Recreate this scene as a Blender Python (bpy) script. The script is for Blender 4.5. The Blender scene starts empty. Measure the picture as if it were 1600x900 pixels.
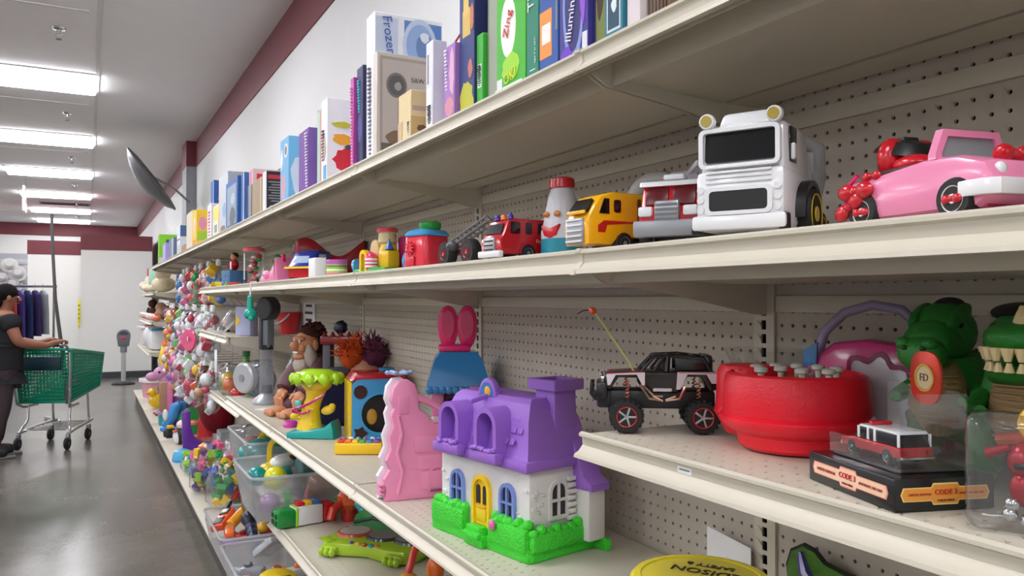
import bpy, bmesh, math, random
from mathutils import Vector, Matrix, Euler
random.seed(7)
PI = math.pi
S = bpy.context.scene
COL = S.collection
# ------------------------------------------------------------------ camera
cam = bpy.data.cameras.new('camera'); cam.lens = 28.0; cam.sensor_width = 36.0; cam.clip_start = .02; cam.clip_end = 80
co = bpy.data.objects.new('camera', cam); COL.objects.link(co)
co.location = (0, 0, 1.5)
co.rotation_euler = (math.radians(90.83), 0, math.radians(-28.1))
S.camera = co
# ------------------------------------------------------------------ world, exposure
w = bpy.data.worlds.new('world'); S.world = w; w.use_nodes = True
w.node_tree.nodes['Background'].inputs[0].default_value = (.80, .82, .85, 1)
w.node_tree.nodes['Background'].inputs[1].default_value = .25
vs = S.view_settings
vs.view_transform = 'Standard'; vs.look = 'None'; vs.gamma = 1.0; vs.use_curve_mapping = False
vs.exposure = 1.12
LAMP = 9.0          # emission of the ceiling light panels
# ------------------------------------------------------------------ materials
def lin(c):
    c = c / 255.0
    return c / 12.92 if c <= .04045 else ((c + .055) / 1.055) ** 2.4
def rgb(c): return (lin(c[0]), lin(c[1]), lin(c[2]), 1)
_M = {}
def mat(c, rough=.4, metal=0, var=.06, scale=18, bump=0, bscale=60, coat=0, name=None, spec=.5):
    """principled material with a procedural colour mottling (and bump)"""
    c = tuple(c)
    key = (c, rough, metal, var, scale, bump, bscale, coat, spec)
    if key in _M: return _M[key]
    m = bpy.data.materials.new(name or 'm_%02x%02x%02x' % c); m.use_nodes = True
    nt = m.node_tree; n = nt.nodes; l = nt.links; p = n['Principled BSDF']
    tc = n.new('ShaderNodeTexCoord'); no = n.new('ShaderNodeTexNoise')
    no.inputs['Scale'].default_value = scale; no.inputs['Detail'].default_value = 2
    l.new(tc.outputs['Object'], no.inputs['Vector'])
    mx = n.new('ShaderNodeMix'); mx.data_type = 'RGBA'
    a = rgb(c); mx.inputs[6].default_value = tuple(min(1, v * (1 + var)) for v in a[:3]) + (1,)
    mx.inputs[7].default_value = tuple(v * (1 - var) for v in a[:3]) + (1,)
    l.new(no.outputs[0], mx.inputs[0]); l.new(mx.outputs[2], p.inputs['Base Color'])
    p.inputs['Roughness'].default_value = rough; p.inputs['Metallic'].default_value = metal
    p.inputs['Specular IOR Level'].default_value = spec
    if coat: p.inputs['Coat Weight'].default_value = coat; p.inputs['Coat Roughness'].default_value = .08
    if bump:
        n2 = n.new('ShaderNodeTexNoise'); n2.inputs['Scale'].default_value = bscale
        l.new(tc.outputs['Object'], n2.inputs['Vector'])
        bp = n.new('ShaderNodeBump'); bp.inputs['Strength'].default_value = bump; bp.inputs['Distance'].default_value = .01
        l.new(n2.outputs[0], bp.inputs['Height']); l.new(bp.outputs[0], p.inputs['Normal'])
    _M[key] = m
    return m
def gloss(c): return mat(c, .22, coat=.3, var=.03)          # shiny moulded plastic
def matte(c): return mat(c, .6, var=.05)                    # satin plastic, cardboard, print
def fabric(c): return mat(c, .92, var=.18, scale=40, bump=.5, bscale=140, spec=.2)
def clear_mat(key, tint, amount, rough=.08, frost=0.0):
    if key in _M: return _M[key]
    m = bpy.data.materials.new(key); m.use_nodes = True
    nt = m.node_tree; n = nt.nodes; l = nt.links; n.remove(n['Principled BSDF'])
    out = n['Material Output']
    tr = n.new('ShaderNodeBsdfTransparent'); tr.inputs[0].default_value = rgb(tint)
    gl = n.new('ShaderNodeBsdfGlossy'); gl.inputs['Roughness'].default_value = rough
    lw = n.new('ShaderNodeLayerWeight'); lw.inputs[0].default_value = .5
    pw = n.new('ShaderNodeMath'); pw.operation = 'POWER'; pw.inputs[1].default_value = 3.0; l.new(lw.outputs['Facing'], pw.inputs[0])
    tc = n.new('ShaderNodeTexCoord'); no = n.new('ShaderNodeTexNoise'); no.inputs['Scale'].default_value = 25
    l.new(tc.outputs['Object'], no.inputs['Vector'])
    bp = n.new('ShaderNodeBump'); bp.inputs['Strength'].default_value = .04 if frost == 0 else (.35 if frost < .2 else .1); bp.inputs['Distance'].default_value = .01
    l.new(no.outputs[0], bp.inputs['Height']); l.new(bp.outputs[0], gl.inputs['Normal'])
    ma = n.new('ShaderNodeMath'); ma.operation = 'MULTIPLY_ADD'; ma.inputs[1].default_value = amount; ma.inputs[2].default_value = .05
    l.new(pw.outputs[0], ma.inputs[0])
    ms = n.new('ShaderNodeMixShader'); l.new(ma.outputs[0], ms.inputs[0]); l.new(gl.outputs[0], ms.inputs[2])
    if frost:
        df = n.new('ShaderNodeBsdfDiffuse'); df.inputs[0].default_value = rgb((225, 228, 232))
        tl = n.new('ShaderNodeBsdfTranslucent'); tl.inputs[0].default_value = rgb((225, 228, 232))
        m2 = n.new('ShaderNodeMixShader'); m2.inputs[0].default_value = .5; l.new(df.outputs[0], m2.inputs[1]); l.new(tl.outputs[0], m2.inputs[2])
        m3 = n.new('ShaderNodeMixShader'); m3.inputs[0].default_value = frost; l.new(tr.outputs[0], m3.inputs[1]); l.new(m2.outputs[0], m3.inputs[2])
        l.new(m3.outputs[0], ms.inputs[1])
    else:
        l.new(tr.outputs[0], ms.inputs[1])
    l.new(ms.outputs[0], out.inputs[0])
    _M[key] = m
    return m
CLEAR = clear_mat('clear_plastic', (250, 251, 252), .7)
BAG = clear_mat('clear_bag_film', (248, 249, 250), .9, .12, .07)
FROST = clear_mat('frosted_plastic', (246, 248, 250), .5, .25, .36)
def emit(c, s, key):
    if key in _M: return _M[key]
    m = bpy.data.materials.new(key); m.use_nodes = True; nt = m.node_tree; n = nt.nodes
    n.remove(n['Principled BSDF']); e = n.new('ShaderNodeEmission'); e.inputs[0].default_value = rgb(c); e.inputs[1].default_value = s
    nt.links.new(e.outputs[0], n['Material Output'].inputs[0]); _M[key] = m
    return m
WHITE = gloss((232, 233, 235)); BLACK = mat((22, 22, 24), .4, var=.1); TYRE = mat((26, 26, 27), .65, var=.1)
CHROME = mat((200, 202, 205), .18, 1.0, var=.02); GREY = matte((120, 122, 126)); SILVER = mat((165, 167, 172), .35, .6)
RED = gloss((200, 22, 38)); DRED = gloss((140, 14, 24)); YEL = gloss((240, 200, 20)); BLUE = gloss((35, 80, 175)); GREEN = gloss((35, 160, 60))
PINK = gloss((235, 130, 175)); MAG = gloss((225, 30, 110)); PURP = gloss((125, 75, 185)); TEAL = gloss((25, 165, 165)); ORG = gloss((240, 110, 30))
LIME = gloss((150, 215, 40)); SKIN = matte((215, 150, 110)); LBLUE = gloss((70, 160, 220)); NAVY = gloss((30, 35, 85)); GLASS_D = mat((14, 14, 18), .12, coat=.3, var=.02)
# ------------------------------------------------------------------ mesh kit
class B:
    """collects shapes; .to() links them as ONE mesh object"""
    def __init__(s): s.v = []; s.f = []
    def _bm(s, bm, M=None):
        if M is not None: bm.transform(M)
        o = len(s.v); bm.verts.index_update()
        s.v += [tuple(v.co) for v in bm.verts]
        s.f += [tuple(o + v.index for v in f.verts) for f in bm.faces]
        bm.free(); return s
    def raw(s, v, f, M=None):
        o = len(s.v)
        s.v += [tuple(M @ Vector(p)) for p in v] if M is not None else [tuple(p) for p in v]
        s.f += [tuple(o + i for i in q) for q in f]; return s
    def box(s, c, d, bev=0, seg=2, rot=None, taper=None):
        """c centre, d full size; taper (tx, ty) scales the top"""
        bm = bmesh.new(); bmesh.ops.create_cube(bm, size=1)
        for v in bm.verts:
            k = taper if (taper and v.co.z > 0) else (1, 1)
            v.co = Vector((v.co.x * d[0] * k[0], v.co.y * d[1] * k[1], v.co.z * d[2]))
        if bev: bmesh.ops.bevel(bm, geom=bm.edges[:], offset=min(bev, min(d) * .48), segments=seg, affect='EDGES', profile=.5)
        M = Matrix.Translation(c)
        if rot: M = M @ Euler(rot).to_matrix().to_4x4()
        return s._bm(bm, M)
    def cyl(s, a, b, r, r2=None, n=16, bev=0, cap=True):
        a = Vector(a); b = Vector(b); L = (b - a).length
        if L < 1e-6: return s
        r2 = r if r2 is None else r2
        if bev: pr = [(max(r - bev, 1e-4), 0), (r, bev), (r2, L - bev), (max(r2 - bev, 1e-4), L)]
        else: pr = [(r, 0), (r2, L)]
        q = (b - a).to_track_quat('Z', 'Y')
        return s.lathe(pr, n, Matrix.Translation(a) @ q.to_matrix().to_4x4(), cap)
    def lathe(s, pr, n=20, M=None, cap=True, sx=1, sy=1):
        v = []; f = []; k = len(pr)
        for r, z in pr:
            for i in range(n):
                t = 2 * PI * i / n; v.append((r * math.cos(t) * sx, r * math.sin(t) * sy, z))
        for j in range(k - 1):
            for i in range(n):
                i2 = (i + 1) % n; f.append((j * n + i, j * n + i2, (j + 1) * n + i2, (j + 1) * n + i))
        if cap:
            f.append(tuple(range(n - 1, -1, -1))); f.append(tuple(range((k - 1) * n, k * n)))
        return s.raw(v, f, M)
    def ell(s, c, r, n=16, m=10, rot=None, lump=0, seed=0):
        rd = random.Random(seed); pts = []; f = []
        if not hasattr(r, '__len__'): r = (r, r, r)
        v = [(0, 0, -1)]
        for j in range(1, m):
            a = -PI / 2 + PI * j / m
            for i in range(n):
                t = 2 * PI * i / n; k = 1 + rd.uniform(-lump, lump)
                v.append((math.cos(a) * math.cos(t) * k, math.cos(a) * math.sin(t) * k, math.sin(a) * k))
        v.append((0, 0, 1)); L = len(v) - 1
        for i in range(n):
            f.append((0, 1 + (i + 1) % n, 1 + i)); f.append((L, L - n + i, L - n + (i + 1) % n))
        for j in range(m - 2):
            for i in range(n):
                i2 = (i + 1) % n; o = 1 + j * n; f.append((o + i, o + i2, o + n + i2, o + n + i))
        M = Matrix.Translation(c) @ (Euler(rot).to_matrix().to_4x4() if rot else Matrix()) @ Matrix.Diagonal((r[0], r[1], r[2], 1))
        return s.raw(v, f, M)
    def tube(s, pts, r, n=8, cap=True, closed=False):
        pts = [Vector(p) for p in pts]; k = len(pts); v = []; f = []
        rs = r if hasattr(r, '__len__') else [r] * k
        prev = None
        for j, p in enumerate(pts):
            a = pts[j - 1] if (j or closed) else p; b = pts[(j + 1) % k] if (j < k - 1 or closed) else p
            t = (b - a).normalized()
            if prev is None:
                u = t.orthogonal().normalized()
            else:
                u = (prev - t * prev.dot(t))
                u = u.normalized() if u.length > 1e-6 else t.orthogonal().normalized()
            prev = u; wv = t.cross(u)
            for i in range(n):
                q = 2 * PI * i / n; v.append(p + (u * math.cos(q) + wv * math.sin(q)) * rs[j])
        for j in range(k if closed else k - 1):
            j2 = (j + 1) % k
            for i in range(n):
                i2 = (i + 1) % n; f.append((j * n + i, j * n + i2, j2 * n + i2, j2 * n + i))
        if cap and not closed:
            f.append(tuple(range(n - 1, -1, -1))); f.append(tuple(range((k - 1) * n, k * n)))
        return s.raw(v, f)
    def prism(s, pts, a, b, bev=0, axis='y', M=None):
        """outline (u, v) extruded from a to b along axis; u,v are the other two axes in xyz order"""
        bm = bmesh.new()
        def P(u, v, t): return {'y': (u, t, v), 'x': (t, u, v), 'z': (u, v, t)}[axis]
        lo = [bm.verts.new(P(u, v, a)) for u, v in pts]; hi = [bm.verts.new(P(u, v, b)) for u, v in pts]
        k = len(pts); bm.faces.new(lo); bm.faces.new(hi[::-1])
        for i in range(k): bm.faces.new((lo[i], hi[i], hi[(i + 1) % k], lo[(i + 1) % k]))
        bmesh.ops.recalc_face_normals(bm, faces=bm.faces[:])
        if bev:
            es = [e for e in bm.edges if (e.verts[0] in lo) == (e.verts[1] in lo)]
            bmesh.ops.bevel(bm, geom=es, offset=bev, segments=2, affect='EDGES', profile=.5)
        return s._bm(bm, M)
    def loft(s, rings, cap=True, M=None):
        n = len(rings[0]); v = [p for r in rings for p in r]; f = []
        for j in range(len(rings) - 1):
            for i in range(n):
                i2 = (i + 1) % n; f.append((j * n + i, j * n + i2, (j + 1) * n + i2, (j + 1) * n + i))
        if cap: f.append(tuple(range(n - 1, -1, -1))); f.append(tuple(range((len(rings) - 1) * n, len(rings) * n)))
        return s.raw(v, f, M)
    def quadframe(s, outer, inner, a, b, axis='y'):
        """ring between two outlines with equal point counts, extruded a..b"""
        def P(u, v, t): return {'y': (u, t, v), 'x': (t, u, v), 'z': (u, v, t)}[axis]
        k = len(outer); v = [P(*p, a) for p in outer] + [P(*p, a) for p in inner] + [P(*p, b) for p in outer] + [P(*p, b) for p in inner]; f = []
        for i in range(k):
            j = (i + 1) % k
            f += [(i, j, k + j, k + i), (2 * k + i, 3 * k + i, 3 * k + j, 2 * k + j), (i, 2 * k + i, 2 * k + j, j), (k + i, k + j, 3 * k + j, 3 * k + i)]
        return s.raw(v, f)
    def mesh(s, name, m, ang=38, recalc=True):
        me = bpy.data.meshes.new(name); me.from_pydata(s.v, [], s.f)
        if recalc:
            bm = bmesh.new(); bm.from_mesh(me); bmesh.ops.recalc_face_normals(bm, faces=bm.faces[:]); bm.to_mesh(me); bm.free()
        me.polygons.foreach_set('use_smooth', [True] * len(me.polygons))
        me.set_sharp_from_angle(angle=math.radians(ang))
        if m is not None: me.materials.append(m)
        return me
    def to(s, name, m, parent=None, loc=None, rot=None, label=None, ang=38, recalc=True):
        o = bpy.data.objects.new(name, s.mesh(name, m, ang, recalc)); COL.objects.link(o)
        if parent is not None: o.parent = parent
        if loc: o.location = loc
        if rot: o.rotation_euler = rot
        if label: o['label'] = label
        return o
def tag(o, label, cat, group=None, kind=None):
    o['label'] = label; o['category'] = cat
    if group: o['group'] = group
    if kind: o['kind'] = kind
    return o
def thing(name, label, cat, loc=(0, 0, 0), rz=0, group=None, rot=None):
    o = bpy.data.objects.new(name, None); COL.objects.link(o); o.empty_display_size = .05
    o.location = loc; o.rotation_euler = rot if rot else (0, 0, math.radians(rz))
    return tag(o, label, cat, group)
def struct(o, label=None):
    o['kind'] = 'structure'
    if label: o['label'] = label
    return o
def clone(me_obj, parent, loc=None):
    c = me_obj.copy(); COL.objects.link(c); c.parent = parent
    if loc: c.location = loc
    return c
_FC = {}
def text(body, size, m, parent, loc, rot=(PI / 2, 0, 0), ext=.0004, name='lettering', sx=1.0, align='CENTER'):
    cu = bpy.data.curves.new('lettering', 'FONT'); cu.body = body; cu.size = size; cu.extrude = ext; cu.align_x = align; cu.align_y = 'CENTER'; cu.resolution_u = 2
    t = bpy.data.objects.new('tmp', cu); COL.objects.link(t)
    dg = bpy.context.evaluated_depsgraph_get()
    me = bpy.data.meshes.new_from_object(t.evaluated_get(dg)); me.name = 'lettering'
    bpy.data.objects.remove(t); bpy.data.curves.remove(cu)
    me.materials.clear(); me.materials.append(m)
    o = bpy.data.objects.new(name, me); COL.objects.link(o); o.parent = parent; o.location = loc; o.rotation_euler = rot; o.scale = (sx, 1, 1)
    return o
def arc(c, r, a0, a1, n, ry=None):
    ry = r if ry is None else ry
    return [(c[0] + r * math.cos(math.radians(a0 + (a1 - a0) * i / n)), c[1] + ry * math.sin(math.radians(a0 + (a1 - a0) * i / n))) for i in range(n + 1)]
def rrect(w, h, r, n=4, c=(0, 0)):
    o = []
    for sx, sy, a in ((1, 1, 0), (-1, 1, 90), (-1, -1, 180), (1, -1, 270)):
        o += arc((c[0] + sx * (w / 2 - r), c[1] + sy * (h / 2 - r)), r, a, a + 90, n)
    return o
def arch(w, h, n=8, c=(0, 0)):
    """arched window outline, base centre at c"""
    r = w / 2
    return [(c[0] - r, c[1]), (c[0] + r, c[1])] + [(c[0] + r * math.cos(PI * i / n), c[1] + h - r + r * math.sin(PI * i / n)) for i in range(n + 1)]
# ------------------------------------------------------------------ the store
XW, XR, ZC = 1.11, 1.25, 3.555        # gondola back, right wall, ceiling
MAROON = mat((112, 44, 52), .55, var=.05); WALLW = mat((226, 226, 226), .7, var=.02); CEIL = mat((226, 222, 224), .85, var=.03, scale=6)
PART = mat((225, 224, 220), .6, var=.02); CHAR = mat((58, 60, 64), .5)
def floor_mat():
    m = bpy.data.materials.new('polished_concrete'); m.use_nodes = True; nt = m.node_tree; n = nt.nodes; l = nt.links; p = n['Principled BSDF']
    tc = n.new('ShaderNodeTexCoord'); a = n.new('ShaderNodeTexNoise'); a.inputs['Scale'].default_value = .9; a.inputs['Detail'].default_value = 6; a.inputs['Roughness'].default_value = .65
    b = n.new('ShaderNodeTexNoise'); b.inputs['Scale'].default_value = 45; b.inputs['Detail'].default_value = 4
    l.new(tc.outputs['Object'], a.inputs['Vector']); l.new(tc.outputs['Object'], b.inputs['Vector'])
    r = n.new('ShaderNodeValToRGB'); r.color_ramp.elements[0].position = .3; r.color_ramp.elements[0].color = rgb((92, 88, 80)); r.color_ramp.elements[1].position = .7; r.color_ramp.elements[1].color = rgb((126, 122, 112))
    l.new(a.outputs[0], r.inputs[0])
    mx = n.new('ShaderNodeMix'); mx.data_type = 'RGBA'; mx.blend_type = 'MULTIPLY'; mx.inputs[0].default_value = .35
    l.new(r.outputs[0], mx.inputs[6]); l.new(b.outputs[0], mx.inputs[7]); l.new(mx.outputs[2], p.inputs['Base Color'])
    mr = n.new('ShaderNodeMapRange'); mr.inputs[3].default_value = .14; mr.inputs[4].default_value = .30; l.new(a.outputs[0], mr.inputs[0]); l.new(mr.outputs[0], p.inputs['Roughness'])
    p.inputs['Specular IOR Level'].default_value = .6
    return m
YB, YF, XL = -4.0, 24.9, -9.0
struct(B().box(((XL + XR) / 2, (YB + YF) / 2, -.05), (XR - XL + .4, YF - YB + .4, .1)).to('floor', floor_mat()))
struct(B().box(((XL + XR) / 2, (YB + YF) / 2, ZC + .05), (XR - XL + .4, YF - YB + .4, .1)).to('ceiling', CEIL))
wr = struct(B().box((XR + .05, (YB + YF) / 2, ZC / 2), (.1, YF - YB + .2, ZC)).to('wall_right', WALLW))
B().box((XR - .004, (YB + YF) / 2, ZC - .166), (.012, YF - YB, .33)).to('painted_band', MAROON, wr)
wb = struct(B().box(((XL + XR) / 2, YF + .05, ZC / 2), (XR - XL + .2, .1, ZC)).to('wall_back', PART))
B().box(((XL + XR) / 2, YF - .004, ZC - .166), (XR - XL, .012, .33)).to('painted_band', MAROON, wb)
struct(B().box((XL - .05, (YB + YF) / 2, ZC / 2), (.1, YF - YB + .2, ZC)).to('wall_left', PART))
struct(B().box(((XL + XR) / 2, YB - .05, ZC / 2), (XR - XL + .2, .1, ZC)).to('wall_front', PART))
# pilaster on the right wall
pl = struct(B().box((XR - .062, 11.3, (ZC - .33) / 2), (.125, .5, ZC - .33)).to('trim_1', mat((150, 150, 156), .6)), 'grey painted pilaster with a maroon top')
B().box((XR - .062, 11.3, ZC - .165), (.13, .51, .33)).to('painted_band', MAROON, pl)
# ceiling runner beside the light panels
tr = struct(B().box((.075, (YB + YF) / 2, ZC - .004), (.03, YF - YB, .01)).to('trim_2', mat((205, 203, 200), .7)), 'pale metal ceiling runner')
for i in range(9):
    B().box((-4.4, .8 + 3.1 * i - 4.6 + 4.0, ZC - .003), (8.8, .022, .008)).to('cross_runner', mat((200, 197, 196), .7), tr)
# fitting-room partitions at the far end
def partition(n, x0, x1, y0, y1, h, lab):
    o = struct(B().box(((x0 + x1) / 2, (y0 + y1) / 2, (h - .29) / 2), (x1 - x0, y1 - y0, h - .29)).to('wall_partition_%d' % n, PART), lab)
    B().box(((x0 + x1) / 2, (y0 + y1) / 2, h - .145), (x1 - x0 + .02, y1 - y0 + .02, .29)).to('painted_band', MAROON, o)
    return o
p1_ = partition(1, -.10, XR - .13, 17.05, 19.0, 2.73, 'white partition with maroon top band behind the parking meter')
partition(2, -1.08, -.10, 19.2, 21.0, 2.73, 'lower white partition with maroon band behind the cart')
bb = struct(B().box((.51, 17.035, .06), (1.22, .03, .12)).to('baseboard_far', CHAR))
# slat wall on the back left
sl = struct(B().box((-2.4, 22.4, 1.3), (2.6, .08, 2.6)).to('wall_slat', mat((170, 172, 178), .6)), 'grey slat wall panel')
for i in range(16):
    B().box((-2.4, 22.355, .15 + i * .15), (2.58, .02, .125), .006).to('slat', mat((186, 187, 192), .55), sl)
# ceiling light panels
def troffer(x, y, lab):
    t = thing('ceiling_light', lab, 'ceiling light', (x, y, ZC), 0, 'fluorescent ceiling panels')
    B().quadframe(rrect(1.24, .66, .01, 1), rrect(1.19, .61, .01, 1), -.012, -.001, 'z').to('light_frame', mat((215, 214, 212), .5), t)
    B().box((0, 0, -.030), (1.19, .61, .056), .02, 3).to('diffuser', emit((250, 250, 255), LAMP, 'lamp_panel'), t)
ords = ['nearest', 'second nearest', 'third nearest', 'fourth nearest', 'fifth nearest', 'farthest']
for i in range(6): troffer(-.53, 8.5 + 3.1 * i if i < 5 else 23.6, 'glowing white fluorescent ceiling panel, %s of the visible row' % ords[i])
for i in range(4): troffer(-.53, 5.4 - 3.1 * i, 'ceiling panel over the toy aisle, %s before the visible row' % ('first', 'second', 'third', 'fourth')[i])
for xx, an in ((-3.6, 'next'), (-6.7, 'far')):
    for i in range(9): troffer(xx, -2.2 + 3.1 * i, 'ceiling panel over the %s aisle to the left, %s from the front wall' % (an, ('first', 'second', 'third', 'fourth', 'fifth', 'sixth', 'seventh', 'eighth', 'ninth')[i]))
# sprinklers
so = ['nearest', 'second', 'third', 'fourth', 'fifth', 'farthest']
for i in range(6):
    t = thing('fire_sprinkler', 'small chrome ceiling sprinkler head, %s one along the row of lights' % so[i], 'sprinkler', (-.2, 6.9 + 3.1 * i, ZC), 0, 'ceiling sprinklers')
    B().lathe([(.05, -.001), (.045, -.012), (.016, -.02), (.014, -.045)], 14).to('flange', CHROME, t)
    b = B(); b.tube([(-.013, 0, -.045), (-.024, 0, -.06), (-.006, 0, -.085)], .004, 6); b.tube([(.013, 0, -.045), (.024, 0, -.06), (.006, 0, -.085)], .004, 6); b.to('frame_arm', SILVER, t)
    B().cyl((0, 0, -.085), (0, 0, -.09), .02, n=12).to('deflector', GREY, t)
# air grilles, hanging aisle marker
for x, y, lab in ((-.42, 19.55, 'dark slotted air grille in the ceiling between the far light panels'), (-1.9, 15.9, 'dark ceiling air grille at the left edge above the slat wall')):
    t = thing('air_vent', lab, 'air vent', (x, y, ZC), 0, 'ceiling air grilles')
    B().quadframe(rrect(.95, .4, .01, 1), rrect(.88, .33, .01, 1), -.012, -.001, 'z').to('vent_frame', GREY, t)
    for k in range(6): B().box((0, -.14 + k * .056, -.008), (.88, .03, .004), rot=(.5, 0, 0)).to('louvre', mat((95, 95, 98), .5), t)
t = thing('hanging_sign', 'narrow white sign hanging edge-on from the ceiling', 'sign', (-.93, 15.6, ZC), 0)
B().box((0, 0, -.38), (.035, .5, .42), .004).to('sign_board', WHITE, t)
for yy in (-.2, .2): B().cyl((0, yy, -.17), (0, yy, 0), .003, n=6).to('hanger', GREY, t)
# convex mirror on the pilaster
t = thing('convex_mirror', 'round grey convex security mirror mounted high on the pilaster', 'mirror', (.66, 10.35, 2.92))
Mq = Vector((-.80, .13, -.60)).to_track_quat('Z', 'Y').to_matrix().to_4x4()
B().lathe([(.001, .13), (.12, .122), (.25, .09), (.36, .045), (.42, 0), (.43, -.02)], 32, Mq, cap=False).to('mirror_dome', mat((104, 103, 107), .38, .35), t)
B().lathe([(.43, 0), (.44, -.01), (.43, -.03), (.3, -.05), (.02, -.06)], 32, Mq, cap=True).to('backing', mat((78, 76, 78), .5), t)
B().tube([Mq @ Vector((0, 0, -.05)), (.28, .4, -.02), (.50, .68, -.16)], .014, 8).to('bracket', GREY, t)

# ------------------------------------------------------------------ gondola shelving
ALMOND = mat((204, 197, 180), .42, var=.02); PEG = mat((190, 181, 168), .65, var=.03); DARK = mat((30, 28, 27), .9)
def perf(nx, ny, px, py, rx, ry, dep, u0, v0, P, nseg=8):
    """plate of nx*ny cells, each with a hole through it"""
    v = []; f = []
    for j in range(ny + 1):
        for i in range(nx + 1): v.append(P(u0 + i * px, v0 + j * py, 0))
    for j in range(ny):
        for i in range(nx):
            cu, cv = u0 + (i + .5) * px, v0 + (j + .5) * py; o = len(v)
            for d in (0, dep):
                for k in range(8):
                    t = PI / 4 * k
                    if nseg == 8: v.append(P(cu + rx * math.cos(t), cv + ry * math.sin(t), d))
                    else:
                        c_, s_ = math.cos(t), math.sin(t); g = max(abs(c_), abs(s_)); v.append(P(cu + rx * c_ / g, cv + ry * s_ / g, d))
            a = j * (nx + 1) + i; C = (a + nx + 2, a + nx + 1, a, a + 1)      # corners at 45,135,225,315 deg
            for q in range(4):
                k = 2 * q
                f.append((C[q], C[(q + 1) % 4], o + (k + 3) % 8, o + k + 2, o + k + 1))
            for k in range(8): f.append((o + k, o + (k + 1) % 8, o + 8 + (k + 1) % 8, o + 8 + k))
    return v, f
BW = 1.22
bv, bf = perf(46, 69, .0254, .0254, .0034, .0034, .005, .026, .145, lambda u, v, d: (d, u, v))
PEG_ME = B().raw(bv, bf).mesh('pegboard', PEG, recalc=False)
BACK_ME = B().box((.028, BW / 2, 1.02), (.012, BW, 1.76)).mesh('dark_void_sheet', DARK)  # dark sheet standing in for the shaded void behind holes and slots
uv, uf = perf(1, 69, .05, .0254, .0058, .0085, .0015, -.025, .145, lambda u, v, d: (d - .006, u, v), 4)
ub = B().raw(uv, uf); ub.box((.006, -.0245, 1.02), (.024, .001, 1.76)); ub.box((.006, .0245, 1.02), (.024, .001, 1.76)); UP_ME = ub.mesh('upright', ALMOND, recalc=False)
_SH = {}
def shelf_meshes(dep):
    if dep in _SH: return _SH[dep]
    L = BW - .006; x0 = -dep
    pv, pf = perf(47, 4, .0258, .026, .0012, .0045, -.004, .003, x0 + .008, lambda u, v, d: (v, u, d))
    d = B().raw(pv, pf)
    xs = x0 + .008 + 4 * .026
    d.box(((xs - .012) / 2, BW / 2, -.0015), (-.012 - xs, L, .003))
    d.box((x0 + .034, BW / 2, -.010), (.05, L, .002)); d.box((x0 + .060, BW / 2, -.026), (.002, L, .048)); d.box((x0 + .009, BW / 2, -.018), (.002, L, .034))
    d.box(((x0 + .060 - .115) / 2, BW / 2, -.042), (-.115 - x0 - .060, L, .002), rot=(0, .06, 0)); d.box((-.065, BW / 2, -.048), (.07, L, .003)); d.box((-.1, BW / 2, -.036), (.002, L, .026)); d.box((-.031, BW / 2, -.028), (.002, L, .042))
    for yy in (.0045, BW - .0045): d.box((x0 / 2 + .01, yy, -.022), (dep - .09, .002, .04))
    deck = d.mesh('shelf', ALMOND)
    prof = [(x0 + .010, .002), (x0 + .002, .004), (x0 - .003, .001), (x0 - .003, -.003), (x0 + .003, -.006), (x0 + .004, -.018), (x0 - .004, -.027), (x0 - .012, -.031), (x0 - .013, -.036), (x0 - .008, -.037), (x0 + .004, -.033), (x0 + .010, -.028)]
    ch = B().prism([(a, b) for a, b in prof], .002, BW - .002, axis='y').mesh('price_channel', ALMOND, 30)
    cl = B().prism([(a - .0022 if a < x0 + .007 else a, b + (.0016 if b > -.02 else -.0016)) for a, b in prof], -.007, .007, axis='y').mesh('joint_clip', ALMOND, 30)
    br = B().prism([(0, -.002), (0, -.105), (-.02, -.105), (-dep * .55, -.066), (-dep + .05, -.050), (-dep + .02, -.034), (-dep + .02, -.002)], -.0015, .0015, axis='y').mesh('bracket', ALMOND)
    _SH[dep] = (deck, ch, cl, br)
    return _SH[dep]
def mobj(name, me, parent, loc=(0, 0, 0)):
    o = bpy.data.objects.new(name, me); COL.objects.link(o); o.parent = parent; o.location = loc; return o
ZT, Z2, Z4, Z3, Z5, ZD = 1.90, 1.577, 1.285, .953, .57, .14
def bay(y0, label, shelves, deckx=.63, pegtop=True):
    t = thing('gondola_bay', label, 'shelving', (XW, y0, 0), 0, 'gondola shelving bays along the right wall')
    mobj('dark_void_sheet', BACK_ME, t); mobj('pegboard', PEG_ME, t); mobj('upright', UP_ME, t)
    for z, dep in shelves:
        dk, ch, cl, br = shelf_meshes(dep)
        s = mobj('shelf', dk, t, (0, 0, z)); mobj('price_channel', ch, s); mobj('joint_clip', cl, s)
        mobj('bracket', br, s, (0, .006, 0)); mobj('bracket', br, s, (0, BW - .006, 0))
        B().box((-.004, BW / 2, -.085), (.008, BW - .06, .03), .002).to('back_rail', ALMOND, s)
    dd = XW - deckx
    d = B(); d.box((-dd / 2, BW / 2, ZD - .011), (dd, BW - .004, .022), .004); d.to('base_deck', ALMOND, t)
    B().box((-dd + .04, BW / 2, .06), (.02, BW - .002, .118)).to('kick_plate', mat((70, 66, 60), .6), t)
    return t
Y0 = -.14
bl = ['beige pegboard gondola bay holding the monster truck and red drum shelf, nearest the camera',
      'beige pegboard gondola bay behind the purple-roofed toy house',
      'beige pegboard gondola bay behind the pink castle and blue activity cube',
      'beige gondola bay behind the seated troll figure with the red bucket',
      'beige gondola bay with the short shelf beside the grey bagged wheel',
      'beige gondola bay with the first hanging toy bags past the seated figure',
      'beige gondola bay hung with toy bags, above the purple rocker base toy',
      'beige gondola bay hung with toy bags, above the pink toy castle',
      'last gondola bay under the top row of games, above the pink unicorn',
      'low gondola bay without a games shelf, beside the cream plush animals',
      'farthest low gondola bay, next to the parking meter']
SD = .41
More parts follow.
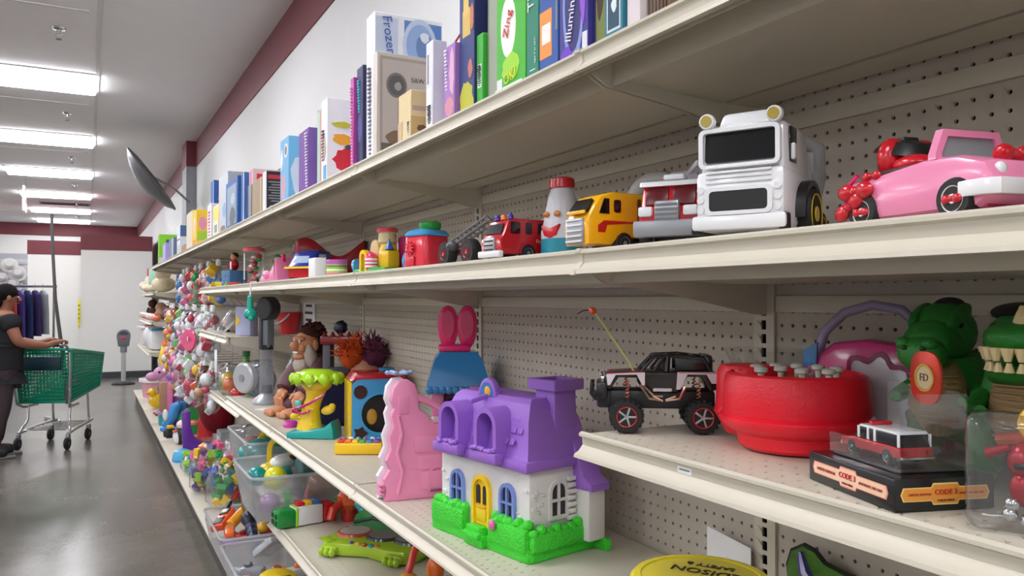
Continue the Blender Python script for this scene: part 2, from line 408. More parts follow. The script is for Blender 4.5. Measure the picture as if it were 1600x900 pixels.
sh = [[(ZT, SD), (Z2, SD), (Z4, SD), (Z3, SD), (Z5, SD)],
      [(ZT, SD), (Z2, SD), (Z3, SD), (Z5, SD)], [(ZT, SD), (Z2, SD), (Z3, SD), (Z5, SD)],
      [(ZT, SD), (Z2, SD), (Z3, SD), (.60, .36)], [(ZT, SD), (Z2, SD), (Z4, SD), (.86, .34)],
      [(ZT, SD)], [(ZT, SD)], [(ZT, SD)], [(ZT, SD)],
      [(1.59, .38), (1.22, .40), (.84, .42)], [(1.59, .38), (1.22, .40), (.84, .42)]]
for k in range(11): bay(Y0 + BW * k, bl[k], sh[k])
# ------------------------------------------------------------------ boxed games on the top shelf (spines to the aisle)
WHT = matte((236, 236, 238)); INK = matte((45, 45, 52))
def patch(t, side, kind, u, z, a, b, col, k, W, T):
    """flat print on the face toward the camera (F) or the aisle spine (S); u,z from that side's centre bottom"""
    e = .0003 * (k + 1)
    if kind == 'r': pts = [(u - a / 2, z), (u + a / 2, z), (u + a / 2, z + b), (u - a / 2, z + b)]
    elif kind == 'e': pts = [(u + a / 2 * math.cos(2 * PI * i / 20), z + b / 2 * math.sin(2 * PI * i / 20)) for i in range(20)]
    elif kind == 'b':   # blob
        rd = random.Random(int(abs(u * 1e4) + z * 1e4)); pts = [(u + a / 2 * math.cos(2 * PI * i / 18) * (.72 + .28 * rd.random()), z + b / 2 * math.sin(2 * PI * i / 18) * (.72 + .28 * rd.random())) for i in range(18)]
    elif kind == 'o':   # ring
        o = [(u + a / 2 * math.cos(2 * PI * i / 20), z + b / 2 * math.sin(2 * PI * i / 20)) for i in range(20)]; q = [(u + a / 2 * .8 * math.cos(2 * PI * i / 20), z + b / 2 * .8 * math.sin(2 * PI * i / 20)) for i in range(20)]
        bb_ = B().quadframe(o, q, -T / 2 - e, -T / 2) if side == 'F' else B().quadframe([(-p, r) for p, r in o], [(-p, r) for p, r in q], -W / 2 - e, -W / 2, 'x')
        return bb_.to('printed_ring', matte(col), t)
    if side == 'F': B().prism(pts, -T / 2 - e, -T / 2 + .0001).to('printed_patch', matte(col), t)
    else: B().prism([(-p, r) for p, r in pts], -W / 2 - e, -W / 2 + .0001, axis='x').to('printed_patch', matte(col), t)
def game_box(label, X0, Yn, T, W, H, col, art=(), txt=(), rz=0, z=None, name='game_box', cat='box'):
    z = ZT + .001 if z is None else z
    t = thing(name, label, cat, (X0 + W / 2, Yn + T / 2, z), rz, 'boxed games on the top shelf')
    B().box((0, 0, H / 2), (W, T, H), .0015, 1).to('carton', matte(col), t)
    for k, (side, kind, u, zz, a, b, c) in enumerate(art): patch(t, side, kind, u, zz, a, b, c, k, W, T)
    for side, body, size, c, u, zz, ang in txt:
        e = .0003 * (len(art) + 1) + .0004
        if side == 'F': text(body, size, matte(c), t, (u, -T / 2 - e, zz)).rotation_euler = (Matrix.Rotation(PI / 2, 3, 'X') @ Matrix.Rotation(math.radians(ang), 3, 'Z')).to_euler()
        else:
            o = text(body, size, matte(c), t, (-W / 2 - e, -u, zz))
            o.rotation_euler = (Matrix.Rotation(-PI / 2, 3, 'Z') @ Matrix.Rotation(PI / 2, 3, 'X') @ Matrix.Rotation(math.radians(ang), 3, 'Z')).to_euler()
    return t
def bars(side, u, z0, w, n, dz, col, h=.004): return [(side, 'r', u, z0 + i * dz, w * (1 if i % 3 else .7), h, col) for i in range(n)]
K = (40, 40, 46)
# near to far
game_box('brown cardboard box with ribbed stripes at the near end of the top shelf', .74, .90, .055, .25, .26, (120, 92, 70), [('S', 'r', -.022 + i * .008, 0, .003, .25, (70, 52, 40)) for i in range(6)])
game_box('plain pinkish-white box between the ribbed brown box and the teal box', .73, .958, .034, .25, .27, (226, 215, 218))
game_box('teal game box with a framed white bird picture', .725, .995, .05, .25, .28, (32, 120, 140), [('S', 'r', 0, .02, .036, .075, (210, 225, 232)), ('S', 'r', 0, .024, .03, .066, (22, 70, 95)), ('S', 'b', .002, .06, .016, .028, (225, 235, 240)), ('S', 'r', 0, .12, .04, .02, (25, 60, 90))])
game_box('narrow box with a brown-haired figure print on its spine, beside the teal box', .73, 1.048, .032, .25, .27, (205, 160, 90), [('S', 'r', 0, 0, .03, .1, (120, 130, 60)), ('S', 'b', 0, .09, .022, .09, (70, 40, 25)), ('S', 'e', .002, .1, .012, .02, (225, 170, 130)), ('S', 'r', -.014, 0, .004, .27, (28, 40, 95))])
game_box('deep purple glossy game box with white script lettering', .72, 1.084, .09, .25, .30, (58, 50, 140), [('S', 'e', 0, .1, .062, .2, (40, 32, 110)), ('S', 'o', 0, .1, .066, .21, (130, 150, 215)), ('S', 'b', .03, .11, .02, .12, (150, 70, 215)), ('S', 'b', -.02, .012, .04, .04, (110, 50, 200)), ('S', 'r', .036, .005, .014, .035, (225, 225, 235))], [('S', 'Illuminations', .026, (235, 235, 245), 0, .1, 78)])
game_box('blue game box with an orange panel and white lettering', .72, 1.178, .065, .25, .31, (38, 85, 165), [('S', 'r', -.01, .03, .042, .085, (240, 150, 60)), ('S', 'r', -.008, .055, .03, .035, (245, 240, 235)), ('S', 'r', .028, .07, .006, .07, (120, 130, 140)), ('S', 'b', -.012, .17, .035, .06, (225, 232, 240))])
game_box('teal-green narrow game box with vertical white letters', .72, 1.246, .045, .25, .32, (24, 130, 105), [('S', 'r', .0, .02, .02, .002, (210, 230, 225))], [('S', 'TRILL', .032, (238, 242, 240), -.004, .17, 90), ('S', 'ages 8 to adult', .008, (200, 230, 220), .01, .055, 90)])
game_box('bright green game box with a white oval scribbled in red', .72, 1.294, .12, .25, .33, (70, 185, 45), [('S', 'e', -.01, .13, .062, .12, (245, 245, 240)), ('S', 'r', -.01, 0, .11, .016, (235, 240, 235)), ('S', 'b', .0, .05, .08, .06, (160, 220, 50)), ('S', 'r', -.045, .004, .022, .03, (230, 232, 232)), ('S', 'b', .03, .21, .05, .05, (45, 150, 35))], [('S', 'Zing', .03, (205, 30, 40), -.01, .135, 70), ('S', 'OK!', .03, (215, 225, 50), .0, .03, 10)])
game_box('pale grey-green box edge beside the bright green game', .745, 1.455, .05, .24, .30, (160, 168, 150), [('S', 'r', -.02, 0, .004, .3, (120, 128, 112))])
game_box('small green box with a barcode on its spine', .735, 1.508, .03, .24, .165, (60, 175, 55), [('S', 'r', 0, .05, .018, .05, (225, 235, 225))] + bars('S', 0, .054, .014, 10, .0045, K, .0022))
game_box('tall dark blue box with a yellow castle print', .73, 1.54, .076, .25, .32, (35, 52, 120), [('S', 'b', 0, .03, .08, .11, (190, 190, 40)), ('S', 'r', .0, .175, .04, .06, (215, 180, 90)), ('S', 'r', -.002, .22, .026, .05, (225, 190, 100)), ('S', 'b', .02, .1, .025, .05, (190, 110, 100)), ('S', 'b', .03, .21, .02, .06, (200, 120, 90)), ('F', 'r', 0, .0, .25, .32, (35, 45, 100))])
game_box('pink and lilac box with vertical white lettering', .72, 1.62, .06, .24, .175, (165, 120, 190), [('S', 'b', 0, .035, .055, .05, (215, 140, 160)), ('S', 'b', .015, .11, .03, .12, (225, 170, 205))] + bars('S', -.016, .075, .012, 12, .008, (235, 230, 245), .004))
game_box('plain white carton with a barcode spine standing at the shelf edge', .712, 1.728, .042, .036, .21, (222, 222, 230), [('S', 'r', -.002, .05, .03, .05, (235, 235, 238)), ('S', 'r', -.008, .11, .008, .07, (130, 130, 140))] + bars('S', 0, .015, .018, 9, .005, K, .0025))
game_box('small cream wooden-looking box with a brown picture', .72, 1.893, .088, .05, .132, (222, 200, 150), [('F', 'r', 0, .005, .048, .06, (200, 170, 110)), ('F', 'b', .005, .035, .03, .02, (110, 80, 60)), ('F', 'r', 0, .08, .04, .012, (190, 165, 150)), ('S', 'r', .03, .02, .014, .035, (230, 228, 220)), ('S', 'r', -.03, .0, .03, .06, (200, 172, 135))] + bars('S', .03, .024, .01, 6, .005, K, .0025))
b = B(); b.tube([(.80, 1.815, 1.902), (.80, 1.815, 2.11), (.803, 1.815, 2.135), (.822, 1.80, 2.17), (.823, 1.80, 2.205)], .003, 8)
tag(b.to('twisted_wire', RED), 'thin red bent rod sticking up behind the white carton', 'rod')
game_box('beige puzzle box printed with a grey round seal and an old building', .735, 2.205, .034, .17, .318, (205, 196, 186), [('F', 'r', .002, .012, .156, .295, (170, 158, 150)), ('F', 'r', .004, .018, .144, .28, (192, 182, 174)), ('F', 'e', -.025, .225, .058, .066, (95, 92, 92)), ('F', 'o', -.025, .225, .064, .074, (120, 116, 114)), ('F', 'b', -.022, .222, .026, .03, (165, 160, 158)), ('F', 'b', -.02, .07, .09, .05, (130, 105, 85)), ('F', 'r', -.008, .08, .028, .1, (175, 160, 145)), ('F', 'b', .03, .1, .05, .16, (110, 95, 80)), ('F', 'r', 0, .018, .144, .035, (100, 96, 82))], [('F', 'SAW', .02, (110, 104, 100), .04, .245, 0)])
game_box('tall white box with a pale blue ice-palace print behind the beige puzzle', .74, 2.243, .075, .215, .447, (238, 240, 246), [('F', 'r', .045, .15, .12, .285, (95, 135, 200)), ('F', 'r', -.07, .15, .07, .285, (205, 215, 235)), ('F', 'e', .035, .36, .1, .15, (150, 180, 225)), ('F', 'o', .035, .36, .11, .17, (200, 215, 240)), ('F', 'e', .05, .36, .055, .085, (110, 140, 190)), ('F', 'b', .05, .39, .035, .035, (225, 232, 245)), ('F', 'r', .03, .315, .15, .012, (40, 60, 120))] + bars('S', .0, .03, .02, 22, .012, (120, 120, 135), .005), [('F', 'Frozen', .042, (60, 95, 175), -.066, .378, -82)])
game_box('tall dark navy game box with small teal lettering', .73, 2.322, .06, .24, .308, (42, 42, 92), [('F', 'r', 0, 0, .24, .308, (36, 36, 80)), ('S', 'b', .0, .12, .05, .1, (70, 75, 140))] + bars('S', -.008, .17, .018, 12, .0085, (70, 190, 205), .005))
game_box('thin magenta box pressed against the navy game', .72, 2.385, .03, .24, .285, (190, 70, 160), bars('S', 0, .02, .014, 24, .01, (235, 170, 220), .004))
game_box('small pale blue box peeking over the thin magenta box', .80, 2.42, .05, .15, .36, (190, 215, 225), [('S', 'r', 0, .28, .03, .06, (60, 160, 190))])
game_box('white game box with red, yellow and blue splash print', .72, 2.688, .075, .165, .29, (235, 232, 238), [('F', 'b', .0, .08, .15, .1, (210, 35, 55)), ('F', 'b', .04, .15, .07, .05, (45, 90, 180)), ('F', 'b', -.03, .15, .08, .045, (240, 165, 50)), ('F', 'b', -.03, .2, .08, .025, (200, 190, 60)), ('F', 'b', .0, .125, .05, .02, (70, 70, 80)), ('F', 'r', 0, .0, .165, .035, (228, 228, 236)), ('S', 'r', .01, .01, .03, .05, (80, 170, 215)), ('S', 'b', .0, .12, .05, .09, (190, 170, 150))] + bars('S', -.01, .08, .03, 10, .011, (90, 80, 90), .005), [('F', 'Red', .04, (245, 240, 245), .03, .075, -8)])
game_box('slim pale green box with a multicoloured stripe', .73, 2.80, .035, .24, .28, (176, 200, 182), [('S', 'r', .008, 0, .012, .27, (205, 120, 110))])
game_box('slim grey-green box next to the purple one', .74, 2.84, .06, .24, .29, (150, 170, 160), [('S', 'r', -.015, 0, .02, .28, (196, 210, 196))])
game_box('purple game box with white vertical print', .72, 2.947, .15, .05, .238, (105, 45, 150), [('F', 'r', .0, 0, .05, .238, (130, 95, 175))] + bars('S', .045, .02, .03, 18, .0115, (225, 215, 235), .006))
t = game_box('light blue puzzle bag with a round eye-like print', .74, 3.368, .16, .09, .286, (110, 180, 225), [('S', 'b', -.02, .08, .10, .14, (215, 160, 180)), ('S', 'e', .03, .23, .07, .06, (235, 232, 220)), ('S', 'e', .03, .23, .045, .04, (120, 125, 150)), ('F', 'b', 0, .12, .08, .2, (200, 215, 235)), ('S', 'b', -.05, .2, .05, .1, (235, 240, 245))])
game_box('black game box with grey instruction lines', .72, 3.745, .075, .11, .19, (238, 236, 236), [('F', 'r', .002, 0, .106, .19, (38, 36, 40)), ('F', 'r', .0, .155, .09, .018, (200, 40, 60))] + bars('F', .0, .05, .085, 8, .0125, (140, 140, 145), .005))
game_box('tan kraft-paper box beside the black game', .72, 3.84, .24, .11, .178, (170, 145, 112), [('S', 'r', .1, 0, .03, .175, (200, 180, 150))])
game_box('large brown board leaning behind the middle boxes', 1.02, 4.30, .9, .03, .39, (150, 90, 75), [('S', 'r', 0, .365, .88, .02, (110, 60, 45))])
game_box('narrow grey box beside the tan box', .72, 4.115, .09, .2, .176, (150, 150, 156), [('S', 'r', -.03, 0, .02, .17, (90, 90, 96))])
game_box('pink and white game box with a red corner', .75, 4.24, .1, .22, .275, (225, 195, 200), [('S', 'r', 0, 0, .03, .27, (225, 60, 130)), ('F', 'r', -.06, .18, .06, .07, (215, 40, 55))])
game_box('slim blue box with a white edge', .73, 4.375, .085, .22, .275, (70, 115, 180), [('S', 'r', .03, 0, .016, .27, (232, 235, 240))])
game_box('wide blue-framed game box facing the aisle', .715, 4.49, .4, .05, .272, (45, 95, 165), [('S', 'r', .0, .02, .31, .22, (140, 160, 180)), ('S', 'b', .03, .06, .22, .13, (95, 100, 105)), ('S', 'b', .05, .16, .16, .07, (175, 190, 200))])
game_box('pale grey puzzle bag with a pinkish side', .73, 4.93, .36, .09, .36, (190, 198, 206), [('S', 'r', -.14, 0, .05, .34, (225, 180, 165)), ('S', 'b', .05, .14, .16, .1, (140, 170, 205)), ('S', 'b', .0, .03, .22, .05, (120, 110, 110))])
game_box('white and yellow box beside the grey puzzle bag', .73, 5.31, .22, .08, .205, (235, 228, 190), [('S', 'r', 0, .11, .16, .085, (240, 215, 40)), ('S', 'r', .0, .03, .12, .05, (120, 150, 160))])
game_box('white box with small red print in front of the tall blue box', .73, 5.64, .19, .07, .245, (228, 226, 232), bars('S', 0, .03, .1, 8, .022, (200, 90, 110), .012))
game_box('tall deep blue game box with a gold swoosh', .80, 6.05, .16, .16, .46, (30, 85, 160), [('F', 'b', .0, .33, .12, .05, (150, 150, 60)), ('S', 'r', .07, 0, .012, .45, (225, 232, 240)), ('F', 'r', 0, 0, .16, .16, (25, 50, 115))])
game_box('yellow game box with a pink and white cartoon print', .73, 6.45, .25, .09, .285, (245, 200, 50), [('S', 'b', .0, .16, .14, .1, (245, 205, 190)), ('S', 'e', .02, .2, .06, .05, (240, 240, 245)), ('S', 'r', 0, .01, .2, .05, (225, 160, 40)), ('F', 'b', 0, .18, .07, .12, (235, 150, 170)), ('F', 'r', 0, .05, .08, .07, (170, 205, 60))])
game_box('plain cream box behind the yellow game', .75, 6.90, .42, .09, .325, (228, 214, 190))
game_box('white and blue game box with a red stripe near the far end', .74, 7.74, .29, .08, .275, (210, 222, 232), [('F', 'r', 0, .17, .08, .1, (70, 105, 150)), ('F', 'b', 0, .05, .07, .12, (200, 170, 150)), ('S', 'r', 0, .14, .25, .015, (190, 60, 70)), ('S', 'b', .0, .06, .2, .1, (195, 185, 175))])
game_box('steel-blue box beside the lavender box', .74, 8.35, .5, .09, .205, (105, 120, 150), [('S', 'r', .12, 0, .12, .2, (180, 185, 195))])
game_box('small lavender box at the far end of the top shelf', .72, 9.0, .35, .08, .19, (165, 150, 215), bars('S', 0, .03, .2, 7, .02, (205, 195, 235), .008))
game_box('lime-green framed box at the far end of the top shelf', .74, 10.1, .16, .24, .36, (130, 200, 40), [('F', 'r', .035, .05, .165, .25, (45, 90, 105)), ('F', 'b', .05, .09, .1, .1, (200, 110, 80)), ('F', 'r', -.0, .0, .24, .09, (200, 195, 205)), ('F', 'b', .06, .19, .1, .08, (60, 120, 140))])
# ------------------------------------------------------------------ toys on the second shelf
def wheel(t, p, r, w, hub, tyre=None, ax='x', hr=.58, knob=0):
    """tyre part with a hub sub-part, axle along local x (or y)"""
    d = Vector((1, 0, 0)) if ax == 'x' else Vector((0, 1, 0)); p = Vector(p)
    Mr = Matrix.Translation(p) @ d.to_track_quat('Z', 'Y').to_matrix().to_4x4()
    b = B().lathe([(r * .55, -w / 2), (r * .92, -w / 2), (r, -w * .32), (r, w * .32), (r * .92, w / 2), (r * .55, w / 2)], 24, Mr, cap=True)
    if knob:
        for i in range(18):
            a = 2 * PI * i / 18
            for sx in (-1, 1):
                c = Mr @ Vector((r * math.cos(a + sx * .08), r * math.sin(a + sx * .08), sx * w * .24)); e = (Mr.to_3x3() @ Matrix.Rotation(a, 3, 'Z')).to_euler()
                b.box(c, (r * .14, r * .2, w * .4), rot=e)
    o = b.to('wheel', tyre or TYRE, t)
    h = B()
    h.lathe([(.001, -w * .53), (r * hr * .35, -w * .55), (r * hr * .4, -w * .46), (r * hr * .85, -w * .46), (r * hr, -w * .54), (r * hr, w * .54), (r * hr * .85, w * .46), (r * hr * .4, w * .46), (r * hr * .35, w * .55), (.001, w * .53)], 20, Mr, cap=False)
    h.to('hub', hub, o)
    return o
G2 = 'toys on the second shelf'
def bow(b, c, s, rot=(0, 0, 0)):
    E_ = Euler(rot).to_matrix()
    for sx in (-1, 1):
        b.ell(Vector(c) + E_ @ Vector((sx * s * .55, 0, 0)), (s * .5, s * .28, s * .38), 12, 8, rot)
    b.ell(c, (s * .22, s * .26, s * .24), 10, 6, rot)
# pink convertible, front toward local -y
t = thing('toy_convertible', 'shiny pink toy convertible with red bows at the right end of the shelf', 'toy car', (.815, .535, Z2), -12, G2)
side = [(-.100, .022), (-.104, .040), (-.096, .056), (-.062, .066), (-.030, .068), (-.02, .069), (.055, .062), (.088, .060), (.100, .050), (.104, .030), (.100, .016), (.080, .012), (-.085, .012)]
def car_rings(outline, ws):
    return None
b = B(); b.prism(side, -.050, .050, .010, 'x'); PKB = gloss((236, 140, 178)); b.to('body', PKB, t)
b = B(); o_ = [(-.046, .066), (.046, .066), (.046, .072), (.036, .098), (-.036, .098), (-.046, .072)]; i_ = [(-.038, .069), (.038, .069), (.038, .073), (.030, .091), (-.030, .091), (-.038, .073)]
ws = b.quadframe(o_, i_, -.034, -.024).to('windscreen_frame', PKB, t)
B().prism(i_, -.031, -.028).to('windscreen', clear_mat('pale_windscreen', (205, 225, 230), .9, .08, .35), t)
B().box((0, .025, .062), (.082, .088, .012), .004).to('cockpit', mat((60, 20, 30), .5), t)
for sx in (-1, 1):
    b = B(); b.ell((sx * .021, .052, .082), (.021, .012, .024), 14, 10); b.ell((sx * .021, .022, .071), (.019, .026, .011), 12, 8); b.to('seat', RED, t)
b = B(); b.lathe([(.001, .018), (.026, .014), (.034, .004), (.036, 0)], 18, Matrix.Translation((.0, .055, .088)) @ Matrix.Rotation(.25, 4, 'X')); b.box((0, .055, .104), (.022, .016, .008), .003); b.to('headrest', BLACK, t)
b = B(); b.prism([(-.055, -.07), (-.055, -.098), (-.045, -.110), (.045, -.110), (.055, -.098), (.055, -.07), (.050, -.07), (.050, -.096), (.042, -.104), (-.042, -.104), (-.050, -.096), (-.050, -.07)], .022, .038, .002, 'z'); b.to('bumper', WHITE, t)
b = B(); bow(b, (.006, -.078, .066), .026, (.4, 0, .1)); b.to('bow', RED, t)
b = B(); bow(b, (-.054, .075, .047), .026, (0, 0, PI / 2)); bow(b, (-.054, .085, .030), .024, (0, .5, PI / 2)); b.to('bow', RED, t)
b = B(); bow(b, (-.048, .056, .062), .014, (0, 0, PI / 2)); b.to('bow', RED, t)
for sx in (-1, 1):
    B().ell((sx * .034, -.099, .047), (.007, .005, .007), 10, 8).to('headlight', WHITE, t)
    for yy in (-.062, .066):
        wp = wheel(t, (sx * .044, yy, .022), .0215, .02, WHITE, hr=.62)
        b = B(); bow(b, (sx * .055, yy, .022), .012, (0, 0, PI / 2)); b.to('hub_bow', RED, wp)
    b = B(); b.tube([(sx * .047, .098, .03), (sx * .049, .099, .052), (sx * .046, .08, .066)], .003, 6); b.to('side_trim', MAG, t)
B().box((0, -.02, .012), (.08, .14, .006), .002).to('underbody', mat((150, 40, 80), .5), t)
# white cab-over truck
t = thing('toy_truck', 'large white toy lorry cab with black windscreen and yellow wheels', 'toy truck', (.792, .79, Z2), -63, G2)
b = B(); b.box((0, 0, .052), (.118, .13, .080), .010); b.box((0, .004, .118), (.114, .118, .070), .010, taper=(.95, .9)); b.to('cab', WHITE, t)
B().box((0, -.004, .159), (.072, .08, .022), .006, taper=(.85, .8)).to('roof_fairing', WHITE, t)
for sx in (-1, 1):
    f_ = B().lathe([(.001, .0), (.009, .001), (.011, .008), (.010, .014)], 14, Matrix.Translation((sx * .044, -.047, .157)) @ Matrix.Rotation(PI / 2, 4, 'X')).to('roof_lamp', WHITE, t)
    B().cyl((sx * .044, -.0615, .157), (sx * .044, -.063, .157), .0075, n=14).to('lamp_lens', gloss((170, 150, 60)), f_)
ws_ = B().prism(rrect(.094, .042, .004, 3, (0, .119)), -.0645, -.060, M=Matrix.Rotation(-.06, 4, 'X')).to('windscreen', GLASS_D, t)
B().quadframe(rrect(.106, .052, .008, 3, (0, .119)), rrect(.094, .042, .004, 3, (0, .119)), -.0655, -.058).to('windscreen_surround', WHITE, t)
for k in range(4): B().box((0, -.0655, .094 - k * .0065), (.086, .004, .0035), .001).to('grille_rib', WHITE, t)
B().prism(rrect(.076, .026, .005, 3, (0, .050)), -.0675, -.062).to('grille', BLACK, t)
B().quadframe(rrect(.088, .036, .008, 3, (0, .050)), rrect(.076, .026, .005, 3, (0, .050)), -.0685, -.064).to('grille_frame', WHITE, t)
b = B(); b.box((0, -.064, .022), (.124, .014, .02), .005); b.to('bumper', WHITE, t)
for sx in (-1, 1):
    for k in range(3): B().lathe([(.0045, 0), (.005, .002)], 12, Matrix.Translation((sx * .05, -.0645, .066 - k * .013)) @ Matrix.Rotation(PI / 2, 4, 'X')).to('headlamp', WHITE, t)
    B().box((sx * .057, -.06, .02), (.012, .016, .024), .003).to('corner_guard', BLACK, t)
    B().box((sx * .0565, -.022, .122), (.003, .03, .046), .006).to('side_window', GLASS_D, t)
    b = B(); b.box((sx * .060, -.030, .112), (.006, .010, .022), .003); b.to('wing_mirror', WHITE, t)
    B().prism(arc((.022, .036), .044, -10, 190, 14) + arc((.022, .036), .036, 190, -10, 14), sx * .046, sx * .072, axis='x').to('wheel_arch', BLACK, t)
    wheel(t, (sx * .062, .022, .0355), .035, .026, YEL, hr=.78)
B().box((0, .09, .03), (.05, .1, .02), .003).to('chassis', BLACK, t)
for sx in (-1, 1): wheel(t, (sx * .05, .115, .024), .0235, .022, YEL, hr=.7)
b = B(); b.tube([(.05, .09, .05), (.05, .13, .10), (.05, .125, .14), (.03, .11, .15)], .011, 10); b.to('exhaust_arch', mat((170, 172, 176), .4), t)
# orange and green toys hidden behind
t = thing('toy_digger', 'orange and green plastic toy half hidden between lorry and pink car', 'toy', (.925, .68, Z2), -90, G2)
b = B(); b.ell((0, 0, .035), (.035, .03, .032)); b.to('shell', ORG, t)
B().box((0, -.02, .012), (.07, .06, .022), .006).to('base', gloss((120, 190, 40)), t)
t = thing('toy_block', 'yellow toy corner jutting in at the right frame edge', 'toy', (.74, .355, Z2), -60, G2)
b = B(); b.box((0, 0, .02), (.05, .04, .04), .006); b.to('body', gloss((245, 180, 30)), t)
b = B(); b.ell((0, .04, .035), (.03, .03, .03)); b.to('dark_top', mat((70, 20, 20), .5), t)
# red and white fire truck
t = thing('toy_fire_truck', 'red toy fire truck with white roof and headlights, chunky silver grille', 'toy truck', (.835, 1.0, Z2), -56, G2); t.scale = (1.15,) * 3
b = B(); b.prism([(-.045, .022), (-.047, .05), (-.036, .06), (-.026, .09), (.03, .094), (.05, .09), (.05, .022)], -.042, .042, .005, 'x'); b.to('cab', gloss((205, 30, 48)), t)
b = B(); b.prism([(-.034, .088), (-.03, .095), (.02, .099), (.05, .097), (.05, .091), (-.026, .088)], -.045, .045, .003, 'x'); b.to('roof', WHITE, t)
b = B(); b.box((0, -.01, .102), (.03, .02, .008), .003); b.to('beacon', WHITE, t)
for sx in (-1, 1):
    B().box((sx * .019, -.0325, .0735), (.032, .004, .026), .003, rot=(-.32, 0, 0)).to('windscreen', mat((95, 10, 20), .3), t)
    B().box((sx * .031, -.047, .052), (.02, .008, .014), .003).to('headlight', WHITE, t)
    B().box((sx * .0425, .0, .075), (.003, .03, .022), .004).to('side_window', mat((95, 10, 20), .3), t)
    wheel(t, (sx * .036, -.02, .016), .0155, .016, SILVER); wheel(t, (sx * .036, .04, .016), .0155, .016, SILVER)
gr_ = B().box((0, -.049, .051), (.034, .01, .03), .003).to('grille', SILVER, t)
for k in range(4): B().box((0, -.0545, .041 + k * .0065), (.03, .002, .003)).to('grille_bar', mat((120, 122, 128), .4, .5), gr_)
b = B(); b.box((0, -.052, .028), (.09, .016, .022), .003); b.to('bumper', mat((150, 152, 158), .35, .3), t)
b = B()
for sx in (-1, 1): b.box((.02 + sx * .007, .03, .120), (.003, .09, .007), .001, rot=(.0, 0, .4))
b.to('ladder_rail', WHITE, t)
for k in range(8):
    B().box((.02 - .014 + .0, 0, 0), (.001, .001, .001)) if 0 else B().box((.02 - math.sin(.4) * (-.04 + k * .0115), .03 + math.cos(.4) * (-.04 + k * .0115), .120), (.014, .003, .004), rot=(0, 0, .4)).to('ladder_rung', WHITE, t)
B().box((0, .03, .02), (.07, .09, .016), .003).to('chassis', BLACK, t)
# yellow lorry cab
t = thing('toy_lorry', 'yellow toy lorry cab with silver grille and red side stripe', 'toy truck', (.795, 1.142, Z2), -86, G2); t.scale = (1.06,) * 3
YC = gloss((246, 180, 18))
b = B(); b.prism([(-.060, .014), (-.062, .05), (-.054, .066), (-.036, .092), (-.01, .100), (.056, .100), (.058, .030), (.05, .026), (.0, .026), (-.012, .014)], -.032, .032, .006, 'x'); b.to('cab', YC, t)
B().prism([(-.024, .068), (.024, .068), (.021, .092), (-.021, .092)], -.002, .003, M=Matrix.Translation((0, -.0585, .0655)) @ Matrix.Rotation(-.6, 4, 'X') @ Matrix.Translation((0, 0, -.066))).to('windscreen', GLASS_D, t)
g_ = B().box((0, -.0625, .036), (.044, .004, .042), .002).to('grille', SILVER, t)
for k in range(5): B().box((0, -.0655, .02 + k * .0085), (.042, .003, .003)).to('grille_bar', mat((225, 225, 228), .3, .4), g_)
B().box((0, -.061, .066), (.046, .004, .006), .001).to('visor', YC, t)
for sx in (-1, 1):
    B().prism([(-.040, .064), (-.020, .064), (-.020, .088), (-.030, .088)], sx * .0318, sx * .0335, axis='x').to('side_window', GLASS_D, t)
    B().prism(rrect(.014, .02, .003, 2, (-.003, .077)), sx * .0318, sx * .0335, axis='x').to('side_window', GLASS_D, t)
    B().prism(rrect(.006, .042, .003, 3, (.042, .07)), sx * .0318, sx * .0345, axis='x').to('exhaust', mat((110, 50, 30), .4), t)
    B().prism([(-.042, .034), (-.028, .034), (-.024, .046), (.02, .050), (.04, .050), (.04, .053), (-.03, .053), (-.042, .045)], sx * .0318, sx * .0330, axis='x').to('stripe', gloss((190, 40, 30)), t)
    wheel(t, (sx * .028, .012, .018), .0175, .012, SILVER); wheel(t, (sx * .03, .064, .018), .0175, .012, SILVER)
B().box((0, .04, .018), (.05, .07, .014), .002).to('chassis', BLACK, t)
B().box((0, .066, .034), (.052, .03, .022), .004).to('coupling', mat((45, 45, 60), .5), t)
# white bottle-shaped toy with a red cap and smile
t = thing('bottle_toy', 'white bottle-shaped toy with red cap and painted smile', 'toy', (.855, 1.385, Z2), -72, G2)
b = B(); b.lathe([(.046, .045), (.047, .06), (.040, .085), (.036, .11), (.030, .135), (.024, .150)], 24, sy=.8); b.to('body', mat((206, 206, 214), .3), t)
B().lathe([(.040, 0), (.047, .006), (.047, .046)], 24, sy=.82).to('base', gloss((20, 140, 165)), t)
B().lathe([(.024, .149), (.029, .151), (.027, .168), (.022, .171)], 20, sy=.85).to('cap', RED, t)
b = B(); b.prism([(-.024, .074), (0, .066), (.024, .074), (.016, .052), (0, .046), (-.016, .052)], -.0385, -.030, .002); b.to('smile', RED, t)
for sx in (-1, 1): B().ell((sx * .014, -.0315, .095), (.009, .004, .006), 12, 8).to('eye', gloss((205, 120, 50)), t)
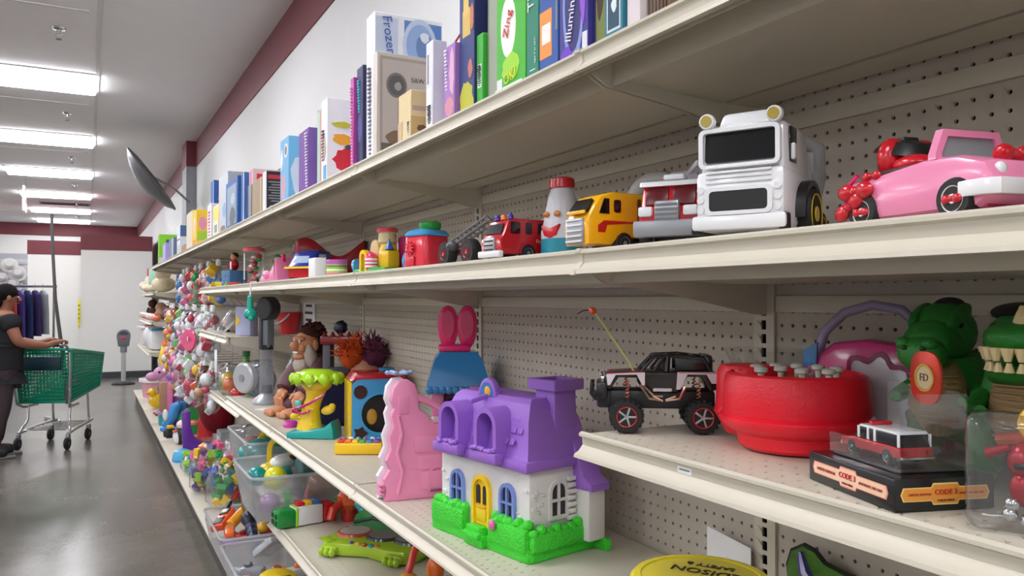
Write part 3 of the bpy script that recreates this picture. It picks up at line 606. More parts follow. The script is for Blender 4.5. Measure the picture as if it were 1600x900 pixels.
# pale arch-handled toy and grey box truck behind
t = thing('arch_toy', 'pale grey plastic arch-shaped toy behind the yellow lorry', 'toy', (1.01, 1.27, Z2), -62, G2)
b = B(); b.tube([(-.055, 0, 0), (-.055, 0, .1)] + [(-.055 * math.cos(PI * i / 10) - 0, 0, .115 + .05 * math.sin(PI * i / 10)) for i in range(11)] + [(.055, 0, .1), (.055, 0, 0)], .017, 12); b.to('arch', mat((190, 190, 190), .4), t)
B().box((0, 0, .03), (.12, .06, .06), .01).to('base', mat((180, 180, 182), .4), t)
t = thing('box_truck', 'grey toy box truck standing behind the two lorries', 'toy truck', (.995, 1.13, Z2), -66, G2)
B().box((0, 0, .095), (.07, .1, .12), .004).to('box_body', mat((168, 166, 178), .45), t)
B().box((.02, -.02, .158), (.05, .012, .006), .002, rot=(0, .3, 0)).to('roof_bar', BLACK, t)
B().box((0, .0, .025), (.06, .1, .018), .003).to('chassis', BLACK, t)
for sx in (-1, 1):
    for yy in (-.03, .03): wheel(t, (sx * .03, yy, .016), .0155, .012, SILVER)
# red fire engine
t = thing('toy_fire_engine', 'dark red toy fire engine with silver front grille and raised grey ladder', 'toy truck', (.800, 1.475, Z2), -83, G2)
RE = gloss((178, 22, 34))
b = B(); b.prism([(-.066, .016), (-.068, .045), (-.060, .056), (-.048, .084), (-.03, .09), (.055, .09), (.06, .05), (.1, .05), (.1, .016)], -.038, .038, .005, 'x'); b.to('body', RE, t)
B().prism([(-.03, .058), (.03, .058), (.027, .08), (-.027, .08)], -.002, .003, M=Matrix.Translation((0, -.0605, .056)) @ Matrix.Rotation(-.4, 4, 'X') @ Matrix.Translation((0, 0, -.056))).to('windscreen', GLASS_D, t)
g_ = B().box((0, -.069, .034), (.036, .006, .032), .002).to('grille', mat((185, 187, 190), .3, .5), t)
for k in range(3): B().box((0, -.0725, .025 + k * .009), (.03, .002, .003)).to('grille_slot', BLACK, g_)
b = B(); b.box((0, -.068, .016), (.08, .012, .014), .003); b.to('bumper', WHITE, t)
for k, yy in enumerate((-.03, -.012, .006)): B().lathe([(.007, 0), (.006, .008), (.003, .011)], 12, Matrix.Translation((.024 - k * .024, -.034, .089))).to('beacon', gloss((60, 40, 150)) if k != 1 else ORG, t)
for sx in (-1, 1):
    for yy, ww in ((-.032, .024), (.002, .016), (.034, .016)):
        B().prism(rrect(ww, .024, .003, 2, (yy, .070)), sx * .0378, sx * .0392, axis='x').to('side_window', GLASS_D, t)
    B().prism(arc((.0, .018), .024, 0, 180, 12) + arc((.0, .018), .019, 180, 0, 12), sx * .036, sx * .0405, axis='x').to('wheel_arch', RE, t)
    wheel(t, (sx * .034, .0, .019), .0185, .014, SILVER); wheel(t, (sx * .034, .08, .019), .0185, .014, SILVER)
    B().box((sx * .020, .09, .066), (.014, .012, .07), .002).to('ladder_post', mat((205, 205, 208), .4), t)
B().box((0, .105, .05), (.07, .04, .05), .004).to('rear_body', DRED, t)
text('Fire', .011, gloss((230, 190, 90)), t, (.0385, .03, .044), (PI / 2, 0, PI / 2))
# crane trailer with black tyres
t = thing('crane_trailer', 'toy crane trailer with two big black tyres on red hubs', 'toy truck', (.795, 1.685, Z2), -86, G2)
for yy in (-.0,):
    pass
for xx, yy in ((-.058, -.035), (.055, -.035), (-.058, .035), (.055, .035)):
    wheel(t, (xx, yy, .031), .030, .024, RED, ax='y', hr=.5)
B().box((0, 0, .035), (.13, .044, .014), .004).to('frame', mat((150, 30, 35), .4), t)
b = B()
for s_ in (-1, 1):
    b.tube([(-.06, s_ * .012 - .02, .045), (.12, s_ * .012 - .02, .095)], .0025, 6)
    b.tube([(-.06, s_ * .012 - .02, .057), (.12, s_ * .012 - .02, .107)], .0025, 6)
b.to('boom_rail', GREY, t)
for k in range(9):
    u = -.05 + k * .02; zz = .048 + (u + .06) * .278
    B().tube([(u, -.008, zz), (u + .01, -.032, zz + .013)], .0018, 5).to('boom_lattice', GREY, t)
b = B(); b.ell((-.035, -.035, .048), (.018, .014, .014)); b.to('winch', mat((70, 70, 75), .4), t)
# red house-shaped jar with blue lid
t = thing('shape_sorter', 'red moulded toy house jar with blue lid and green top knob', 'toy', (.82, 2.03, Z2), -72, G2)
b = B(); b.loft([[(u, v, z_) for u, v in rrect(w_, w_ * .9, .018, 4)] for w_, z_ in ((.098, 0), (.104, .006), (.100, .05), (.096, .094), (.09, .098))]); b.to('jar', gloss((222, 44, 66)), t)
B().loft([[(u, v, z_) for u, v in rrect(w_, w_ * .9, .02, 4)] for w_, z_ in ((.102, .095), (.104, .100), (.09, .110), (.05, .116))]).to('lid', LBLUE, t)
b = B(); b.lathe([(.026, .112), (.030, .118), (.030, .130), (.024, .134)], 18, Matrix.Translation((.014, .0, 0))); b.to('knob', GREEN, t)
b = B()
for i in range(10):
    a = 2 * PI * i / 10; b.box((-.012 + .012 * math.cos(a), -.0505, .062 + .012 * math.sin(a)), (.012, .006, .004), rot=(0, -a, 0))
b.ell((-.012, -.049, .062), (.007, .004, .007), 10, 6); b.to('sun_relief', gloss((225, 60, 78)), t)
B().box((-.012, -.0485, .024), (.036, .006, .03), .003).to('door_relief', gloss((200, 32, 52)), t)
b = B(); b.cyl((-.066, -.012, .028), (-.056, -.010, .028), .030, n=24, bev=.003); b.to('side_disc', LBLUE, t)
# candy castle playset
t = thing('candy_castle', 'toy candy castle with yellow tower, pink striped domes and green base', 'toy playset', (.825, 2.43, Z2), -72, G2)
b = B(); b.prism([(-.085, .002), (.085, .002), (.085, .02), (.04, .026), (-.03, .018), (-.085, .022)], -.05, .05, .004); b.to('base', gloss((40, 165, 60)), t)
b = B(); b.lathe([(.030, .02), (.032, .06), (.028, .085), (.024, .098)], 18, Matrix.Translation((.025, .01, 0))); b.box((.045, .0, .05), (.05, .05, .06), .012); b.to('tower', gloss((240, 195, 30)), t)
b = B(); b.lathe([(.024, .096), (.030, .104), (.027, .132), (.032, .138)], 18, Matrix.Translation((.02, .01, 0))); b.to('turret', mat((215, 200, 150), .4), t)
B().lathe([(.033, .136), (.034, .146), (.028, .15)], 18, Matrix.Translation((.02, .01, 0))).to('turret_cap', gloss((225, 60, 90)), t)
for cx, cy, hh in ((-.05, -.01, .075), (-.005, -.034, .075)):
    dm = B().lathe([(.017, .018), (.020, .03), (.020, .055), (.015, hh - .008), (.001, hh)], 16, Matrix.Translation((cx, cy, 0)), cap=False).to('dome', gloss((228, 60, 110)), t)
    for k in range(3): B().lathe([(.0205, .024 + k * .011), (.0212, .027 + k * .011), (.0205, .030 + k * .011)], 16, Matrix.Translation((cx, cy, 0)), cap=False).to('stripe', WHITE, dm)
b = B(); b.prism(arc((-.02, .08), .022, 0, 360, 16, .034)[:-1], -.012, .0, .003); b.to('wafer', mat((232, 200, 150), .5), t)
b = B(); b.quadframe(arch(.036, .07, 8, (-.026, .01)), arch(.02, .058, 8, (-.026, .01)), -.052, -.036); b.to('gate_arch', gloss((245, 200, 30)), t)
b = B(); b.lathe([(.016, .08), (.006, .1), (.001, .112)], 12, Matrix.Translation((.058, -.012, 0))); b.to('cone_roof', gloss((60, 110, 190)), t)
b = B(); b.cyl((-.088, -.03, .028), (-.08, -.028, .03), .026, n=20); b.to('wheel_disc', LBLUE, t)
b = B(); b.box((.05, .055, .07), (.05, .03, .11), .012); b.to('magenta_back', gloss((205, 50, 120)), t)
# striped tin and white carton
t = thing('striped_tin', 'round tin with purple lid and green, pink and white stripes', 'tin', (.775, 2.76, Z2), 0, G2)
B().cyl((0, 0, 0), (0, 0, .048), .036, n=28).to('body', matte((170, 210, 60)), t)
for k, c in enumerate(((232, 110, 170), (240, 240, 240), (120, 125, 130))): B().cyl((0, 0, .010 + k * .013), (0, 0, .016 + k * .013), .0364, n=28).to('stripe', matte(c), t)
B().cyl((0, 0, .046), (0, 0, .062), .0375, n=28, bev=.002).to('lid', gloss((190, 90, 185)), t)
t = thing('white_carton', 'small plain white carton standing on end by the striped tin', 'box', (.742, 2.90, Z2), -88, G2)
B().box((0, 0, .037), (.085, .04, .074), .001).to('carton', WHT, t)
# blue, yellow and red toy van
t = thing('toy_van', 'blue and red toy van with yellow trim and sloping windscreen', 'toy car', (.82, 3.30, Z2), -50, G2)
b = B(); b.prism([(-.095, .055), (-.08, .066), (-.045, .112), (-.01, .128), (.06, .125), (.08, .06)], -.055, .055, .012, 'x'); b.to('canopy', gloss((38, 50, 150)), t)
b = B(); b.prism([(-.102, .048), (-.098, .056), (.085, .064), (.085, .054)], -.062, .062, .003, 'x'); b.to('trim', YEL, t)
b = B(); b.prism([(-.085, .012), (-.09, .05), (.085, .055), (.085, .012)], -.052, .052, .008, 'x'); b.to('body', RED, t)
B().prism([(-.038, .07), (.038, .07), (.030, .106), (-.030, .106)], -.002, .002, M=Matrix.Translation((0, -.073, .072)) @ Matrix.Rotation(-.62, 4, 'X') @ Matrix.Translation((0, 0, -.072))).to('windscreen', mat((170, 190, 215), .2), t)
for sx in (-1, 1):
    B().prism(rrect(.05, .03, .006, 3, (.0, .094)), sx * .0548, sx * .0562, axis='x').to('side_window', mat((185, 200, 215), .2), t)
    for yy in (-.052, .052): wheel(t, (sx * .05, yy, .024), .0235, .02, GREY)
# red wavy slide
t = thing('toy_slide', 'long dark red wavy plastic slide lying behind the blue van', 'toy slide', (.96, 3.52, Z2), -14, G2)
pr = [(-.15 + .30 * i / 24, .155 + .04 * math.cos((i / 24) * 2 * PI * 1.05 - .9)) for i in range(25)]
b = B(); b.prism(pr + [(u, max(.001, v - .1)) for u, v in pr[::-1]], -.05, .05, .006); b.to('slide_bed', gloss((165, 20, 32)), t)
# pink animal ride toy and grey plush
t = thing('pink_ride_toy', 'pale pink plastic toy with an upright horn near the hanging teal tag', 'toy', (.80, 3.86, Z2), -80, G2)
b = B(); b.prism([(-.13, .0), (-.13, .022), (-.07, .045), (.02, .062), (.045, .085), (.06, .118), (.07, .12), (.078, .08), (.085, .0)], -.045, .045, .012); b.to('body', PINK, t)
b = B(); b.ell((-.03, -.042, .04), (.04, .014, .022)); b.to('flank', PINK, t)
b = B(); b.tube([(.066, 0, .1), (.07, 0, .135)], [.012, .008], 10); b.to('horn', MAG, t)
t = thing('plush_toy', 'grey-pink plush animal slumped behind the pink toy', 'plush toy', (.93, 4.0, Z2), -80, G2)
b = B(); b.ell((0, 0, .055), (.07, .06, .055), lump=.03, seed=3); b.ell((.03, -.03, .12), (.045, .042, .04), lump=.03, seed=4); b.to('body', fabric((165, 140, 138)), t)
for sx in (-1, 1): B().ell((.03 + sx * .032, -.02, .17), (.012, .01, .03)).to('ear', fabric((175, 145, 148)), t)
B().ell((.02, -.072, .115), (.01, .008, .008)).to('nose', BLACK, t)
# clear tube of figures, blue box with figure, dishes
t = thing('toy_tube', 'clear plastic cylinder of small red toys with a red lid', 'toy container', (.80, 4.48, Z2), 0, G2)
B().lathe([(.052, .002), (.054, .006), (.054, .185)], 24, cap=False).to('tube_wall', CLEAR, t)
B().lathe([(.056, .183), (.056, .2), (.05, .206)], 24).to('lid', gloss((215, 90, 105)), t)
rd = random.Random(5)
for k in range(16):
    a = rd.uniform(0, 6.28); r = rd.uniform(.008, .032)
    B().ell((r * math.cos(a), r * math.sin(a), .018 + k * .0095), (.016, .014, .012), 10, 7).to('figure', [RED, gloss((60, 60, 62)), gloss((215, 120, 130)), GREEN, WHITE][k % 5], t)
B().box((-.052, -.02, .1), (.004, .012, .14)).to('label_strip', WHT, t)
t = thing('ring_toy', 'small green ring and orange block toy behind the clear cylinder', 'toy', (.93, 4.5, Z2), -70, G2)
B().box((0, 0, .05), (.06, .04, .1), .008).to('block', ORG, t)
b = B(); b.tube([(.026 * math.cos(2 * PI * i / 16), 0, .132 + .03 * math.sin(2 * PI * i / 16)) for i in range(16)], .014, 8, closed=True); b.to('ring', GREEN, t)
t = thing('blue_box', 'blue printed gift box under a small red-jacketed doll', 'box', (.80, 5.12, Z2), -80, G2)
B().box((0, 0, .05), (.15, .11, .1), .003).to('carton', matte((60, 105, 150)), t)
for k in range(6): B().box((-.05 + .02 * k, -.0555, .03 + .018 * (k % 3)), (.014, .001, .01)).to('printed_patch', matte([(190, 160, 190), (120, 160, 200), (60, 70, 130)][k % 3]), t)
t = thing('red_doll', 'small doll in a red jacket sitting on the blue gift box', 'doll', (.80, 5.12, Z2 + .1), -75, G2)
b = B(); b.ell((0, 0, .035), (.032, .024, .036)); b.ell((-.034, -.015, .03), (.026, .012, .012), rot=(0, .3, 0)); b.ell((.034, -.015, .03), (.026, .012, .012), rot=(0, -.3, 0)); b.to('jacket', fabric((170, 30, 40)), t)
b = B(); b.ell((0, -.004, .085), (.021, .02, .023)); b.to('head', SKIN, t)
b = B(); b.ell((0, .003, .095), (.023, .022, .018)); b.to('hair', fabric((60, 40, 32)), t)
b = B(); b.box((0, -.022, .03), (.018, .01, .05), .004); b.to('shirt', WHT, t)
t = thing('yellow_dish', 'bright yellow toy dish at the shelf edge', 'toy', (.755, 5.29, Z2), 0, G2)
B().lathe([(.03, 0), (.05, .02), (.052, .034), (.046, .034), (.03, .01)], 20, cap=True).to('bowl', gloss((245, 225, 30)), t)
t = thing('green_dish', 'small green toy lid beside the yellow dish', 'toy', (.75, 4.98, Z2), 0, G2)
B().lathe([(.03, 0), (.032, .016), (.024, .02)], 18).to('lid', gloss((110, 190, 60)), t)
t = thing('red_dish', 'pinkish red toy bowl between the green lid and the clear cylinder', 'toy', (.745, 4.78, Z2), 0, G2)
B().lathe([(.03, 0), (.04, .02), (.036, .022), (.02, .006)], 18).to('bowl', gloss((220, 90, 90)), t)
# teal tag hanging on a cord from the shelf lip
t = thing('hanging_whistle', 'teal plastic whistle hanging on a white cord from the second shelf', 'toy', (.682, 3.86, Z2))
b = B(); b.tube([(.02, 0, .006), (-.005, 0, .004), (-.008, 0, -.06)], .004, 6); b.to('cord', WHT, t)
b = B(); b.cyl((-.008, 0, -.06), (-.008, 0, -.125), .012, .015, 12, .003); b.ell((-.008, -.006, -.145), (.03, .022, .026)); b.ell((-.008, -.03, -.165), (.014, .014, .014)); b.to('whistle_body', gloss((20, 170, 150)), t)
# ------------------------------------------------------------------ near shelf: monster truck, drum, boxed model, dinosaurs
G4 = 'toys on the short near shelf'
t = thing('monster_truck', 'black and white radio-controlled monster truck with knobbly tyres', 'toy truck', (.842, 1.053, Z4), -124, G4)
BK = mat((20, 19, 22), .3, coat=.3); PW = gloss((222, 216, 222))
for sx in (-1, 1):
    for yy in (-.058, .062): 
        wp = wheel(t, (sx * .043, yy, .0275), .026, .030, mat((45, 42, 44), .4, .5), hr=.6, knob=1)
        B().lathe([(.0150, -.0168), (.0165, -.0172), (.0165, .0172), (.0150, .0168)], 20, Matrix.Translation((sx * .043, yy, .0275)) @ Matrix.Rotation(PI / 2, 4, 'Y'), cap=False).to('red_rim', RED, wp)
        for k in range(5):
            a = 2 * PI * k / 5; B().box((sx * .0592, yy + .0075 * math.cos(a), .0275 + .0075 * math.sin(a)), (.003, .015, .0036), .001, rot=(a, 0, 0)).to('spoke', SILVER, wp)
b = B(); b.prism([(-.094, .072), (-.092, .092), (-.082, .096), (-.03, .098), (.085, .098), (.088, .07), (.075, .066), (.062, .09), (.04, .09), (.024, .064), (-.026, .064), (-.042, .088), (-.07, .088), (-.084, .068)], -.036, .036, .004, 'x'); b.to('body', BK, t)
for sx in (-1, 1):
    b = B(); b.prism([(-.088, .076), (-.09, .094), (-.028, .098), (-.028, .076), (-.032, .076), (-.041, .0935), (-.075, .0925), (-.084, .076)], sx * .0355, sx * .038, axis='x'); b.to('white_panel', PW, t)
    b = B(); b.prism([(.022, .070), (.024, .098), (.086, .098), (.086, .080), (.078, .080), (.070, .0945), (.040, .0945), (.028, .070)], sx * .0355, sx * .038, axis='x'); b.to('white_panel', PW, t)
    B().prism([(-.088, .0955), (-.028, .0985), (-.028, .0972), (-.088, .0942)], sx * .0380, sx * .0385, axis='x').to('red_stripe', RED, t)
    B().prism([(.026, .0962), (.086, .0962), (.086, .0972), (.026, .0972)], sx * .0380, sx * .0385, axis='x').to('red_stripe', RED, t)
    B().prism(rrect(.03, .005, .001, 1, (0, .069)), sx * .036, sx * .0375, axis='x').to('name_plate', PW, t)
    # roll cage
    B().tube([(sx * .032, -.034, .098), (sx * .028, -.012, .122), (sx * .028, .028, .124), (sx * .028, .066, .12), (sx * .030, .078, .098)], .0032, 8).to('cage_rail', BK, t)
    B().tube([(sx * .033, .008, .098), (sx * .028, .010, .123)], .004, 8).to('cage_pillar', BK, t)
    B().tube([(sx * .033, -.014, .098), (sx * .028, .004, .122)], .0028, 8).to('cage_pillar', BK, t)
    b = B(); b.box((sx * .0275, .046, .110), (.004, .05, .022), .002); b.to('side_mesh', BK, t)
    # chrome suspension
    b = B()
    b.tube([(sx * .040, -.036, .078), (sx * .045, -.022, .056), (sx * .045, .0, .053)], .0022, 6); b.tube([(sx * .040, .036, .074), (sx * .045, .026, .056), (sx * .045, .004, .053)], .0022, 6)
    b.tube([(sx * .041, -.030, .076), (sx * .046, -.014, .060), (sx * .046, .0, .060)], .0018, 6); b.tube([(sx * .046, .02, .060), (sx * .046, .004, .054)], .0018, 6); b.tube([(sx * .046, -.016, .060), (sx * .046, .0, .052)], .0018, 6)
    b.to('suspension_arm', mat((225, 190, 170), .2, .9), t)
    for yy in (-.056, .058):
        b = B(); b.tube([(sx * .034 + .003 * math.cos(q * 1.2), yy + .003 * math.sin(q * 1.2), .052 + q * .0011) for q in range(30)], .0011, 5); b.to('coil_spring', mat((215, 130, 110), .3, .4), t)
b = B()
for yy in (-.012, .01, .03, .05, .068): b.tube([(-.028, yy, .1225), (.028, yy, .1225)], .003, 6)
b.to('cage_crossbar', BK, t)
B().box((0, .074, .110), (.054, .016, .03), .006).to('spare_box', BK, t)
B().prism([(-.025, .1), (.025, .1), (.022, .117), (-.022, .117)], -.001, .001, M=Matrix.Translation((0, -.03, .1)) @ Matrix.Rotation(-.8, 4, 'X') @ Matrix.Translation((0, 0, -.1))).to('windscreen', CLEAR, t)
for sx in (-1, 1): b = B(); b.box((sx * .014, .006, .104), (.016, .012, .022), .004); b.box((sx * .014, -.004, .098), (.016, .014, .008), .003); b.to('seat', mat((40, 40, 44), .6), t)
b = B(); b.box((0, -.097, .066), (.07, .018, .028), .004); b.box((0, -.108, .056), (.05, .008, .012), .003); b.to('front_bumper', BK, t)
for sx in (-1, 1):
    B().cyl((sx * .024, -.094, .085), (sx * .024, -.098, .085), .008, n=14).to('headlamp', CHROME, t)
    B().tube([(sx * .03, -.105, .052), (sx * .03, -.114, .062), (sx * .03, -.112, .078)], .004, 6).to('bull_bar', BK, t)
b = B(); b.box((0, 0, .052), (.056, .17, .030), .005); b.box((0, -.09, .052), (.05, .03, .03), .005); b.box((0, -.058, .03), (.07, .014, .014), .004); b.box((0, .062, .03), (.07, .014, .014), .004); b.to('chassis', mat((26, 24, 27), .45), t)
B().box((.0, -.1, .046), (.03, .012, .018), .004).to('purple_skid', gloss((70, 50, 130)), t)
b = B(); b.tube([(.012, -.045, .097), (.006, -.052, .112), (-.022, -.108, .192)], .0017, 6); b.to('antenna', mat((190, 190, 110), .4), t)
b = B(); b.box((-.024, -.112, .196), (.014, .010, .008), .002, rot=(0, .4, .5)); b.to('antenna_flag', gloss((235, 80, 25)), t)
b = B(); b.tube([(-.026, -.116, .197), (-.03, -.128, .196), (-.033, -.138, .190)], .0010, 5); b.to('antenna_wire', BLACK, t)

t = thing('activity_drum', 'big red moulded plastic toy drum with white pegs on top', 'toy', (.902, .822, Z4), -50, G4)
RD = mat((238, 24, 48), .38, var=.04, bump=.12, bscale=300)
b = B(); b.lathe([(.074, .003), (.080, .008), (.082, .024), (.094, .030), (.102, .036), (.107, .044), (.1065, .049), (.101, .052), (.103, .058), (.100, .098), (.096, .108), (.090, .111), (.086, .108), (.086, .098)], 44, cap=True); b.to('drum_body', RD, t)
b = B(); b.lathe([(.034, .012), (.046, .034), (.052, .044), (.050, .052), (.049, .058), (.047, .106), (.042, .115), (.036, .115)], 30, Matrix.Translation((-.070, .052, 0))); b.to('side_lobe', RD, t)
B().cyl((0, 0, .094), (0, 0, .1), .087, n=36).to('top_disc', gloss((150, 140, 40)), t)
for k, (u, v) in enumerate(((-.055, .02), (-.03, .05), (0, .062), (-.02, .0), (.03, .045), (.055, .015), (.01, -.03), (.045, -.03), (-.045, -.03))):
    B().lathe([(.004, .098), (.0045, .110), (.0095, .112), (.0095, .117), (.006, .119)], 14, Matrix.Translation((u, v, 0))).to('peg', mat((205, 205, 198), .4), t)
t = thing('clear_tray', 'shallow clear plastic tray leaning behind the red drum', 'tray', (1.035, 1.0, Z4), -45, G4)
b = B(); b.lathe([(.06, .10), (.075, .128), (.079, .130)], 28, cap=False); b.to('tray', CLEAR, t)
b = B(); b.lathe([(.05, 0), (.05, .09), (.062, .1)], 24); b.to('tray_stack', CLEAR, t)
t = thing('mirror_toy', 'pink dome toy with a wavy silver mirror, blue strap and lilac handle', 'toy', (1.032, .818, Z4), -66, G4)
PKD = gloss((222, 60, 138))
dome = [(-.11, .0), (-.105, .03), (-.088, .08), (-.062, .125), (-.03, .15), (.02, .156), (.06, .15), (.1, .12), (.12, .06), (.125, 0)]
b = B(); b.prism(dome, -.03, .03, .012); b.to('body', PKD, t)
st = [(-.072, .138), (-.05, .15), (-.052, .115), (-.042, .085), (-.02, .06), (.02, .045), (.02, .022), (-.03, .035), (-.058, .06), (-.072, .1)]
so_ = B().prism(st, -.036, -.028, .002).to('strap', gloss((45, 130, 195)), t)
for q, (u, v) in enumerate(((-.062, .105), (-.054, .078))):
    b = B()
    for k in range(5): b.ell((u + .006 * math.cos(k * 1.257), -.037, v + .006 * math.sin(k * 1.257)), (.005, .002, .005), 8, 6)
    b.to('flower', gloss((205, 120, 160)) if q == 0 else gloss((215, 160, 90)), so_)
wv = [((.050 + .006 * math.cos(9 * a)) * math.cos(a) + .03, (.055 + .006 * math.cos(9 * a)) * math.sin(a) + .072) for a in [2 * PI * i / 54 for i in range(54)]]
wo = [((.058 + .006 * math.cos(9 * a)) * math.cos(a) + .03, (.063 + .006 * math.cos(9 * a)) * math.sin(a) + .072) for a in [2 * PI * i / 54 for i in range(54)]]
B().quadframe(wo, wv, -.038, -.03).to('mirror_rim', gloss((150, 30, 90)), t)
B().prism(wv, -.034, -.031).to('mirror', mat((222, 222, 230), .2, .35), t)
b = B(); b.tube([(-.06, 0, .13), (-.05, 0, .165), (-.02, 0, .195), (.02, 0, .207), (.06, 0, .2), (.09, 0, .17), (.1, 0, .12)], .0075, 10); b.to('handle', mat((160, 150, 185), .4), t)

t = thing('boxed_model_base', 'black display box base with cream and gold CODE 3 banners', 'display box', (.795, .584, Z4), -107.7, G4)
B().box((0, 0, .0175), (.157, .115, .034), .002).to('base', mat((16, 15, 16), .3, coat=.2), t)
def banner(cx, face, gold):
    fill = (225, 150, 60) if gold else (238, 200, 170); edge = (238, 205, 120) if gold else (235, 150, 130); L2 = .048 if gold else .066
    o = [(-L2, -.007), (-.016, -.007), (-.014, -.011), (.014, -.011), (.016, -.007), (L2, -.007), (L2 + .003, 0), (L2, .007), (.016, .007), (.014, .011), (-.014, .011), (-.016, .007), (-L2, .007), (-L2 - .003, 0)]
    def F(s, d0, d1):
        p = [(x * s[0], z * s[1] + .018) for x, z in o]
        return B().prism(p, -.0575 - d1, -.0575 - d0) if face == 'l' else B().prism(p, .0785 + d0, .0785 + d1, axis='x')
    bo = F((1, 1), 0, .0004).to('banner', matte(edge), t); F((.97, .86), .0004, .0007).to('banner_fill', matte(fill), bo)
    rz_ = 0 if face == 'l' else PI / 2
    def at(u, v): return (u, -.0575 - .0012, v) if face == 'l' else (.0785 + .0012, u, v)
    text('CODE 3', .0074 if gold else .0088, matte((190, 20, 30)), bo, at(0, .0198), (PI / 2, 0, rz_), .0004)
    text('COLLECTIBLES', .003, matte((120, 40, 30)), bo, at(0, .0115), (PI / 2, 0, rz_), .0003)
    text('LIMITED EDITION', .0033 if gold else .0046, matte((170, 60, 40)), bo, at(-L2 * .62, .018), (PI / 2, 0, rz_), .0003)
    text('AUTHENTIC DIE CAST', .0028 if gold else .004, matte((170, 60, 40)), bo, at(L2 * .62, .018), (PI / 2, 0, rz_), .0003)
banner(0, 'l', False); banner(0, 'r', True)
B().box((0, 0, .036), (.12, .075, .003), .001).to('plinth', mat((30, 30, 32), .25), t)
cc = B()
cx, cy, cz = .125, .08, .085
v_ = [(-cx / 2, -cy / 2), (cx / 2, -cy / 2), (cx / 2, cy / 2), (-cx / 2, cy / 2)]
cc.prism([(-.0625, .036), (.0625, .036), (.0625, .106), (.052, .118), (-.0625, .118)], .036, .038); cc.to('clear_backplate', CLEAR, t)
c2 = B(); c2.prism([(-.0625, .036), (.0625, .036), (.0625, .06), (-.0625, .06)], -.04, -.0392); c2.to('clear_front_edge', CLEAR, t)
B().box((.0625, 0, .0765), (.0012, .078, .08)).to('clear_end', CLEAR, t)
b = B()
for k in range(8):
    a0 = PI / 4 * k
pts = []
for k in range(4):
    a = PI / 2 * k
    for da, r in ((-.58, .0255), (-.45, .028), (0, .0265), (.45, .028), (.58, .0255), (.785, .0205)): pts.append((.008 + r * math.cos(a + da), .128 + r * 1.15 * math.sin(a + da)))
pts = [(.008 + .0255 * (1 - .05 * math.cos(4 * a)) * math.cos(a), .128 + .031 * (1 - .05 * math.cos(4 * a)) * math.sin(a)) for a in [2 * PI * i / 40 for i in range(40)]]
bd = B().prism(pts, .032, .0355, .0006).to('badge', mat((205, 60, 40), .3, .4), t)
B().prism(arc((.008, .128), .0125, 0, 360, 24)[:-1], .0312, .033).to('badge_centre', mat((215, 195, 150), .3, .3), bd)
B().quadframe(arc((.008, .128), .0155, 0, 360, 24)[:-1], arc((.008, .128), .0128, 0, 360, 24)[:-1], .0308, .033).to('badge_ring', mat((225, 175, 80), .25, .7), bd)
text('FD', .012, mat((110, 70, 60), .4), bd, (.008, .0309, .128), (PI / 2, 0, 0), .0004)
t = thing('model_suv', 'small red and white fire-chief model SUV on the black display base', 'toy car', (.790, .592, Z4 + .0376), -107.7 - 90, G4)
b = B(); b.prism([(-.052, .008), (-.053, .017), (-.03, .0205), (.05, .0205), (.052, .009)], -.0205, .0205, .002, 'x'); b.to('body', gloss((185, 16, 30)), t)
b = B(); b.prism([(-.031, .020), (-.020, .0345), (.044, .0345), (.050, .020)], -.0185, .0185, .002, 'x'); b.to('cabin', mat((30, 30, 34), .15), t)
B().prism([(-.022, .0335), (-.018, .0365), (.043, .0365), (.0455, .0335)], -.0192, .0192, .0012, 'x').to('roof', WHITE, t)
for sx in (-1, 1):
    for yy in (-.021, -.004, .008, .048): b = B().box((sx * .0186, yy, .0275), (.0014, .004, .0135), .0005); b.to('pillar', WHITE, t)
    for yy in (-.032, .031): wheel(t, (sx * .0175, yy, .0085), .0083, .007, CHROME, hr=.7)
    B().box((sx * .0145, .0525, .0155), (.006, .002, .005)).to('tail_light', gloss((150, 10, 20)), t)
B().box((0, .053, .0095), (.04, .004, .004), .001).to('rear_bumper', CHROME, t)
B().box((0, -.053, .010), (.04, .004, .005), .001).to('front_bumper', CHROME, t)
B().box((0, -.008, .0385), (.026, .006, .004), .001).to('light_bar', RED, t)

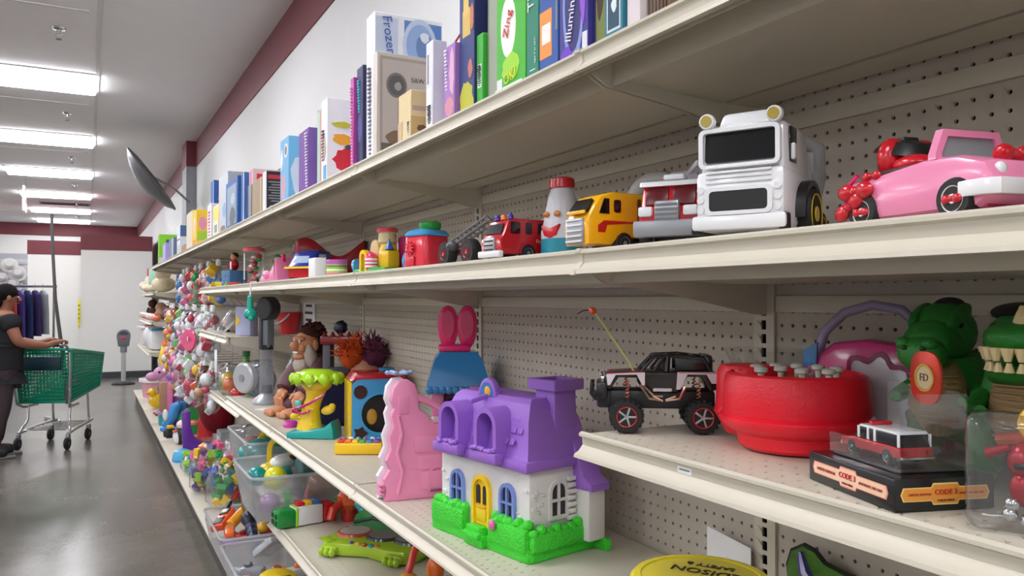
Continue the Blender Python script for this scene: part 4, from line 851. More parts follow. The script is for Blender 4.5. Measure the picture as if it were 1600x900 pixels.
def dino(label, loc, rz, kind):
    t = thing('toy_dinosaur', label, 'toy dinosaur', loc, rz, G4); t.scale = (1.12, 1.12, 1.02)
    GD = mat((34, 120, 38), .5, var=.25, scale=30, bump=.3, bscale=80); GB = mat((150, 122, 80), .6, var=.1, bump=.3, bscale=120)
    b = B()
    b.tube([(0, .10, .018), (0, .08, .03), (0, .045, .055), (0, .02, .085), (0, .010, .115), (0, .006, .142)], [.008, .02, .034, .042, .038, .032], 16)
    if kind == 0:
        b.ell((0, -.008, .170), (.034, .036, .038)); b.ell((0, -.036, .160), (.029, .036, .026)); b.ell((0, -.062, .146), (.026, .022, .022)); b.ell((0, -.045, .138), (.022, .03, .012))
        for sx in (-1, 1): b.ell((sx * .021, -.018, .190), (.008, .030, .012), rot=(.45, 0, 0)); b.ell((sx * .014, -.074, .158), (.008, .010, .008))
    else:
        b.ell((0, -.008, .162), (.036, .040, .036)); b.ell((0, -.046, .170), (.034, .036, .020)); b.ell((0, -.034, .126), (.032, .036, .011), rot=(-.25, 0, 0)); b.ell((0, -.008, .135), (.03, .026, .03))
    for sx in (-1, 1):
        b.ell((sx * .036, .03, .045), (.02, .03, .045)); b.ell((sx * .04, .012, .010), (.016, .032, .010))
    b.to('body', GD, t)
    b = B(); b.tube([(0, -.010, .05), (0, -.022, .08), (0, -.020, .108), (0, -.012, .130)], [.022, .032, .029, .02], 14); b.to('belly', GB, t)
    for k in range(9): B().tube([(.030 * math.sin(q), -.021 - .031 * math.cos(q), .062 + k * .007) for q in (-1.1, -.7, -.3, 0, .3, .7, 1.1)], .0012, 5).to('belly_ridge', GB, t)
    for sx in (-1, 1):
        b = B(); b.tube([(sx * .036, -.002, .10), (sx * .044, -.03, .088), (sx * .036, -.05, .09)], [.011, .009, .006], 10); b.to('arm', GD, t)
        B().ell((sx * .024, -.026, .180), (.005, .006, .005)).to('eye', mat((30, 22, 15), .2), t)
    if kind == 0:
        b = B(); b.ell((0, .008, .202), (.014, .03, .012)); b.to('crest', mat((22, 26, 40), .5), t)
        for sx in (-1, 1): B().ell((sx * .010, -.082, .153), (.003, .002, .003)).to('nostril', mat((14, 50, 14), .5), t)
    else:
        TT = mat((220, 200, 150), .4)
        for k in range(9):
            a = -1.5 + 3 * k / 8; u, v = .031 * math.sin(a), -.046 - .033 * math.cos(a)
            B().cyl((u, v, .160), (u, v, .146), .0068, .003, 8).to('tooth', TT, t); B().cyl((u * .92, v + .006, .134), (u * .92, v + .006, .144), .005, .0022, 8).to('tooth', TT, t)
        b = B(); b.tube([(0, -.060, .184), (0, -.065, .194), (0, -.062, .204)], [.009, .006, .002], 10); b.to('horn', TT, t)
        b = B(); b.ell((0, .012, .196), (.03, .04, .012)); b.to('dark_crest', mat((26, 26, 30), .45), t)
        b = B(); b.tube([(-.02, -.05, .06), (.0, -.062, .066), (.02, -.05, .06), (.022, -.048, .05)], .007, 8); b.to('orange_claw', gloss((215, 80, 30)), t)
    return t
dino('smooth green toy dinosaur with a ribbed tan belly, mouth closed', (.978, .642, Z4), -80, 0)
dino('green toy dinosaur baring cream teeth at the right frame edge', (.945, .528, Z4), -62, 1)
t = thing('blister_pack', 'clear blister pack holding a red robot figure at the shelf corner', 'toy package', (.762, .437, Z4), -62, G4)
b = B(); b.box((0, 0, .055), (.075, .05, .108), .012, 3); b.to('blister', BAG, t)
b = B(); b.ell((.012, 0, .066), (.017, .014, .018)); b.ell((.012, 0, .040), (.015, .012, .018)); b.to('figure', mat((165, 20, 40), .25, .4), t)
b = B(); b.box((.012, -.013, .062), (.022, .006, .006), .002); b.to('visor', BLACK, t)
for k, (u, v) in enumerate(((-.002, .016), (.012, .012), (.024, .018), (.0, .026))): B().ell((u, -.006, v), (.007, .007, .007)).to('silver_piece', CHROME, t)
b = B(); b.cyl((.022, -.008, .100), (.022, .0, .102), .018, n=24, bev=.002); b.to('yellow_disc', gloss((225, 175, 60)), t)
B().cyl((-.02, 0, .07), (-.002, -.006, .078), .005, .003, 8).to('red_arm', mat((165, 20, 40), .25, .4), t)

t = thing('price_sticker', 'small white sticker on the lip of the short near shelf', 'sticker', (.7036, .83, Z4 - .012))
B().box((0, 0, 0), (.0008, .028, .010)).to('paper', mat((238, 238, 240), .6), t); B().box((-.0006, 0, 0), (.0006, .02, .002)).to('printed_line', mat((120, 120, 124), .6), t)
# ------------------------------------------------------------------ large toys on the third shelf
G3 = 'toys on the long third shelf'
t = thing('toy_house', 'toy house with purple roof, white walls, yellow door and green lawn', 'toy house', (.868, 1.632, Z3), -79, G3); t.scale = (.95, 1, 1)
LAWN = mat((62, 215, 50), .5, var=.12, scale=60, bump=.5, bscale=220); WALLT = mat((226, 224, 222), .5, var=.02, bump=.15, bscale=60); PUR = mat((156, 106, 205), .42, var=.04); LV = gloss((125, 150, 220))
b = B(); b.prism([(-.185, -.10), (-.03, -.10), (-.03, -.112), (.04, -.112), (.04, -.10), (.185, -.10), (.192, -.09), (.192, .09), (.23, .09), (.235, .1), (-.185, .1)], 0, .028, .004, 'z'); b.to('lawn', LAWN, t)
for cx, w_ in ((-.115, .135), (.118, .135)):
    b = B(); b.box((cx, -.094, .045), (w_, .026, .05), .008)
    rd = random.Random(int(w_ * 999 + cx * 77))
    for k in range(9): b.ell((cx - w_ / 2 + .012 + k * (w_ - .024) / 8, -.090 + rd.uniform(-.004, .004), .068 + rd.uniform(-.003, .008)), (.013, .014, .012), 8, 6)
    b.to('hedge', LAWN, t)
b = B(); b.box((.192, .0, .042), (.022, .19, .04), .008)
rd = random.Random(8)
for k in range(9): b.ell((.190, -.085 + k * .021, .06 + rd.uniform(-.003, .006)), (.013, .013, .011), 8, 6)
b.to('hedge', LAWN, t)
b = B(); b.box((.005, -.100, .036), (.056, .026, .018), .003); b.box((.005, -.112, .026), (.062, .022, .014), .003); b.to('door_step', LAWN, t)
b = B(); b.box((0, 0, .105), (.345, .165, .165), .006); b.to('walls', WALLT, t)
b = B(); b.box((.195, .072, .09), (.05, .05, .13), .004); b.to('side_wing', WALLT, t)
# stone reliefs on the end wall and around the front
rd = random.Random(21)
def stones(f, n, u0, u1, v0, v1, name='stone'):
    for k in range(n):
        u, v = rd.uniform(u0, u1), rd.uniform(v0, v1); s_ = rd.uniform(.006, .011)
        (B().box((u, -.0835, v), (s_ * 1.5, .004, s_ * .8), .0015) if f == 'f' else B().box((.1735, u, v), (.004, s_ * 1.5, s_ * .8), .0015)).to(name, WALLT, t)
stones('f', 5, -.165, -.14, .07, .17); stones('f', 6, .125, .16, .07, .17); stones('r', 10, -.072, -.045, .075, .14); stones('r', 8, .045, .075, .07, .15)
for k in range(7): B().box((.178, .034, .075 + k * .014), (.010, .026 - .006 * (k % 2), .010), .002).to('corner_block', WALLT, t)
def cottage_window(cx, z0, w_, h_, face, frame, nm='window'):
    o, i = arch(w_, h_, 8, (cx, z0)), arch(w_ - .016, h_ - .016, 8, (cx, z0 + .008))
    if face == 'f':
        wf = B().quadframe(o, i, -.0905, -.081).to(nm + '_frame', frame, t); B().prism(i, -.0838, -.0828).to('opening_shade', mat((48, 44, 52), .3), wf)  # open window: dark fill paints the shade seen inside
        B().box((cx, -.087, z0 + h_ / 2), (.005, .006, h_ - .01)).to('mullion', frame, wf); B().box((cx, -.087, z0 + h_ * .48), (w_ - .01, .006, .005)).to('mullion', frame, wf)
    else:
        wf = B().quadframe(o, i, .1715, .1775, 'x').to(nm + '_frame', frame, t); B().prism(i, .1728, .1738, axis='x').to('opening_shade', mat((48, 44, 52), .3), wf)
        B().box((.1755, cx, z0 + h_ / 2), (.004, .006, h_ - .01)).to('mullion', frame, wf); B().box((.1755, cx, z0 + h_ * .48), (.004, w_ - .01, .006)).to('mullion', frame, wf)
cottage_window(-.095, .07, .056, .082, 'f', LV); cottage_window(.100, .07, .056, .082, 'f', LV); cottage_window(-.002, .076, .056, .085, 'r', WALLT)
dr = B().quadframe(arch(.068, .115, 8, (.005, .04)), arch(.05, .1, 8, (.005, .045)), -.0925, -.081).to('door_frame', gloss((245, 205, 20)), t)
dd_ = B().prism(arch(.054, .104, 8, (.005, .043)), -.087, -.082).to('door', gloss((240, 198, 18)), t)
for cx in (-.008, .018): B().prism(arch(.016, .042, 6, (cx, .09)), -.0885, -.0868).to('door_pane', mat((50, 44, 40), .3), dd_)
B().box((.005, -.089, .068), (.036, .004, .028), .002).to('door_panel', gloss((245, 208, 30)), dd_)
b = B(); b.box((.005, -.09, .084), (.038, .006, .006), .002); b.to('letter_slot', gloss((225, 180, 10)), dd_)
# roof
b = B(); b.box((0, -.004, .197), (.372, .195, .024), .006); b.to('eaves', PUR, t)
def rect(w, d, z, cy=0): return [(-w / 2, cy - d / 2, z), (w / 2, cy - d / 2, z), (w / 2, cy + d / 2, z), (-w / 2, cy + d / 2, z)]
b = B(); b.loft([rect(.362, .185, .205, -.002), rect(.345, .172, .225), rect(.318, .148, .285), rect(.29, .115, .322), rect(.27, .09, .332)]); b.to('mansard_roof', PUR, t, ang=25)
for cx in (-.088, .058):
    b = B(); b.quadframe(arch(.084, .108, 10, (cx, .205)), arch(.06, .088, 10, (cx, .213)), -.118, -.045); dm = b.to('dormer', PUR, t)
    B().prism(arch(.060, .088, 10, (cx, .213)), -.072, -.070).to('dormer_shade', mat((58, 40, 66), .5), dm)  # dark sheet paints the shade inside the open dormer
    b = B(); b.box((cx, -.114, .207), (.1, .026, .024), .005); b.to('flower_box', PUR, dm)
    rd = random.Random(int(cx * 1000) + 400)
    for k in range(7): B().ell((cx - .036 + k * .012, -.122 + rd.uniform(-.004, .004), .222 + rd.uniform(-.002, .003)), (.008, .007, .006), 8, 6).to('flower', PUR, dm)
B().box((.058, -.062, .235), (.03, .01, .04), .004).to('inner_bits', gloss((60, 130, 190)), t)
for r_ in range(3):
    for k in range(4):
        B().box((-.015 + .018 * (r_ % 2) + (.118 if k > 1 else 0) + (k % 2) * .022 - .006, -.0885 + r_ * .009, .243 + r_ * .024), (.018, .003, .013), .0015, rot=(-.42, 0, 0)).to('roof_tile', PUR, t)
B().box((-.02, -.058, .326), (.012, .09, .012), .004, rot=(.2, 0, 0)).to('roof_seam', PUR, t)
sg = B().prism([(-.035, 0)] + [(.035 * math.cos(PI * i / 12), .045 * math.sin(PI * i / 12)) for i in range(13)], -.012, .006, .003, M=Matrix.Translation((-.022, -.042, .322))).to('roof_sign', PUR, t)
B().prism([(.026 * math.cos(PI * i / 12), .033 * math.sin(PI * i / 12) + .003) for i in range(13)], -.0132, -.011, M=Matrix.Translation((-.022, -.042, .322))).to('sky_disc', gloss((60, 120, 190)), sg)
B().ell((-.018, -.0545, .337), (.012, .003, .012)).to('sun', gloss((245, 180, 40)), sg)
b = B(); b.box((.128, .03, .275), (.074, .07, .16), .005, taper=(.92, .92)); b.to('chimney', PUR, t)
b = B(); b.quadframe(rrect(.098, .09, .006, 2, (.128, .03)), rrect(.06, .055, .006, 2, (.128, .03)), .35, .372, 'z'); b.box((.128, .03, .352), (.09, .08, .008), .002); b.to('chimney_cap', PUR, t)
for k in range(8): B().box((.128 - .02 + .02 * (k % 3), -.005, .232 + .014 * k), (.016, .003, .009), .001).to('chimney_brick', PUR, t)
b = B(); b.prism([(.17, .15), (.172, .24), (.186, .215), (.205, .165), (.232, .150), (.232, .135), (.17, .135)], .042, .1, .004); b.to('wing_roof', PUR, t)
B().ell((.078, -.112, .062), (.009, .007, .012)).to('pink_bud', gloss((230, 110, 170)), t)

t = thing('pink_castle', 'folded pink plastic castle with crenellated wall and pale blue crown', 'toy castle', (.812, 2.085, Z3), -6, G3)
PC = mat((244, 150, 190), .4, var=.03)
ol = [(-.095, 0), (.105, 0), (.105, .19), (.095, .20), (.082, .195), (.076, .212), (.062, .212), (.058, .202), (.044, .202), (.04, .214), (.028, .214), (.02, .232), (.0, .245), (-.004, .29), (-.012, .315), (-.032, .328), (-.056, .325), (-.072, .305), (-.078, .27), (-.070, .25), (-.078, .23), (-.072, .2), (-.084, .17), (-.078, .14), (-.092, .11), (-.082, .085), (-.098, .06), (-.09, .03)]
b = B(); b.prism(ol, -.03, -.004, .004); b.to('front_shell', PC, t)
b = B(); b.prism([(u - .012, v + .004) for u, v in ol], .0, .024, .004); b.to('back_shell', mat((238, 225, 232), .4), t)
for k, (u, v, w_, h_) in enumerate(((.04, .15, .11, .045), (.045, .10, .10, .04), (-.045, .26, .03, .05), (.05, .05, .09, .05))):
    B().box((u, -.0315, v), (w_, .005, h_), .002).to('relief_panel', PC, t)
b = B(); b.quadframe(arch(.056, .075, 8, (.052, .02)), arch(.044, .063, 8, (.052, .02)), -.036, -.029); b.to('gate_relief', PC, t)
b = B(); b.tube([(-.06, -.032, .02), (-.048, -.034, .08), (-.062, -.034, .13), (-.05, -.034, .18), (-.06, -.034, .23)], .006, 8); b.to('vine_relief', PC, t)
b = B(); b.tube([(-.008, -.017, .275), (.02, -.017, .268), (.055, -.017, .25), (.07, -.017, .235)], .011, 10); b.to('carry_handle', PC, t)
b = B()
for k in range(6):
    a = PI / 3 * k; b.tube([(-.05, 0, .342), (-.05 + .03 * math.cos(a), .02 * math.sin(a), .346)], .005, 6); b.ell((-.05 + .032 * math.cos(a), .021 * math.sin(a), .346), (.008, .007, .006), 8, 6)
b.to('crown', gloss((160, 190, 225)), t)
for k in range(3): B().box((-.102, -.002, .02 + .012 * k), (.012, .05, .006), .002).to('hinge', PC, t)

t = thing('dollhouse_castle', 'tall pink toy castle with flared blue roof behind the pink folded castle', 'toy castle', (.985, 2.19, Z3), -22, G3)
b = B(); b.box((-.06, 0, .14), (.035, .13, .28), .006); b.box((.06, 0, .14), (.035, .13, .28), .006); b.box((0, .05, .14), (.14, .02, .28), .004); b.to('walls', gloss((225, 130, 170)), t)
def ring(w, d, z): return [(-w / 2, -d / 2, z), (w / 2, -d / 2, z), (w / 2, d / 2, z), (-w / 2, d / 2, z)]
b = B(); b.loft([ring(.19, .16, .275), ring(.185, .155, .29), ring(.165, .14, .33), ring(.14, .12, .37), ring(.11, .1, .392)]); b.to('roof', gloss((48, 140, 205)), t, ang=20)
for k in range(10): B().ell((-.085 + k * .019, -.08, .284), (.012, .008, .012), 8, 6).to('scallop', gloss((60, 140, 200)), t)
b = B(); b.lathe([(.018, 0), (.018, .25), (.026, .27), (.026, .295)], 14, Matrix.Translation((.055, -.075, 0))); b.to('turret', gloss((225, 120, 170)), t)
b = B(); b.ell((-.015, -.02, .215), (.03, .02, .04)); b.to('purple_doll', gloss((110, 50, 140)), t)
B().box((.03, -.06, .20), (.02, .04, .06), .005, rot=(0, .3, 0)).to('orange_panel', ORG, t)
t = thing('bunny_chair', 'magenta toy chair with rabbit-ear back on top of the blue roof', 'toy chair', (.985, 2.19, Z3 + .392), -22, G3)
MG = gloss((244, 40, 125))
b = B(); b.box((-.012, -.015, .012), (.095, .085, .02), .008); b.to('seat', MG, t)
for sx in (-1, 1):
    b = B(); b.prism([(sx * .029 + .032 * math.cos(a) * (1 if math.sin(a) > 0 else .95), .075 + (.062 if math.sin(a) > 0 else .07) * math.sin(a)) for a in [2 * PI * i / 28 for i in range(28)]], .012, .030, .006); b.to('ear', MG, t)
    B().prism([(sx * .029 + .019 * math.cos(a), .08 + .042 * math.sin(a)) for a in [2 * PI * i / 20 for i in range(20)]], .0085, .0125).to('inner_ear', gloss((228, 30, 108)), t)
for u in (-.04, .03): B().cyl((u, -.04, -.0), (u, -.04, .01), .006, n=8).to('leg', MG, t)
t = thing('orange_figure', 'orange and white toy figure wedged between pink castle and house', 'toy', (.885, 1.92, Z3), -35, G3)
b = B(); b.box((0, 0, .08), (.04, .04, .16), .008); b.to('post', mat((232, 230, 228), .4), t)
b = B(); b.ell((0, -.01, .255), (.028, .024, .03)); b.ell((-.004, -.014, .215), (.024, .022, .026)); b.to('orange_top', ORG, t)
b = B(); b.box((0, -.012, .185), (.04, .034, .035), .01); b.to('collar', WHITE, t)
b = B(); b.ell((-.004, -.018, .14), (.026, .022, .03)); b.to('orange_feet', ORG, t)

t = thing('activity_cube', 'blue activity cube with round window, star hole and red top', 'toy cube', (.985, 2.955, Z3), -9, G3)
CB = gloss((66, 170, 228)); W_ = .21; H_ = .255
b = B(); b.quadframe(rrect(W_, H_ - .01, .03, 5, (0, H_ / 2)), [(.072 * math.cos(2 * PI * (i + .5) / 24), H_ / 2 - .005 + .072 * math.sin(2 * PI * (i + .5) / 24)) for i in range(24)], -.1, -.09); fr = b.to('front_panel', CB, t)
B().quadframe([(.082 * math.cos(a), H_ / 2 - .005 + .082 * math.sin(a)) for a in [2 * PI * i / 28 for i in range(28)]], [(.071 * math.cos(a), H_ / 2 - .005 + .071 * math.sin(a)) for a in [2 * PI * i / 28 for i in range(28)]], -.104, -.095).to('window_ring', CB, fr)
b = B(); b.box((0, .005, H_ / 2), (W_ - .006, .18, H_ - .016), .012); b.to('cube_body', mat((26, 22, 26), .5), t)
for sx, zz, nm in ((-1, .8, 'e'), (1, .8, 'e'), (-1, .2, 's'), (1, .2, 'e')):
    pts = [((.026 if nm == 'e' else (.03 if i % 2 == 0 else .018)) * math.cos(2 * PI * i / 10), (.026 if nm == 'e' else (.03 if i % 2 == 0 else .018)) * math.sin(2 * PI * i / 10)) for i in range(10)]
    B().prism([(sx * .074 + u, zz * H_ + v) for u, v in pts], -.1015, -.098).to('shape_hole', mat((60, 32, 30), .5), fr)
for sx in (-1, 1): B().box((sx * (W_ / 2 + .001), .0, H_ / 2), (.008, .17, H_ - .03), .003).to('side_panel', YEL, t)
b = B(); b.prism([(-W_ / 2, H_ - .012), (-W_ / 2 + .02, H_ + .016), (W_ / 2 - .02, H_ + .016), (W_ / 2, H_ - .012)], -.09, .09, .008); b.to('top_panel', gloss((205, 35, 45)), t)
b = B(); b.cyl((.04, 0, H_ + .016), (.04, 0, H_ + .03), .03, n=18, bev=.003); b.to('top_dial', gloss((50, 130, 190)), t)
B().ell((-.03, -.088, .11), (.02, .006, .03)).to('bead', gloss((200, 150, 50)), t)
t = thing('toy_keyboard', 'yellow toy piano with coloured keys in front of the activity cube', 'toy piano', (.862, 2.765, Z3), -28, G3)
b = B(); b.box((0, 0, .022), (.17, .075, .042), .008); b.to('case', gloss((248, 205, 25)), t)
for k, c in enumerate(((230, 50, 60), (245, 130, 40), (250, 220, 60), (70, 180, 80), (60, 140, 210), (140, 80, 180))):
    B().box((-.062 + k * .025, -.012, .046), (.021, .045, .010), .004).to('key', gloss(c), t)
for k in range(6): B().ell((-.06 + k * .025, .025, .046), (.01, .008, .008), 10, 6).to('button', gloss([(160, 90, 190), (240, 240, 240), (60, 170, 190)][k % 3]), t)
t = thing('troll_wig', 'wild orange and purple troll hair behind the activity cube', 'toy', (1.02, 3.20, Z3), -20, G3)
rd = random.Random(9)
b = B(); b.ell((0, 0, .16), (.075, .06, .16)); b.to('body', mat((205, 150, 120), .6), t)
for nm, c, cx in (('orange_hair', (200, 80, 35), -.05), ('purple_hair', (100, 50, 75), .035)):
    b = B(); b.ell((cx, 0, .32), (.055, .05, .06), lump=.1, seed=2)
    for k in range(70):
        a = rd.uniform(0, 2 * PI); e = rd.uniform(-.2, 1.5); d = Vector((math.cos(a) * math.cos(e), math.sin(a) * math.cos(e), math.sin(e))); L = rd.uniform(.07, .1)
        p = Vector((cx, 0, .32)); b.tube([p + d * .03, p + d * L * .7 + Vector((0, 0, .008)), p + d * L + Vector((rd.uniform(-.015, .015), 0, rd.uniform(-.02, .02)))], [.006, .004, .0008], 5)
    o = b.to(nm, fabric(c), t); o['kind'] = 'stuff'

t = thing('palm_tree_toy', 'yellow toy palm tree with lime leaves on a teal base', 'toy', (.802, 3.17, Z3), -35, G3)
YT = gloss((240, 205, 40))
b = B(); b.prism([(-.095, 0), (-.1, .022), (-.06, .034), (.0, .038), (.055, .046), (.085, .07), (.095, .045), (.098, 0)], -.055, .055, .012); b.to('base', TEAL, t)
b = B(); b.tube([(-.02, 0, .03), (-.018, 0, .08), (-.012, 0, .12), (-.002, 0, .15), (.006, 0, .185), (.01, 0, .22)], [.052, .042, .034, .032, .04, .05], 16); b.to('trunk', YT, t)
rd = random.Random(4)
for k in range(14): B().ell((-.02 + rd.uniform(-.03, .03), -.034, .05 + rd.uniform(0, .08)), (.010, .007, .006), 8, 6).to('bark_knob', YT, t)
B().ell((-.075, -.01, .085), (.024, .014, .016), rot=(0, -.5, 0)).to('branch', YT, t)
b = B(); b.ell((.06, -.01, .11), (.03, .016, .018), rot=(0, -.3, 0)); b.ell((.078, -.015, .125), (.014, .012, .013)); b.to('branch', YT, t)
b = B(); b.ell((.01, 0, .215), (.062, .055, .04)); b.to('yellow_crown', YT, t)
LM = gloss((175, 225, 40)); cr = B()
n = 40; rings = []
for r_, z_ in ((.002, .272), (.05, .27), (.078, .258), (.092, .24)): rings.append([(.01 + r_ * math.cos(2 * PI * i / n), r_ * .85 * math.sin(2 * PI * i / n), z_) for i in range(n)])
rings.append([(.01 + (.1 + .004 * math.cos(9 * 2 * PI * i / n)) * math.cos(2 * PI * i / n), .085 * math.sin(2 * PI * i / n), .222 + .014 * math.cos(10 * 2 * PI * i / n)) for i in range(n)])
rings.append([(.01 + .09 * math.cos(2 * PI * i / n), .076 * math.sin(2 * PI * i / n), .226 + .014 * math.cos(10 * 2 * PI * i / n)) for i in range(n)])
cr.loft(rings); lf = cr.to('canopy', LM, t)
for k in range(10):
    a = 2 * PI * (k + .5) / 10; B().ell((.01 + .09 * math.cos(a), .076 * math.sin(a), .235), (.022, .018, .024), 10, 8).to('leaf_lobe', LM, lf)
B().prism(rrect(.026, .012, .005, 3, (.012, .247)), -.086, -.080).to('maker_badge', gloss((235, 90, 40)), lf)
b = B(); b.tube([(-.07, -.05, .115), (-.04, -.065, .125), (.0, -.06, .14), (.04, -.05, .165), (.055, -.04, .175)], .005, 8); b.tube([(-.07, -.05, .115), (-.072, -.04, .105), (-.03, -.05, .10), (.0, -.055, .112)], .005, 8); b.to('swing_rope', gloss((205, 40, 130)), t)
b = B(); b.box((-.055, -.03, .135), (.022, .02, .03), .005); b.to('small_figure', gloss((90, 200, 190)), t)
t = thing('magenta_disc', 'small magenta plastic disc lying beside the seated troll', 'toy', (.775, 3.47, Z3), 0, G3)
B().lathe([(.028, 0), (.032, .012), (.026, .026), (.014, .022)], 20).to('disc', gloss((205, 60, 165)), t)

t = thing('troll_figure', 'seated vinyl troll figure with brown hair, grey beard and plum robe', 'toy figure', (.945, 3.82, Z3), -74, G3); t.scale = (1, .86, 1)
PL = mat((98, 62, 70), .55, var=.1); SK = mat((205, 140, 100), .5, var=.05); GB_ = mat((185, 172, 160), .6, var=.1, bump=.4, bscale=70)
b = B()     # robe: back, sleeves and lap as one draped mass, front toward -y
b.tube([(0, .03, .0), (0, .03, .08), (0, .03, .16), (0, .02, .24), (0, .01, .29)], [.10, .105, .10, .085, .05], 18)
for sx in (-1, 1): b.tube([(sx * .07, .02, .25), (sx * .095, -.02, .205), (sx * .095, -.075, .155), (sx * .085, -.10, .12)], [.036, .045, .05, .045], 14); b.ell((sx * .05, -.05, .05), (.055, .085, .05))
b.to('robe', PL, t)
for sx in (-1, 1):
    b = B(); b.ell((sx * .085, -.115, .095), (.034, .03, .03))
    for k in range(4): b.tube([(sx * .085 + (k - 1.5) * .017, -.118, .095), (sx * .085 + (k - 1.5) * .019, -.138, .075), (sx * .085 + (k - 1.5) * .018, -.134, .045)], [.013, .012, .008], 10)
    b.tube([(sx * (.085 - .03), -.11, .105), (sx * .04, -.135, .10), (sx * .035, -.145, .085)], [.013, .011, .008], 10); b.to('hand', SK, t)
    b = B(); b.ell((sx * .06, -.15, .022), (.04, .065, .024))
    for k in range(4): b.ell((sx * .06 + (k - 1.5) * .018, -.21, .018), (.011, .014, .013), 10, 8)
    b.to('foot', SK, t)
b = B(); b.ell((0, -.02, .335), (.062, .066, .075)); b.ell((0, -.088, .33), (.02, .034, .022)); b.ell((0, -.07, .362), (.05, .024, .014)); b.ell((0, -.068, .278), (.034, .032, .018))
for sx in (-1, 1): b.ell((sx * .064, -.01, .33), (.014, .018, .026)); b.ell((sx * .034, -.07, .318), (.018, .018, .018))
b.to('head', SK, t)
b = B(); b.box((0, -.089, .297), (.042, .012, .011), .004); b.to('teeth', WHITE, t)
for sx in (-1, 1):
    ey = B().ell((sx * .024, -.083, .350), (.010, .008, .009)).to('eye', WHITE, t); B().ell((sx * .024, -.0905, .350), (.004, .003, .004)).to('pupil', BLACK, ey)
b = B()
for sx in (-1, 1): b.ell((sx * .046, -.028, .275), (.036, .034, .065), rot=(.25, 0, 0), lump=.04, seed=3); b.ell((sx * .055, -.012, .235), (.03, .03, .05), lump=.04, seed=5)
b.ell((0, -.06, .235), (.05, .034, .04), lump=.04, seed=6); b.to('beard', GB_, t)
rd = random.Random(12); b = B(); b.ell((0, .0, .39), (.066, .066, .035), lump=.06, seed=1); b.ell((0, .045, .33), (.062, .045, .085), lump=.05, seed=8)
for k in range(90):
    a = rd.uniform(0, 2 * PI); e = rd.uniform(.1, 1.4); d = Vector((math.cos(a) * math.cos(e), math.sin(a) * math.cos(e) + .2, math.sin(e) * .6)).normalized(); p = Vector((0, .01, .375)); b.tube([p + d * .045, p + d * .066, p + d * rd.uniform(.070, .080) + Vector((0, .008, -.004))], [.014, .010, .003], 5)
b.to('hair', fabric((70, 38, 36)), t)

t = thing('red_playset', 'dark red and grey toy castle gate behind the seated troll', 'toy castle', (1.04, 3.60, Z3), -40, G3)
for sx in (-1, 1): B().box((sx * .07, 0, .17), (.04, .05, .34), .006).to('tower', mat((95, 98, 108), .5), t)
b = B(); b.box((0, 0, .36), (.2, .07, .04), .008); b.to('gate_roof', DRED, t)
for k in range(5): B().cyl((-.08 + k * .04, -.02, .375), (-.08 + k * .04, -.02, .4), .016, .004, 8).to('battlement', DRED, t)
b = B(); b.ell((-.01, 0, .42), (.03, .026, .03), lump=.15, seed=3); b.to('dark_ball', mat((40, 44, 70), .3, .3), t)
b = B(); b.box((0, -.035, .12), (.11, .03, .24), .006); b.to('gate_door', mat((40, 38, 60), .5), t)
t = thing('navy_bag', 'dark navy and red toy bag between palm tree and activity cube', 'toy bag', (.99, 3.43, Z3), -30, G3)
b = B(); b.box((0, 0, .10), (.22, .12, .2), .04, 3); b.to('bag_body', fabric((30, 32, 62)), t)
b = B(); b.box((0, -.01, .21), (.2, .1, .03), .012, rot=(0, .15, 0)); b.to('flap', fabric((150, 25, 35)), t)
t = thing('red_bucket', 'red toy pail with a white handle hung on the pegboard', 'bucket', (1.035, 4.68, 1.30), -78, G3)
b = B(); b.lathe([(.052, 0), (.066, .12), (.070, .122), (.070, .128), (.062, .126), (.05, .01)], 24); b.to('pail', gloss((205, 30, 40)), t)
b = B(); b.tube([(.068 * math.cos(PI * i / 12), -.03 - .045 * math.sin(PI * i / 12), .118 - .055 * math.sin(PI * i / 12)) for i in range(13)], .005, 8); b.to('handle', mat((205, 200, 195), .4), t)
B().tube([(0, .07, .11), (0, .052, .125), (0, .06, .14)], .003, 6).to('peg_hook', CHROME, t)
t = thing('price_notice', 'white paper price notice with printed lines pinned to the pegboard', 'notice', (1.106, 4.50, 1.30), -90, G3)
B().box((0, 0, .105), (.27, .0015, .21)).to('sheet', WHT, t)
for k in range(4): 
    B().box((-.005 + .004 * (k % 2), -.0012, .045 + k * .04), (.17 - .03 * (k % 2), .001, .014)).to('printed_line', INK, t)

t = thing('toy_vacuum', 'grey and black toy upright hoover with a clear tube and silver base', 'toy', (.835, 4.30, Z3), -60, G3)
b = B(); b.lathe([(.072, 0), (.075, .012), (.06, .032), (.04, .045), (.028, .06)], 26); b.to('base', mat((172, 174, 180), .3, .4), t)
B().lathe([(.035, .055), (.035, .3)], 22, cap=False).to('tube', clear_mat('smoky_tube', (215, 218, 224), .8, .1, .22), t)
B().cyl((0, 0, .05), (0, 0, .1), .028, n=18).to('lower_collar', GREY, t)
b = B(); b.box((.0, 0, .40), (.07, .05, .22), .012); b.to('housing', mat((120, 124, 132), .4), t)
b = B(); b.box((-.012, -.028, .38), (.022, .012, .18), .004); b.to('front_strip', mat((70, 72, 78), .4), t)
b = B(); b.cyl((.012, -.035, .50), (.012, .035, .50), .062, n=28, bev=.008); b.to('fan_disc', mat((48, 48, 52), .5), t)
b = B(); b.tube([(-.03, -.03, .5), (-.07, -.03, .49), (-.1, -.03, .46)], .004, 6); b.to('cable', BLACK, t)
B().cyl((0, 0, .285), (0, 0, .31), .036, n=18).to('upper_collar', BLACK, t)
t = thing('silver_disc_toy', 'silver round toy wheel in a clear bag near the short shelf', 'toy bag', (.815, 4.64, Z3), -50, G3)
